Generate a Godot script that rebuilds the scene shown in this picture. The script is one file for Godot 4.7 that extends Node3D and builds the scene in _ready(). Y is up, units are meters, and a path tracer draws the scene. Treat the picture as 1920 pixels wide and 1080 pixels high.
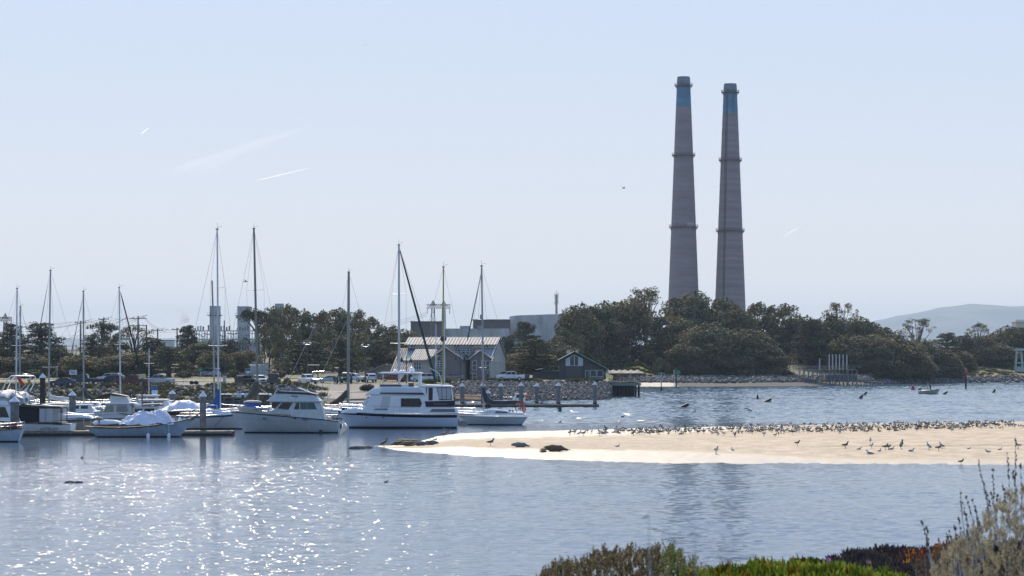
extends Node3D
# Harbour with a long sand bar, moored boats and two tall chimneys. y up, metres; the lens stands at x = 0, z = 0, EYE above the water and looks along -z.
const F := 5000.0
const EYE := 8.3
var R := RandomNumberGenerator.new()
var M := {}
var N1 := FastNoiseLite.new()
var N2 := FastNoiseLite.new()

func _ready() -> void:
	R.seed = 11
	N1.seed = 3
	N1.frequency = 1.0
	N1.fractal_octaves = 2
	N2.seed = 8
	N2.frequency = 1.0
	N2.fractal_octaves = 3
	camera_sky_sun()
	materials()
	setting()
	far_works()
	woods()
	buildings()
	shore_things()
	boats()
	birds_and_seals()
	near_bank()

func camera_sky_sun() -> void:
	var cam := Camera3D.new()
	cam.name = "camera"
	cam.projection = Camera3D.PROJECTION_FRUSTUM
	var lens := CameraAttributesPhysical.new()
	lens.frustum_focal_length = 100.0
	lens.frustum_focus_distance = 330.0
	lens.frustum_near = 1.0
	lens.frustum_far = 60000.0
	lens.exposure_aperture = 9.0
	cam.attributes = lens
	cam.near = 1.0
	cam.far = 60000.0
	cam.size = 1080.0 / F
	cam.frustum_offset = Vector2(0, (668.0 - 540.0) / F)
	cam.position = Vector3(0, EYE, 0)
	add_child(cam)
	cam.current = true
	var env := Environment.new()
	env.background_mode = Environment.BG_SKY
	env.tonemap_mode = Environment.TONE_MAPPER_LINEAR
	env.tonemap_exposure = 1.13
	env.sdfgi_enabled = true
	env.ssao_enabled = true
	env.ssil_enabled = true
	env.fog_enabled = true
	env.fog_density = 0.000065
	env.fog_light_color = Color(0.85, 0.93, 1.0)
	env.volumetric_fog_enabled = true
	env.volumetric_fog_density = 0.0
	var sky := Sky.new()
	var sm := PanoramaSkyMaterial.new()
	sm.panorama = ImageTexture.create_from_image(sky_picture())
	sky.sky_material = sm
	env.sky = sky
	var we := WorldEnvironment.new()
	we.name = "air"
	we.environment = env
	add_child(we)
	var sun := DirectionalLight3D.new()
	sun.name = "sun"
	sun.light_energy = 1.55
	sun.light_color = Color(1.0, 0.935, 0.83)
	sun.light_angular_distance = 0.5
	sun.shadow_enabled = true
	var az := deg_to_rad(SUN_AZ)
	var el := deg_to_rad(SUN_EL)
	var to_sun := Vector3(sin(az) * cos(el), sin(el), -cos(az) * cos(el))
	add_child(sun)
	sun.look_at_from_position(Vector3.ZERO, -to_sun, Vector3.UP)

const SUN_AZ := -9.0
const SUN_EL := 40.0

func sky_picture() -> Image:
	var w := 1024
	var h := 512
	var im := Image.create_empty(w, h, false, Image.FORMAT_RGBF)
	var az0 := deg_to_rad(SUN_AZ)
	var el0 := deg_to_rad(SUN_EL)
	var s := Vector3(sin(az0) * cos(el0), sin(el0), -cos(az0) * cos(el0))
	for j in h:
		var el := PI * (0.5 - (j + 0.5) / h)
		for i in w:
			var az := TAU * (i + 0.5) / w
			var d := Vector3(sin(az) * cos(el), sin(el), -cos(az) * cos(el))
			var t := clampf(el / (PI / 2), 0, 1)
			var low := exp(-t * 11.0)
			var c := Color(0.25, 0.46, 0.92).lerp(Color(0.49, 0.62, 0.83), exp(-t * 2.4))
			c = c.lerp(Color(0.80, 0.83, 0.855), low * 0.93)
			var away := 0.5 - 0.5 * d.dot(Vector3(s.x, 0, s.z).normalized())
			var haze := exp(-absf(el) / deg_to_rad(2.4))
			c = Color(c.r + 0.32 * haze, c.g + 0.19 * haze, c.b + 0.03 * haze)
			c = c * 0.985 * lerpf(1.0, 0.74, smoothstep(0.0, 0.8, away))
			c.r *= lerpf(1.0, 0.82, away)
			c.b *= lerpf(1.0, 1.14, away)
			var g := pow(maxf(0, d.dot(s)), 18.0) * 0.55
			var wide := pow(maxf(0, d.dot(s)), 5.0) * 0.26 * smoothstep(0.10, 0.40, el)
			c += Color(g + wide * 0.8, g * 0.97 + wide, g * 0.9 + wide * 1.15)
			if el < 0:
				c = Color(0.30, 0.36, 0.42)
			im.set_pixel(i, j, c)
	return im

# ---------------------------------------------------------------- places
func P(px: float, py: float, d: float) -> Vector3:
	return Vector3((px - 960.0) / F * d, EYE - (py - 668.0) / F * d, -d)

func WD(py: float) -> float:
	return EYE * F / (py - 668.0)

func lin(tab: Array, x: float) -> float:
	if x <= tab[0][0]:
		return tab[0][1]
	for i in range(1, tab.size()):
		if x <= tab[i][0]:
			return lerpf(tab[i - 1][1], tab[i][1], (x - tab[i - 1][0]) / (tab[i][0] - tab[i - 1][0]))
	return tab[-1][1]

func px_poly(a: Array, cx: float, wy: float, d: float) -> PackedVector2Array:
	var out := PackedVector2Array()
	for i in range(0, a.size(), 2):
		out.append(Vector2((a[i] - cx) / F * d, (wy - a[i + 1]) / F * d))
	return out

# ---------------------------------------------------------------- meshes
class MB:
	var v := PackedVector3Array()
	var n := PackedVector3Array()
	var c := PackedColorArray()
	var uv := PackedVector2Array()
	var col := Color.WHITE
	func tri(a: Vector3, b: Vector3, d: Vector3) -> void:
		var m := (b - a).cross(d - a).normalized()
		v.append(a)
		v.append(d)
		v.append(b)
		for i in 3:
			n.append(m)
			c.append(col)
	func quad(a: Vector3, b: Vector3, d: Vector3, e: Vector3) -> void:
		tri(a, b, d)
		tri(a, d, e)
	func box(at: Vector3, s: Vector3, b := Basis()) -> void:
		var h := s * 0.5
		var p := []
		for k in 8:
			p.append(at + b * Vector3(h.x if k & 1 else -h.x, h.y if k & 2 else -h.y, h.z if k & 4 else -h.z))
		quad(p[4], p[5], p[7], p[6])
		quad(p[1], p[0], p[2], p[3])
		quad(p[5], p[1], p[3], p[7])
		quad(p[0], p[4], p[6], p[2])
		quad(p[6], p[7], p[3], p[2])
		quad(p[0], p[1], p[5], p[4])
	# rows of points; seen from outside, rows run upwards and columns to the right
	func grid(rows: Array, closed := false, smooth := true) -> void:
		var nr := rows.size()
		var nc: int = rows[0].size()
		var ns := []
		if smooth:
			for i in nr:
				var line := PackedVector3Array()
				for j in nc:
					var jl: int = (j - 1 + nc) % nc if closed else maxi(j - 1, 0)
					var jr: int = (j + 1) % nc if closed else mini(j + 1, nc - 1)
					var du: Vector3 = rows[i][jr] - rows[i][jl]
					var dv: Vector3 = rows[mini(i + 1, nr - 1)][j] - rows[maxi(i - 1, 0)][j]
					var m := du.cross(dv)
					line.append(m.normalized() if m.length_squared() > 1e-14 else Vector3.UP)
				ns.append(line)
		for i in nr - 1:
			for j in (nc if closed else nc - 1):
				var k := (j + 1) % nc
				var a: Vector3 = rows[i][j]
				var b: Vector3 = rows[i][k]
				var d: Vector3 = rows[i + 1][k]
				var e: Vector3 = rows[i + 1][j]
				if not smooth:
					quad(a, b, d, e)
					continue
				v.append_array([a, d, b, a, e, d])
				n.append_array([ns[i][j], ns[i + 1][k], ns[i][k], ns[i][j], ns[i + 1][j], ns[i + 1][k]])
				for q in 6:
					c.append(col)
	func tube(pts: Array, radii: Array, sides := 6, caps := true) -> void:
		var rows := []
		var side := Vector3.ZERO
		for i in pts.size():
			var t: Vector3 = (pts[mini(i + 1, pts.size() - 1)] - pts[maxi(i - 1, 0)]).normalized()
			if side == Vector3.ZERO:
				side = t.cross(Vector3.FORWARD if absf(t.z) < 0.9 else Vector3.RIGHT).normalized()
			side = (side - t * side.dot(t)).normalized()
			var up := t.cross(side)
			var ring := PackedVector3Array()
			var r: float = radii[mini(i, radii.size() - 1)]
			for k in sides:
				var a := TAU * k / sides
				ring.append(pts[i] + (side * cos(a) + up * sin(a)) * r)
			rows.append(ring)
		grid(rows, true)
		if caps:
			for k in range(1, sides - 1):
				tri(rows[0][0], rows[0][k + 1], rows[0][k])
				tri(rows[-1][0], rows[-1][k], rows[-1][k + 1])
	func rod(a: Vector3, b: Vector3, r: float, sides := 5) -> void:
		tube([a, b], [r], sides)
	func ball(at: Vector3, r: Vector3, seg := 10, rings := 7) -> void:
		var rows := []
		for i in rings + 1:
			var e := -PI / 2 + PI * i / rings
			var ring := PackedVector3Array()
			for k in seg:
				var a := -TAU * k / seg
				ring.append(at + Vector3(cos(a) * cos(e), sin(e), sin(a) * cos(e)) * r)
			rows.append(ring)
		grid(rows, true)
	func prism(poly: PackedVector2Array, z0: float, z1: float, bevel := 0.0) -> void:
		var p := poly
		if Geometry2D.is_polygon_clockwise(p):
			p = PackedVector2Array()
			for i in range(poly.size() - 1, -1, -1):
				p.append(poly[i])
		var k := p.size()
		var inner := PackedVector2Array()
		for i in k:
			var e0 := (p[i] - p[(i - 1 + k) % k]).normalized()
			var e1 := (p[(i + 1) % k] - p[i]).normalized()
			inner.append(p[i] + (Vector2(-e0.y, e0.x) + Vector2(-e1.y, e1.x)) * bevel * 0.6)
		var layers := [[p, z0], [p, z1]]
		if bevel > 0:
			layers = [[inner, z0], [p, z0 + bevel], [p, z1 - bevel], [inner, z1]]
		for l in layers.size() - 1:
			var a: PackedVector2Array = layers[l][0]
			var b: PackedVector2Array = layers[l + 1][0]
			for i in k:
				var j := (i + 1) % k
				quad(Vector3(a[i].x, a[i].y, layers[l][1]), Vector3(a[j].x, a[j].y, layers[l][1]), Vector3(b[j].x, b[j].y, layers[l + 1][1]), Vector3(b[i].x, b[i].y, layers[l + 1][1]))
		var t := Geometry2D.triangulate_polygon(p)
		var f: PackedVector2Array = layers[-1][0]
		for i in range(0, t.size(), 3):
			var q := [f[t[i]], f[t[i + 1]], f[t[i + 2]]]
			if (q[1] - q[0]).cross(q[2] - q[0]) < 0:
				q = [q[0], q[2], q[1]]
			tri(Vector3(q[0].x, q[0].y, z1), Vector3(q[1].x, q[1].y, z1), Vector3(q[2].x, q[2].y, z1))
			tri(Vector3(q[0].x, q[0].y, z0), Vector3(q[2].x, q[2].y, z0), Vector3(q[1].x, q[1].y, z0))
	# turn every face that looks down: for cloths laid over things
	func face_up() -> void:
		for i in range(0, v.size(), 3):
			if n[i].y + n[i + 1].y + n[i + 2].y < 0:
				var q := v[i + 1]
				v[i + 1] = v[i + 2]
				v[i + 2] = q
				q = n[i + 1]
				n[i + 1] = n[i + 2]
				n[i + 2] = q
				for k in 3:
					n[i + k] = -n[i + k]
	func mesh() -> ArrayMesh:
		var arr := []
		arr.resize(Mesh.ARRAY_MAX)
		arr[Mesh.ARRAY_VERTEX] = v
		arr[Mesh.ARRAY_NORMAL] = n
		arr[Mesh.ARRAY_COLOR] = c
		if uv.size() == v.size():
			arr[Mesh.ARRAY_TEX_UV] = uv
		var m := ArrayMesh.new()
		m.add_surface_from_arrays(Mesh.PRIMITIVE_TRIANGLES, arr)
		return m

func thing(called: String, label: String, category: String, at := Vector3.ZERO, turn := 0.0, group := "") -> Node3D:
	var o := Node3D.new()
	o.name = called
	add_child(o, true)
	o.position = at
	o.rotation.y = turn
	tag(o, label, category, group)
	return o

func tag(o: Node, label: String, category: String, group := "") -> void:
	o.set_meta("label", label)
	o.set_meta("category", category)
	if group:
		o.set_meta("group", group)

func part(b: MB, called: String, m: Material, parent: Node) -> MeshInstance3D:
	var o := MeshInstance3D.new()
	o.name = called
	o.mesh = b.mesh()
	o.material_override = m
	parent.add_child(o, true)
	return o

func lone(b: MB, called: String, m: Material, label: String, category: String, at := Vector3.ZERO, turn := 0.0, group := "") -> MeshInstance3D:
	var o := part(b, called, m, self)
	o.position = at
	o.rotation.y = turn
	tag(o, label, category, group)
	return o

func ground_piece(b: MB, called: String, m: Material, kind := "structure", parent: Node = self) -> MeshInstance3D:
	var o := part(b, called, m, parent)
	o.set_meta("kind", kind)
	return o

func copy_of(o: Node3D, at: Vector3, turn: float, label: String, group := "") -> Node3D:
	var r: Node3D = o.duplicate()
	r.name = o.name
	add_child(r, true)
	r.position = at
	r.rotation.y = turn
	r.set_meta("label", label)
	if group:
		r.set_meta("group", group)
	return r

func many(called: String, mesh: Mesh, m: Material, places: Array, parent: Node, colors := []) -> MultiMeshInstance3D:
	var mm := MultiMesh.new()
	mm.transform_format = MultiMesh.TRANSFORM_3D
	mm.use_colors = colors.size() > 0
	mm.mesh = mesh
	mm.instance_count = places.size()
	for i in places.size():
		mm.set_instance_transform(i, places[i])
		if colors:
			mm.set_instance_color(i, colors[i])
	var o := MultiMeshInstance3D.new()
	o.name = called
	o.multimesh = mm
	o.material_override = m
	o.set_meta("kind", "stuff")
	parent.add_child(o, true)
	return o

func mat(key: String, c := Color(0.5, 0.5, 0.5), rough := 0.6, metal := 0.0, grain := 0.0, scale := Vector3.ONE) -> StandardMaterial3D:
	if M.has(key):
		return M[key]
	var m := StandardMaterial3D.new()
	m.resource_name = key
	m.albedo_color = c.linear_to_srgb()
	m.roughness = rough
	m.metallic = metal
	if grain > 0:
		var g := Gradient.new()
		g.set_color(0, Color.WHITE.darkened(grain))
		g.set_color(1, Color.WHITE)
		m.albedo_texture = noise_picture(g, 0.02, 5)
		m.uv1_triplanar = true
		m.uv1_world_triplanar = true
		m.uv1_scale = scale
	M[key] = m
	return m

var pictures := {}
func noise_picture(g: Gradient, freq: float, oct: int, as_normal := 0.0, size := 256, noise_seed := 4) -> NoiseTexture2D:
	var key := "%s %s %s %s %s" % [g.colors if g else 0, freq, oct, as_normal, size]
	if pictures.has(key):
		return pictures[key]
	var n := FastNoiseLite.new()
	n.seed = noise_seed
	n.frequency = freq
	n.fractal_octaves = oct
	var t := NoiseTexture2D.new()
	t.width = size
	t.height = size
	t.seamless = true
	t.noise = n
	if as_normal > 0:
		t.as_normal_map = true
		t.bump_strength = as_normal
	elif g:
		t.color_ramp = g
	pictures[key] = t
	return t

func glass_pane(key: String, a := 0.5, c := Color(0.02, 0.03, 0.035)) -> StandardMaterial3D:
	if M.has(key):
		return M[key]
	var m := mat(key, c, 0.06)
	m.transparency = BaseMaterial3D.TRANSPARENCY_ALPHA
	m.albedo_color.a = a
	return m

func tinted(key: String, rough := 0.8, back := 0.0) -> StandardMaterial3D:
	if M.has(key):
		return M[key]
	var m := mat(key, Color.WHITE, rough)
	m.vertex_color_use_as_albedo = true
	if back > 0:
		m.backlight_enabled = true
		m.backlight = Color(back, back, back)
		m.cull_mode = BaseMaterial3D.CULL_DISABLED
	return m

func materials() -> void:
	mat("white_paint", Color(0.78, 0.79, 0.8), 0.35)
	mat("white_cover", Color(0.75, 0.74, 0.76), 0.8)
	mat("cream_paint", Color(0.6, 0.56, 0.46), 0.5)
	mat("black_paint", Color(0.012, 0.012, 0.014), 0.3)
	mat("navy", Color(0.015, 0.022, 0.05), 0.4)
	mat("dark_glass", Color(0.008, 0.009, 0.012), 0.05)
	mat("steel", Color(0.55, 0.56, 0.58), 0.35, 0.8)
	mat("mast_metal", Color(0.34, 0.34, 0.34), 0.5, 0.2)
	mat("wire", Color(0.09, 0.09, 0.1), 0.5)
	mat("rubber", Color(0.015, 0.015, 0.015), 0.8)
	mat("dock_wood", Color(0.34, 0.30, 0.24), 0.8, 0.0, 0.5, Vector3(0.3, 2.0, 1.2))
	mat("dark_wood", Color(0.06, 0.045, 0.035), 0.8, 0.0, 0.4, Vector3(0.6, 0.6, 0.6))
	mat("pile_concrete", Color(0.27, 0.26, 0.245), 0.8, 0.0, 0.4, Vector3(0.5, 0.2, 0.5))
	mat("concrete", Color(0.36, 0.35, 0.33), 0.85, 0.0, 0.4, Vector3(0.06, 0.015, 0.06))
	mat("asphalt", Color(0.13, 0.12, 0.115), 0.85, 0.0, 0.3, Vector3(0.2, 0.2, 0.2))
	mat("orange", Color(0.8, 0.13, 0.02), 0.5)

const SHORE := [[-500, 415], [0, 422], [240, 430], [440, 438], [600, 452], [640, 452], [740, 468], [800, 488], [860, 496], [1000, 502], [1080, 503], [1120, 505], [1143, 511], [1149, 560], [1156, 715], [1164, 727], [1212, 728], [1300, 728], [1420, 735], [1600, 762], [1640, 785], [1800, 832], [1920, 852], [2500, 930]]
const BANK_W := [[-500, 26], [560, 26], [620, 14], [740, 14], [800, 20], [1140, 18], [1149, 18], [1164, 26], [1240, 26], [1620, 26], [1700, 18], [2500, 18]]
const BANK_H := [[-500, 3.2], [560, 3.1], [620, 1.9], [740, 2.0], [800, 3.2], [900, 3.4], [1140, 3.2], [1150, 2.6], [1166, 2.3], [1240, 2.3], [1620, 2.3], [1760, 2.0], [2500, 2.2]]
const BACK_H := [[-500, 3.4], [560, 3.4], [1140, 3.6], [1160, 4.2], [1240, 6.0], [1700, 6.0], [1800, 5.6], [2500, 6.2]]

func land(px: float, off: float) -> Vector3:
	var d := lin(SHORE, px) + off
	var w := lin(BANK_W, px)
	var h := lin(BANK_H, px)
	var y := 0.0
	if off < 0:
		y = off * 0.12
	elif off < w:
		y = h * pow(off / w, 0.85)
	else:
		y = lerpf(h, lin(BACK_H, px), smoothstep(0, 1, (off - w) / 75.0)) + maxf(0, off - 200) * 0.004
		if px > 1120 and px < 1330 and off > w:   # the grassy knoll behind the restaurant
			y += 3.7 * exp(-pow((px - 1192) / 34.0, 2)) * exp(-pow((off - w - 20.0) / 16.0, 2))
	return Vector3((px - 960.0) / F * d, y, -d)

# the distance behind the shoreline at which the ground shows at this height of the picture
func land_at(px: float, py: float) -> Vector3:
	var best := land(px, 30)
	var low := 1e9
	for i in 260:
		var q := land(px, 2.0 + i)
		var e := absf(EYE - (py - 668.0) / F * -q.z - q.y)
		if e < low:
			low = e
			best = q
	return best

func strip(called: String, px0: float, px1: float, offs: Array, lift: float, m: Material, kind := "structure", verge := false) -> MeshInstance3D:
	var b := MB.new()
	var rows := []
	var n := maxi(2, int((px1 - px0) / 20.0))
	for o in offs:
		var row := PackedVector3Array()
		for i in n + 1:
			var px := lerpf(px0, px1, float(i) / n)
			row.append(land(px, lin(BANK_W, px) + o) + Vector3(0, lift, 0))
		rows.append(row)
	b.grid(rows)
	if verge:
		for i in b.v.size():
			b.c[i] = Color(0.10, 0.12, 0.03).lerp(Color(0.22, 0.2, 0.04), clampf(0.5 + N2.get_noise_2d(b.v[i].x * 0.1, b.v[i].z * 0.3), 0, 1))
	return ground_piece(b, called, m, kind)

func setting() -> void:
	water()
	sand_bar()
	# the land behind the harbour
	var b := MB.new()
	var rows := []
	for o in [-14, -4, 0, 3, 6, 10, 14, 18, 22, 26, 30, 36, 44, 54, 66, 80, 100, 130, 180, 260, 400, 700, 1200, 2200, 4000, 7000]:
		var row := PackedVector3Array()
		var px := -500.0
		while px <= 2500:
			var q := land(px, o)
			if o > 4 and o < 400:
				q.y += N2.get_noise_2d(q.x * 0.06, q.z * 0.06) * 0.25
			row.append(q)
			px += 20 if px < 1100 or px >= 1220 else 5
		rows.append(row)
	b.grid(rows)
	for i in b.v.size():
		var q := b.v[i]
		var k := N2.get_noise_2d(q.x * 0.05, q.z * 0.05) + 0.5 * N2.get_noise_2d(q.x * 0.3, q.z * 0.3)
		var px := q.x / -q.z * F + 960
		var off := -q.z - lin(SHORE, px)
		var c := Color(0.13, 0.115, 0.085).lerp(Color(0.09, 0.10, 0.035), clampf(0.5 + k, 0, 1))
		if off < 1.2 and off > -20 and px > 1190:
			c = Color(0.11, 0.088, 0.065)
		elif off < lin(BANK_W, px):
			c = Color(0.075, 0.07, 0.06).lerp(Color(0.12, 0.115, 0.035), clampf(0.4 + k * 1.2, 0, 1) if px < 620 else 0.0)
		elif px > 1120 and px < 1330 and off < 110:
			c = Color(0.13, 0.17, 0.025).lerp(Color(0.2, 0.19, 0.05), clampf(0.4 + k, 0, 1))
		elif px > 1740 and off < 110:
			c = Color(0.09, 0.10, 0.035).lerp(Color(0.22, 0.14, 0.06), clampf(0.3 + k * 1.3, 0, 1))
		b.c[i] = c
	ground_piece(b, "ground", tinted("soil", 0.95))
	strip("parking_lot", -200, 790, [9, 20, 32, 46], 0.09, M.asphalt)
	strip("boat_ramp", 592, 745, [-9, -2, 4, 9.2], 0.13, mat("ramp_concrete", Color(0.27, 0.235, 0.2), 0.85, 0.0, 0.3, Vector3(0.2, 0.2, 0.2)))
	strip("kerb", -200, 590, [8.6, 8.7, 9.1, 9.2], 0.16, mat("pale_kerb", Color(0.4, 0.37, 0.33), 0.8))
	strip("road", -300, 620, [72, 78, 84], 0.10, mat("road_grey", Color(0.2, 0.185, 0.165), 0.8, 0.0, 0.3, Vector3(0.2, 0.2, 0.2)))
	strip("grass_verge", -300, 620, [47, 56, 64, 71], 0.12, tinted("verge", 0.95), "stuff", true)
	strip("bank_top_grass", 800, 1125, [-1.5, 2, 5, 9], 0.08, tinted("verge", 0.95), "stuff", true)
	strip("quay_road", 795, 1100, [9.5, 16, 26], 0.1, M.asphalt)
	strip("far_shore_road", 1700, 2300, [58, 62, 66], 0.12, mat("far_road", Color(0.36, 0.35, 0.32), 0.85))
	# sand showing under the far stones
	strip("far_beach", 1166, 1266, [-27.5, -22, -17], 0.1, mat("pale_sand", Color(0.46, 0.40, 0.32), 0.7, 0.0, 0.3, Vector3(0.3, 0.3, 0.3)))
	hills()

func hills() -> void:
	var ridge := [[-400, 636], [600, 634], [1200, 628], [1500, 634], [1600, 622], [1640, 602], [1700, 590], [1740, 583], [1760, 577], [1790, 574], [1820, 571], [1870, 573], [1920, 575], [2000, 579], [2200, 600], [2600, 620]]
	var b := MB.new()
	var rows := []
	for k in 26:
		var s := k / 18.0
		var d := 13000.0 + 4000.0 * s
		var row := PackedVector3Array()
		for i in 151:
			var px := lerpf(-400, 2600, i / 150.0)
			var top := EYE - (lin(ridge, px) - 668.0) / F * 17000.0
			var x := (px - 960.0) / F * d
			var g := 1.0 - absf(N1.get_noise_2d(x * 0.0011, d * 0.0004)) * 0.5 * (1.0 - s if s < 1 else 0.0)
			var y := top * sin(clampf(s, 0, 1) * PI / 2) * g if s <= 1 else top * (1.0 - (s - 1.0) * 1.2)
			y += N2.get_noise_2d(x * 0.01, d * 0.01) * 7.0
			row.append(Vector3(x, y, -d))
		rows.append(row)
	b.grid(rows)
	for i in b.v.size():
		var k := N2.get_noise_2d(b.v[i].x * 0.002, b.v[i].z * 0.002)
		b.c[i] = Color(0.04, 0.055, 0.05).lerp(Color(0.14, 0.125, 0.10), clampf(0.45 + k * 1.4, 0, 1))
	ground_piece(b, "hills", tinted("soil", 0.95))

# ---------------------------------------------------------------- water
func lee(x: float, d: float) -> float:
	return smoothstep(830, 690, x / d * F + 960.0) * smoothstep(190, 235, d) * smoothstep(345, 320, d)

func chop(x: float, d: float) -> float:
	var px := x / d * F + 960.0
	var a := 1.0 - 0.8 * lee(x, d)
	a *= lerpf(1.5, 1.0, smoothstep(0.0, -12.0, x)) if d < 230 else 1.0
	a *= 0.75 + 0.7 * N2.get_noise_2d(x * 0.012 + 40, d * 0.03)
	if px > 700:
		a *= lerpf(0.6, 1.0, smoothstep(0, 16, absf(d - lin(NEAR_EDGE, px)))) if d < 215 else 1.0
	return maxf(a, 0.03)

# small ripples with, here and there, a steeper wavelet that can throw the sun to the eye
func ripples(ripple: float, wavelet: float, rare: float) -> ImageTexture:
	var n := FastNoiseLite.new()
	n.seed = 21
	n.frequency = 0.022
	n.fractal_octaves = 3
	var a := n.get_seamless_image(340, 1024)
	a.resize(1024, 1024, Image.INTERPOLATE_CUBIC)
	n.seed = 5
	n.frequency = 0.05
	n.fractal_octaves = 1
	var b := n.get_seamless_image(256, 1024)
	b.resize(1024, 1024, Image.INTERPOLATE_CUBIC)
	var pa := a.get_data()
	var pb := b.get_data()
	var out := PackedFloat32Array()
	out.resize(pa.size())
	for i in pa.size():
		var k := maxf(0.0, pb[i] / 255.0 - rare)
		out[i] = pa[i] / 255.0 * ripple + k * k * wavelet
	var im := Image.create_from_data(1024, 1024, false, Image.FORMAT_RF, out.to_byte_array())
	im.bump_map_to_normal_map(1.0)
	return ImageTexture.create_from_image(im)

const CHOP := 0.17

func water() -> void:
	var m := mat("water_surface", Color(0.04, 0.072, 0.115), 0.085)
	m.metallic_specular = 0.42
	m.normal_enabled = true
	m.normal_texture = ripples(1.3, 22.0, 0.66)
	m.normal_scale = 1.12
	var b := MB.new()
	var rows := []
	var amps := []
	var d := 86.0
	while d < 960.0:
		var row := PackedVector3Array()
		var line := PackedFloat32Array()
		for i in 441:
			var px := lerpf(-330, 2330, i / 440.0)
			var x := (px - 960.0) / F * d
			var a := chop(x, d)
			var y := a * (0.035 * N1.get_noise_2d(x * 0.55, d * 1.1) + 0.03 * N2.get_noise_2d(x * 0.16 + d * 0.05, d * 0.35))
			if d > 318:   # short steep chop where the wind reaches the channel
				y += smoothstep(318, 350, d) * CHOP * N1.get_noise_2d(x * 0.3, d * 0.62) * (0.8 + 0.6 * N2.get_noise_2d(x * 0.012 + 40, d * 0.02))
			row.append(Vector3(x, y, -d))
		rows.append(row)
		d += minf(0.24 * pow(d / 100.0, 1.45), 0.85)
	b.grid(rows)
	# where the moored boats keep the wind off, ragged patches of smoother water
	var rough := MB.new()
	var calm := MB.new()
	var far := MB.new()
	for i in range(0, b.v.size(), 6):
		var q := b.v[i]
		var to := far if -q.z > 322 + 14.0 * N2.get_noise_2d(q.x * 0.03, q.z * 0.2) else calm if lee(q.x, -q.z) + 0.55 * N2.get_noise_2d(q.x * 0.05, q.z * 0.3) > 0.5 else rough
		for k in 6:
			to.v.append(b.v[i + k])
			to.n.append(b.n[i + k])
			to.c.append(Color.WHITE)
			to.uv.append(Vector2(b.v[i + k].x / 12.5, b.v[i + k].z / 7.0) / (5.5 if to == far else 1.0))
	ground_piece(rough, "water", m)
	var wind: StandardMaterial3D = m.duplicate()
	wind.normal_texture = ripples(0.55, 40.0, 0.64)
	wind.normal_scale = 1.0
	wind.albedo_color = Color(0.055, 0.105, 0.15).linear_to_srgb()
	ground_piece(far, "channel_water", wind)
	var still: StandardMaterial3D = m.duplicate()
	still.normal_scale = 0.3
	ground_piece(calm, "calm_water", still)
	var s := MB.new()
	for q in [[-5000, -1.0, 5000, 9000.0]]:
		var big := []
		for k in 13:
			var row := PackedVector3Array()
			for i in 13:
				row.append(Vector3(-3000 + 500.0 * i, -0.12, 400 - 250.0 * k))
			big.append(row)
		s.grid(big)
	s.uv.resize(s.v.size())
	for i in s.v.size():
		s.uv[i] = Vector2(s.v[i].x / 17.0, s.v[i].z / 9.0)
	ground_piece(s, "outer_water", m)

# ---------------------------------------------------------------- sand
const NEAR_EDGE := [[706, 246], [740, 236], [800, 228.5], [900, 219], [1000, 213], [1100, 209], [1250, 205], [1500, 203], [1920, 200], [2500, 195]]
const FAR_EDGE := [[706, 247], [740, 252], [775, 259], [800, 268], [830, 281], [860, 288], [920, 293], [1000, 297], [1080, 301], [1200, 309], [1350, 316], [1500, 322], [1700, 332], [1920, 342], [2500, 370]]

func sand_y(px: float, t: float) -> float:
	var wide := smoothstep(706, 900, px)
	var near := smoothstep(0.0, 0.32, t)
	var far := smoothstep(1.0, 0.55, t) if px < 1300 else smoothstep(1.0, 0.8, t)
	var y := -0.10 + (0.12 + 0.34 * wide * near) * smoothstep(-0.02, 0.05, t) * lerpf(0.3, 1.0, far) * smoothstep(1.03, 0.97, t)
	return y

func sand(px: float, t: float) -> Vector3:
	var d := lerpf(lin(NEAR_EDGE, px), lin(FAR_EDGE, px), t)
	d += N2.get_noise_2d(px * 0.012, 3.0) * 1.6 * (1.0 if t < 0.5 else 2.0) * smoothstep(720, 800, px)
	return Vector3((px - 960.0) / F * d, sand_y(px, t), -d)

# a point of the dry sand at a place of the picture
func sand_at(px: float, py: float) -> Vector3:
	var best := Vector3.ZERO
	var low := 1e9
	for i in 101:
		var q := sand(px, i / 100.0)
		q.y = maxf(q.y, 0.0)
		var e := absf(EYE + (py - 668.0) / F * q.z - q.y)
		if e < low:
			low = e
			best = q
	return best

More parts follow.
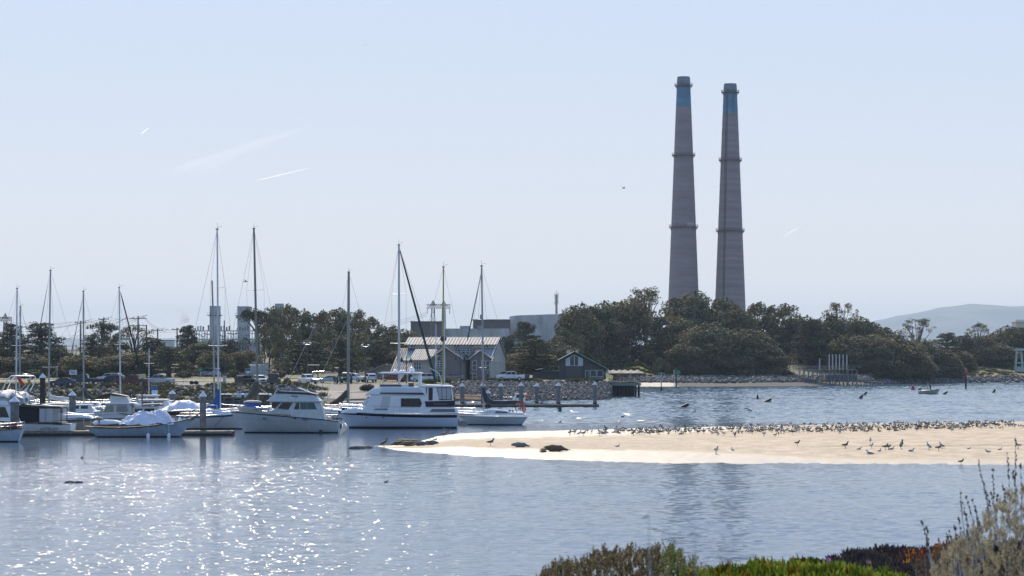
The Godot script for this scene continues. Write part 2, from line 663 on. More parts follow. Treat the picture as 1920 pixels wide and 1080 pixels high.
func sand_bar() -> void:
	var b := MB.new()
	var rows := []
	var uvs := []
	for j in 61:
		var t := lerpf(-0.06, 1.06, j / 60.0)
		var row := PackedVector3Array()
		for i in 201:
			var px := lerpf(702, 2500, pow(i / 200.0, 1.25))
			var q := sand(px, t)
			q.y += 0.03 * N2.get_noise_2d(q.x * 1.3, q.z * 1.3)
			row.append(q)
		rows.append(row)
	b.grid(rows)
	b.uv.resize(b.v.size())
	for i in b.v.size():
		var px := b.v[i].x / -b.v[i].z * F + 960
		b.uv[i] = Vector2((px - 700.0) / 1800.0, inverse_lerp(lin(NEAR_EDGE, px), lin(FAR_EDGE, px), -b.v[i].z))
	var w := 900
	var h := 256
	var skin := Image.create_empty(w, h, false, Image.FORMAT_RGB8)
	var wet := Image.create_empty(w, h, false, Image.FORMAT_RGB8)
	for i in w:
		var px := 700.0 + 1800.0 * i / w
		for j in h:
			var t := float(j) / h
			var k := N2.get_noise_2d(px * 0.02, t * 26.0) + 0.5 * N2.get_noise_2d(px * 0.1, t * 90.0)
			var shore := smoothstep(lerpf(0.24, 0.10, smoothstep(1150, 1650, px)), lerpf(0.17, 0.05, smoothstep(1150, 1650, px)), t + k * 0.04) * lerpf(1.0, 0.8, smoothstep(1400, 1700, px))
			var flat := smoothstep(0.52, 0.62, t + k * 0.08 - (px - 1000) * 0.0004) * smoothstep(1560, 1250, px) + smoothstep(0.9, 0.95, t + k * 0.03)
			var a := clampf(maxf(shore, flat), 0, 1)
			if px > 1150 and t < 0.36 and t > 0.12:
				a = maxf(a, clampf(k * 1.3 - 0.35, 0, 0.4))
			var c := Color(0.385, 0.30, 0.205) * (1.0 + k * 0.34 + 0.12 * N2.get_noise_2d(px * 0.006, t * 60.0))
			c = c.lerp(Color(0.24, 0.20, 0.155), a)
			if px > 1500 and absf(t - 0.27 - 0.02 * N2.get_noise_2d(px * 0.02, 0)) < 0.012:   # a tide line
				c = c * 0.7
			if t > 0.2 and t < 0.40 and px < 1300 and k > 0.24:   # trampled, darker sand
				c = c * 0.72
			skin.set_pixel(i, j, c.linear_to_srgb())
			var r := lerpf(0.85, 0.46, a)
			wet.set_pixel(i, j, Color(r, r, r))
	var m := mat("sand_surface", Color.WHITE, 1.0)
	m.albedo_texture = ImageTexture.create_from_image(skin)
	m.roughness_texture = ImageTexture.create_from_image(wet)
	m.roughness_texture_channel = BaseMaterial3D.TEXTURE_CHANNEL_RED
	m.texture_repeat = false
	ground_piece(b, "sand_bar", m)

# ---------------------------------------------------------------- chimneys and the power works behind the trees
func ring(r: float, y: float, sides := 40) -> PackedVector3Array:
	var out := PackedVector3Array()
	for k in sides:
		var a := -TAU * k / sides
		out.append(Vector3(cos(a) * r, y, sin(a) * r))
	return out

func chimney(px: float, ytop: float, yblue: float, rings: Array, label: String) -> Node3D:
	var d := 1390.0
	var s := d / F
	var o := thing("power_plant_chimney", label, "chimney", Vector3((px - 960) * s, 4.0, -d), 0, "tall power plant chimneys")
	var rad := func_radius(ytop, s)
	var skin := mat("chimney_concrete", Color(0.33, 0.265, 0.265), 0.9, 0.0, 0.2, Vector3(0.004, 0.05, 0.004))
	var hy := func_height(ytop, d)
	var segs := [["shaft", 760.0, yblue, skin], ["blue_band", yblue, rings[0] + 2.0, mat("faded_blue", Color(0.11, 0.28, 0.42), 0.85, 0.0, 0.25, Vector3(0.02, 0.03, 0.02))], ["top_section", rings[0] + 2.0, ytop + 3.0, mat("sooty_blue", Color(0.25, 0.30, 0.36), 0.85, 0.0, 0.4, Vector3(0.03, 0.05, 0.03))]]
	for g in segs:
		var b := MB.new()
		var rows := []
		var n := 24 if g[0] == "shaft" else 5
		for k in n + 1:
			var y := lerpf(g[1], g[2], float(k) / n)
			var r: float = rad[0] + (y - ytop) * rad[1]
			# each lift of concrete is poured a little proud of the last
			rows.append(ring(r * s, func_height(y, d)))
			if g[0] == "shaft" and k < n:
				rows.append(ring((r + 0.1) * s, func_height(y - 0.8, d)))
		b.grid(rows, true)
		if g[0] == "top_section":
			rows = [ring((rad[0] + 0.1) * s, func_height(ytop + 3, d)), ring((rad[0] - 0.9) * s, hy), ring((rad[0] - 2.6) * s, hy), ring((rad[0] - 2.6) * s, hy - 12)]
			b.grid(rows, true, false)
		part(b, g[0], g[3], o)
	var lip := MB.new()
	lip.grid([ring((rad[0] - 0.7) * s, hy - 0.2), ring((rad[0] - 0.6) * s, hy + 0.25), ring((rad[0] - 2.6) * s, hy + 0.25)], true, false)
	part(lip, "rim", mat("rim_dark", Color(0.1, 0.1, 0.11), 0.9), o)
	for y in rings:
		var r: float = (rad[0] + (y - ytop) * rad[1]) * s
		var h := func_height(y + 1.5, d)
		var b := MB.new()
		b.grid([ring(r - 0.1, h - 0.4), ring(r + 1.15, h - 0.1), ring(r + 1.15, h + 0.12), ring(r - 0.1, h + 0.12)], true, false)
		var walk := part(b, "platform", mat("rust_steel", Color(0.12, 0.09, 0.075), 0.8), o)
		var rail := MB.new()
		for q in [0.65, 1.25]:
			var pts := []
			for v in ring(r + 1.08, h + q, 28):
				pts.append(v)
			pts.append(pts[0])
			rail.tube(pts, [0.05], 4, false)
		for v in ring(r + 1.08, h, 28):
			rail.rod(v, v + Vector3(0, 1.25, 0), 0.05, 4)
		part(rail, "railing", M.rust_steel, walk)
		for v in ring(r + 1.0, h - 0.1, 20):
			rail = MB.new()
			rail.rod(v, Vector3(v.x * (r - 0.1) / (r + 1.0), h - 1.6, v.z * (r - 0.1) / (r + 1.0)), 0.09, 4)
			part(rail, "bracket", M.rust_steel, walk)
	return o

func func_radius(ytop: float, s: float) -> Array:
	return [12.2, (28.0 - 12.2) / 402.0]

func func_height(y: float, d: float) -> float:
	return EYE - (y - 668.0) / F * d - 4.0

func far_works() -> void:
	var d := 1390.0
	var s := d / F
	var a := chimney(1281.7, 145, 201, [159.5, 290, 424.5], "taller left tapering grey chimney with blue top and pale patch at its lower ring")
	var b := MB.new()
	b.grid(arc(23.6 * s, 0.62, 1.36, func_height(425, d), func_height(418, d)))
	part(b, "pale_panel", mat("pale_panel", Color(0.42, 0.4, 0.39), 0.8), a)
	var c := chimney(1369.2, 158, 213, [172, 299, 431.5], "shorter right tapering grey chimney with blue top and ladder line down its side")
	b = MB.new()
	for k in 60:
		var y0 := 172.0 + k * 9.0
		var y1 := y0 + 9.0
		for e in [-0.35, 0.35]:
			b.rod(on_shaft(y0, 158, 2.1, s, e), on_shaft(y1, 158, 2.1, s, e), 0.16, 4)
		b.rod(on_shaft(y0 + 3, 158, 2.1, s, -0.35), on_shaft(y0 + 3, 158, 2.1, s, 0.35), 0.1, 4)
	part(b, "ladder", mat("rust_steel"), c)
	b = MB.new()
	for k in 60:
		b.rod(on_shaft(172.0 + k * 9.0, 158, 2.1, s, 3.2), on_shaft(181.0 + k * 9.0, 158, 2.1, s, 3.2), 0.22, 4)
	part(b, "cable_conduit", mat("rust_steel"), c)
	power_block()
	wires_and_poles()
	steam()
	contrails()

func arc(r: float, a0: float, a1: float, y0: float, y1: float) -> Array:
	var rows := []
	for y in [y0, y1]:
		var row := PackedVector3Array()
		for k in 9:
			var a := lerpf(a1, a0, k / 8.0)
			row.append(Vector3(cos(a) * (r + 0.06), y, sin(a) * (r + 0.06)))
		rows.append(row)
	return rows

func on_shaft(y: float, ytop: float, ang: float, s: float, side: float) -> Vector3:
	var r := (12.2 + (y - ytop) * (28.0 - 12.2) / 402.0) * s + 0.3
	return Vector3(cos(ang) * r + side, EYE - (y - 668.0) * s - 4.0, sin(ang) * r)

func block(called: String, m: Material, px0: float, px1: float, y0: float, y1: float, d: float, deep: float, parent: Node3D) -> MeshInstance3D:
	var b := MB.new()
	var a := P(px0, y1, d)
	var c := P(px1, y0, d)
	b.box(Vector3((a.x + c.x) / 2, (a.y + c.y) / 2, -d - deep / 2) - parent.position, Vector3(c.x - a.x, c.y - a.y, deep))
	return part(b, called, m, parent)

func power_block() -> void:
	var wall := mat("concrete_wall", Color(0.74, 0.70, 0.68), 0.9, 0.0, 0.35, Vector3(0.02, 0.006, 0.02))
	var d := 1300.0
	# the big pale block beside the chimneys
	var o := thing("turbine_hall", "long pale concrete hall under a thin lattice mast behind the trees", "industrial building", Vector3(P(1010, 668, d).x, 4.0, -d))
	var b := MB.new()
	var poly := px_poly([955, 690, 955, 593.5, 968, 591.5, 1095, 587, 1095, 690], 1010, 668, d)
	for i in poly.size():
		poly[i].y += EYE - 4.0
	b.prism(poly, -38, 0)
	part(b, "wall", wall, o)
	for k in 9:
		for r in 5:
			var x0 := 957.0 + k * 15.3
			var y0 := 595.0 + r * 12.5 - k * 0.55
			b = MB.new()
			var p := P(x0 + 7.4, y0 + 6.2, d) - o.position
			b.box(Vector3(p.x, p.y, 0.12 + 0.05 * ((k * 3 + r * 5) % 3)), Vector3(14.8 * 0.26, 12.0 * 0.26, 0.3))
			part(b, "wall_panel", [wall, mat("concrete_wall_pale", Color(0.80, 0.76, 0.73), 0.9, 0.0, 0.35, Vector3(0.02, 0.006, 0.02)), mat("concrete_wall_grey", Color(0.68, 0.65, 0.63), 0.9, 0.0, 0.35, Vector3(0.02, 0.006, 0.02))][(k * 7 + r * 3) % 3], o)
	o.set_meta("group", "power works behind the trees")
	# the lower buildings to its left
	o = thing("switch_building", "low pale concrete building with a dark upper storey left of the long hall", "industrial building", Vector3(P(890, 668, d).x, 4.0, -d + 25), 0, "power works behind the trees")
	block("lower_wall", wall, 822, 955, 616, 690, d - 25, 30, o)
	block("upper_storey", mat("brown_cladding", Color(0.12, 0.10, 0.095), 0.8), 887, 957, 600, 618, d - 22, 20, o)
	block("roof_edge", mat("roof_pale", Color(0.3, 0.3, 0.32), 0.8), 884, 957, 598.6, 600, d - 23, 22, o)
	block("roof_vent", mat("brown_cladding"), 900, 906, 590, 599, d - 18, 3, o)
	block("roof_plant", mat("roof_pale"), 862, 882, 611, 616.3, d - 22, 8, o)
	block("duct", mat("roof_pale"), 895, 904, 611, 616.3, d - 26.2, 2, o)
	o = thing("brick_building", "dark brown flat-roofed building under the lattice power tower", "industrial building", Vector3(P(800, 668, d).x, 4.0, -d + 40), 0, "power works behind the trees")
	block("wall", mat("brown_cladding"), 770, 832, 603.5, 690, d - 40, 25, o)
	block("roof_edge", mat("roof_pale"), 769, 833, 602, 603.5, d - 41, 27, o)
	# the steel boilers on the left
	d = 1480.0
	var grey := mat("works_grey", Color(0.48, 0.51, 0.52), 0.7, 0.0, 0.25, Vector3(0.05, 0.02, 0.05))
	for q in [[393, 411, 575, "left square grey steel tower rising from the pipe works behind the masts"], [445, 467, 575.5, "right square grey steel tower beside the tall umbrella pine"], [515.5, 530, 570.5, "small grey tower top showing above the eucalyptus grove"]]:
		o = thing("boiler_tower", q[3], "tower", Vector3(P((q[0] + q[1]) / 2.0, 668, d).x, 4.0, -d), 0, "square boiler towers of the power works")
		block("casing", grey, q[0], q[1], q[2], 690, d, 7, o)
		block("cap", mat("works_dark", Color(0.13, 0.14, 0.15), 0.7), q[0] - 0.4, q[1] + 0.4, q[2] - 1.2, q[2], d + 0.2, 7, o)
		var wlk := block("walkway", mat("works_dark"), q[0] - 4.5, q[1] + 3.0, q[2] + 15.6, q[2] + 17, d - 1, 9, o)
		var rl := MB.new()
		for k in 7:
			var p := P(lerpf(q[0] - 4.5, q[1] + 3.0, k / 6.0), q[2] + 15.6, d - 1.0) - o.position
			rl.rod(p, p + Vector3(0, 1.2, 0), 0.07, 4)
		var e0 := P(q[0] - 4.5, q[2] + 15.6, d - 1.0) - o.position + Vector3(0, 1.2, 0)
		var e1 := P(q[1] + 3.0, q[2] + 15.6, d - 1.0) - o.position + Vector3(0, 1.2, 0)
		rl.rod(e0, e1, 0.06, 4)
		part(rl, "railing", mat("works_dark"), wlk)
	R.seed = 77
	for side in [[338.0, 392.0, "left bank of pipes, steel frames and stubby vents behind the cypresses"], [412.0, 482.0, "right bank of pipes, steel frames and stubby vents below the grey tower"]]:
		o = thing("pipe_rack", side[2], "pipe works", Vector3(P((side[0] + side[1]) / 2, 668, d).x, 4.0, -d + 20), 0, "pipe works of the power station")
		block("casing", grey, side[0] + 2, side[1], 640, 690, d, 10, o)
		for y in [619.5, 636.0, 648.0]:
			block("beam", grey, side[0], side[1], y, y + 1.6, d - 14, 6, o)
		var x: float = side[0]
		while x < side[1]:
			block("column", grey, x, x + 1.1, 620, 690, d - 15, 1, o)
			if R.randf() < 0.7:
				var hh := R.randf_range(4, 10)
				block("vent", mat("works_dark") if R.randf() < 0.6 else grey, x + 1.5, x + 4.2, 619.5 - hh, 619.5, d - 12, 1.2, o)
			if R.randf() < 0.8:
				var yy := R.randf_range(623, 634)
				block("pipe", [grey, mat("lagging_rust", Color(0.22, 0.15, 0.1), 0.7), mat("works_dark")][R.randi() % 3], x - 2, x + 5.5, yy, yy + 1.4, d - 16.2, 0.6, o)
			if R.randf() < 0.7:
				var br := MB.new()
				br.rod(P(x, 621 + R.randf() * 12, d - 16.5) - o.position, P(x + 5.5, 636, d - 16.5) - o.position, 0.16, 4)
				part(br, "brace", grey, o)
			if R.randf() < 0.6:
				block("tank", [grey, mat("works_white", Color(0.6, 0.6, 0.6), 0.6)][R.randi() % 2], x + 1, x + 4, 637 + R.randf() * 3, 647, d - 17, 0.7, o)
			x += 5.0
	o = thing("control_house", "small pale flat-roofed industrial house among the power poles", "building", Vector3(P(312, 668, d).x, 4.0, -d), 0, "power works behind the trees")
	block("wall", mat("works_white"), 297, 324, 639, 690, d, 8, o)
	block("roof_edge", mat("works_dark"), 296.4, 324.6, 637.4, 639, d - 0.3, 8.6, o)
	for w in [[299, 303], [305, 310]]:
		block("window", M.dark_glass, w[0], w[1], 642, 650, d - 0.06, 0.2, o)
	o = thing("hill_house", "white flat-roofed house on the rise at the far right edge", "house", Vector3(P(1925, 668, 1150).x, 4.0, -1150))
	block("wall", mat("cream_paint"), 1905.5, 1950, 603.5, 640, 1150, 10, o)
	block("roof", mat("pale_roof", Color(0.75, 0.72, 0.68), 0.6), 1904, 1952, 599.5, 603.5, 1149, 12, o)

func lattice(b: MB, legs0: Array, legs1: Array, bays: int, r: float) -> void:
	for i in legs0.size():
		var j := (i + 1) % legs0.size()
		b.rod(legs0[i], legs1[i], r * 1.4, 4)
		for k in bays:
			var t0 := float(k) / bays
			var t1 := float(k + 1) / bays
			var a0: Vector3 = legs0[i].lerp(legs1[i], t0)
			var a1: Vector3 = legs0[i].lerp(legs1[i], t1)
			var c0: Vector3 = legs0[j].lerp(legs1[j], t0)
			var c1: Vector3 = legs0[j].lerp(legs1[j], t1)
			b.rod(a0, c1, r, 3)
			b.rod(c0, a1, r, 3)
			b.rod(a1, c1, r, 3)

func pylon(px: float, d: float, top: float, label: String) -> void:
	# a broad horned tower: one trunk on each side, a beam across, two peaks above
	var o := thing("transmission_tower", label, "power tower", Vector3(P(px, 668, d).x, 4.0, -d), 0, "lattice power towers")
	var s := d / F
	var m := mat("galvanised", Color(0.17, 0.17, 0.175), 0.7)
	var base := -4.0 + EYE
	var beam := base + (668.0 - top - 15.0) * s
	for x in [-10.0, 10.0]:
		var b := MB.new()
		var w := 1.3
		lattice(b, [Vector3(x * s - w, 0, w), Vector3(x * s + w, 0, w), Vector3(x * s + w, 0, -w), Vector3(x * s - w, 0, -w)], [Vector3(x * s - w * 0.5, beam, w * 0.5), Vector3(x * s + w * 0.5, beam, w * 0.5), Vector3(x * s + w * 0.5, beam, -w * 0.5), Vector3(x * s - w * 0.5, beam, -w * 0.5)], 8, 0.1)
		part(b, "trunk", m, o)
		b = MB.new()
		var q := Vector3(x * s, base + (668.0 - top) * s, 0)
		lattice(b, [Vector3(x * s - 5.5 * s, beam + 1, 0.5), Vector3(x * s + 5.5 * s, beam + 1, 0.5), Vector3(x * s, beam + 1, -0.6)], [q, q, q], 3, 0.08)
		part(b, "peak", m, o)
	var b2 := MB.new()
	var l := -22.0 * s
	lattice(b2, [Vector3(l, beam, 0.7), Vector3(l, beam, -0.7), Vector3(l, beam + 1.8, -0.7), Vector3(l, beam + 1.8, 0.7)], [Vector3(-l, beam, 0.7), Vector3(-l, beam, -0.7), Vector3(-l, beam + 1.8, -0.7), Vector3(-l, beam + 1.8, 0.7)], 12, 0.07)
	part(b2, "cross_beam", m, o)
	for x in [-21.0, -8.0, 8.0, 21.0]:
		b2 = MB.new()
		b2.rod(Vector3(x * s, beam, 0), Vector3(x * s, beam - 2.4, 0), 0.13, 5)
		part(b2, "insulator", M.black_paint, o)

func sag(a: Vector3, c: Vector3, drop: float, r: float, b: MB) -> void:
	var pts := []
	for k in 9:
		var t := k / 8.0
		pts.append(a.lerp(c, t) - Vector3(0, drop * 4.0 * t * (1.0 - t), 0))
	b.tube(pts, [r], 3, false)

func wires_and_poles() -> void:
	pylon(822, 1200, 563, "broad horned lattice power tower above the brown building, beside the yellow mast")
	pylon(0, 1200, 587, "lattice power tower cut by the picture's left edge, above dark cypresses")
	var o := thing("radio_mast", "thin red and grey lattice mast on the pale hall's roof", "antenna mast", Vector3(P(1043.5, 588, 1310).x, P(0, 588.5, 1310).y, -1312))
	var b := MB.new()
	lattice(b, [Vector3(-0.5, 0, 0.4), Vector3(0.5, 0, 0.4), Vector3(0, 0, -0.5)], [Vector3(-0.35, 9.5, 0.3), Vector3(0.35, 9.5, 0.3), Vector3(0, 9.5, -0.4)], 9, 0.07)
	part(b, "lattice", mat("rust_steel"), o)
	for q in [9.3, 8.0, 5.6]:
		b = MB.new()
		b.box(Vector3(-0.75, q, 0.3), Vector3(0.35, 1.9, 0.3))
		b.box(Vector3(0.75, q + 0.3, 0.3), Vector3(0.35, 1.9, 0.3))
		part(b, "antenna", mat("roof_pale"), o)
	b = MB.new()
	b.rod(Vector3(0, 9.5, 0), Vector3(0, 11.6, 0), 0.08, 4)
	part(b, "lightning_rod", mat("rust_steel"), o)
	var wood := mat("pole_wood", Color(0.11, 0.09, 0.08), 0.9)
	var names := ["power pole beside the leftmost lone tall mast", "power pole behind the wind-shaped pine crown", "tall power pole with two crossarms right of the bare masts", "power pole with no crossarm just right of the tallest pole", "power pole left of the small pale industrial house", "power pole right of the small pale industrial house", "thin dark pole among the pipe works between the grey towers", "power pole left of the dark cypress crowns"]
	var tops := []
	var list := [[151, 601.5, 1080], [194.5, 595, 1120], [259, 592.5, 1060], [274.5, 609, 1120], [295.5, 616, 1150], [332, 614.5, 1160], [420.5, 601, 1440], [39.5, 610, 1150]]
	for i in list.size():
		var q = list[i]
		var d: float = q[2]
		o = thing("power_pole", names[i], "power pole", Vector3(P(q[0], 668, d).x, 4.0, -d), 0, "wooden power poles")
		var top := P(q[0], q[1], d).y - 4.0
		b = MB.new()
		b.tube([Vector3.ZERO, Vector3(0, top, 0)], [0.42, 0.28], 6)
		part(b, "pole", wood, o)
		if i != 3 and i != 6:
			for h in ([1.0, 3.8] if i == 2 else [0.8]):
				b = MB.new()
				b.box(Vector3(0, top - h, 0.3), Vector3(7.0 if i == 2 else 4.6, 0.28, 0.22))
				var cross := part(b, "crossarm", wood, o)
				for x in [-2.0, 0.6, 2.0]:
					b = MB.new()
					b.rod(Vector3(x, top - h + 0.14, 0.3), Vector3(x, top - h + 0.6, 0.3), 0.12, 5)
					part(b, "insulator", M.black_paint, cross)
		tops.append(Vector3(o.position.x, top + 4.0, -d))
	# the lines
	var runs := [[Vector3(P(-60, 590, 1150).x, P(0, 592, 1150).y, -1150), tops[0], 2.5], [tops[7], tops[1], 2.0], [tops[0], tops[2], 2.2], [tops[1], tops[2], 1.5], [tops[2], tops[5], 4.5], [tops[2], tops[4], 3.0], [tops[3], tops[5], 2.0], [tops[5], tops[6], 3.5], [tops[4], tops[5], 1.2], [P(-40, 612, 1200), tops[1], 3.0], [P(-40, 600, 1200), tops[2], 3.0], [P(90, 640, 1200), tops[2], 1.5], [P(100, 655, 1250), tops[0], 0.5], [P(130, 650, 1250), tops[2], 0.8], [P(-40, 625, 1250), tops[4], 2.5]]
	var spans := ["left edge to the pole beside the leftmost tall mast", "far-left pole to the pole behind the wind-shaped pine", "leftmost tall mast's pole to the tallest pole", "wind-shaped pine's pole to the tallest pole", "tallest pole sagging to the pole right of the pale house", "tallest pole to the pole left of the pale house", "crossarmless pole to the pole right of the pale house", "pale house's pole to the pipe works", "pole to pole above the small pale house", "left edge low to the wind-shaped pine's pole", "left edge high to the tallest pole", "substation's left side up to the tallest pole", "substation low to the leftmost tall mast's pole", "substation gantry up to the tallest pole", "left edge lowest to the pale house's pole"]
	for i in runs.size():
		for k in 2:
			b = MB.new()
			sag(Vector3.ZERO, runs[i][1] - runs[i][0] + Vector3(1.9, 0.2, 0) * (1 - 2 * k), runs[i][2] * (1.0 + 0.25 * k), 0.045, b)
			lone(b, "power_line", M.wire, "%s wire from %s" % [["upper", "lower"][k], spans[i]], "power line", runs[i][0] + Vector3(1.9, 0.2, 0) * (1 - 2 * k), 0, "power lines above the cypresses")
	b = MB.new()
	var tw := P(800, 586, 1200)
	for k in 3:
		var b3 := MB.new()
		sag(Vector3.ZERO, P(520, 622 + 4 * k, 1500) - tw, 4.0, 0.06, b3)
		lone(b3, "power_line", M.wire, ["top", "middle", "lowest"][k] + " wire of three running from the horned tower over the grove", "power line", tw + Vector3(0, -k * 0.8, 0), 0, "lines of the horned tower")
	# the open steel frame of the substation
	o = thing("substation_frame", "open grey steel substation gantry showing between two dark trees", "steel frame", Vector3(P(131, 668, 1150).x, 4.0, -1150))
	for x in [121, 123.5, 136, 142]:
		block("column", mat("works_dark"), x, x + 1.3, 646.5, 690, 1150, 0.4, o)
	for y in [648.5, 657.0, 668.0]:
		block("beam", mat("works_dark"), 119, 145, y, y + 0.9, 1149, 0.4, o)

func steam() -> void:
	var fm := FogMaterial.new()
	fm.density = 0.07
	fm.albedo = Color(1, 1, 1)
	R.seed = 5
	for q in [[338, 612, 3], [341, 604, 4.5], [346, 597, 6], [350, 601, 5], [343, 590, 4.5], [352, 597, 3.5], [336, 583, 3.5], [348, 584, 3]]:
		var f := FogVolume.new()
		f.name = "steam_cloud"
		f.shape = RenderingServer.FOG_VOLUME_SHAPE_ELLIPSOID
		f.size = Vector3(q[2] * 1.7, q[2] * 1.5, q[2] * 1.5) * 0.55
		f.material = fm
		f.set_meta("kind", "stuff")
		add_child(f, true)
		f.position = P(q[0], q[1], 1450)

func contrails() -> void:
	var m := mat("ice_trail", Color(1, 1, 1), 1.0)
	m.transparency = BaseMaterial3D.TRANSPARENCY_ALPHA
	m.albedo_color.a = 0.30
	m.backlight_enabled = true
	m.backlight = Color(1.8, 1.8, 1.8)
	m.cull_mode = BaseMaterial3D.CULL_DISABLED
	var thin: StandardMaterial3D = m.duplicate()
	thin.albedo_color.a = 0.006
	var names := ["short bright vapour trail high up at the sky's left", "long thin vapour trail above the tall bare masts", "short faint vapour trail right of the chimneys"]
	var k := 0
	for q in [[265, 251, 279, 239, 1.1], [481, 338.5, 584, 314, 0.9], [1470, 443, 1500, 424.5, 0.8]]:
		var d := 15000.0
		var a := P(q[0], q[1], d)
		var c := P(q[2], q[3], d)
		var b := MB.new()
		b.tube([Vector3.ZERO, (c - a) * 0.2, (c - a) * 0.6, c - a], [q[4] * 1.5, q[4] * 4.0, q[4] * 3.0, 0.5] if k != 2 else [0.5, q[4] * 2.6, q[4] * 4.0, q[4] * 1.5], 8)
		lone(b, "contrail_cloud", m, names[k], "vapour trail", a)
		k += 1
	R.seed = 9
	for q in [[318, 322, 545, 245, 7], [345, 332, 470, 280, 9], [300, 325, 430, 285, 8], [420, 290, 600, 232, 6]]:
		for j in 3:
			var a := P(q[0] + j * 6, q[1] + j * 3, 14000)
			var c := P(q[2] - j * 14, q[3] + j * 3, 14000)
			var b := MB.new()
			b.tube([Vector3.ZERO, (c - a) * 0.3, (c - a) * 0.65, c - a], [2, q[4] * 4.0, q[4] * 3.4, 2], 10)
			var o := part(b, "wispy_cloud", thin, self)
			o.position = a
			o.set_meta("kind", "stuff")

# ---------------------------------------------------------------- trees: prototypes 18 m wide and 20 m high, each a trunk with limbs and a crown of leaf clumps
var crowns := {}

func leaf_cloud(b: MB, at: Vector3, rad: Vector3, per_m2: float, size: float, base: Color, upward := 0.25) -> void:
	var area := 4.0 * PI * pow((pow(rad.x * rad.y, 1.6) + pow(rad.x * rad.z, 1.6) + pow(rad.y * rad.z, 1.6)) / 3.0, 1.0 / 1.6)
	var tone := R.randf_range(0.55, 1.5)
	var warm := R.randf_range(-0.12, 0.16)
	for i in int(area * per_m2):
		var e := asin(clampf(R.randf_range(-1, 1) + upward * R.randf(), -1, 1))
		var a := R.randf() * TAU
		var dir := Vector3(cos(a) * cos(e), sin(e), sin(a) * cos(e))
		var p := at + dir * rad * (R.randf_range(0.86, 1.06) if R.randf() < 0.7 else R.randf_range(0.35, 1.2))
		var nrm := (dir + Vector3(R.randf_range(-1, 1), R.randf_range(-1, 1), R.randf_range(-1, 1)) * 0.9).normalized()
		var t := nrm.cross(Vector3(R.randf_range(-1, 1), R.randf_range(-1, 1), R.randf_range(-1, 1))).normalized()
		var u := nrm.cross(t)
		var s := size * R.randf_range(0.55, 1.25)
		var k := tone * R.randf_range(0.75, 1.3)
		b.col = Color(base.r * k * (1 + warm), base.g * k, base.b * k * (1 - warm))
		b.tri(p + t * s * 0.9, p - t * s * 0.4 + u * s * 0.55, p - t * s * 0.4 - u * s * 0.5)
		if i % 2 == 0:
			b.tri(p - t * s * 0.7 + nrm * s * 0.2, p + u * s * 0.6, p + t * s * 0.5 - u * s * 0.3 + nrm * s * 0.3)

func limb(b: MB, a: Vector3, c: Vector3, r0: float, r1: float) -> void:
	var mid := a.lerp(c, 0.5) + Vector3(R.randf_range(-0.5, 0.5), R.randf_range(-0.2, 0.8), R.randf_range(-0.5, 0.5))
	b.tube([a, mid, c], [r0, (r0 + r1) * 0.5, r1], 5)

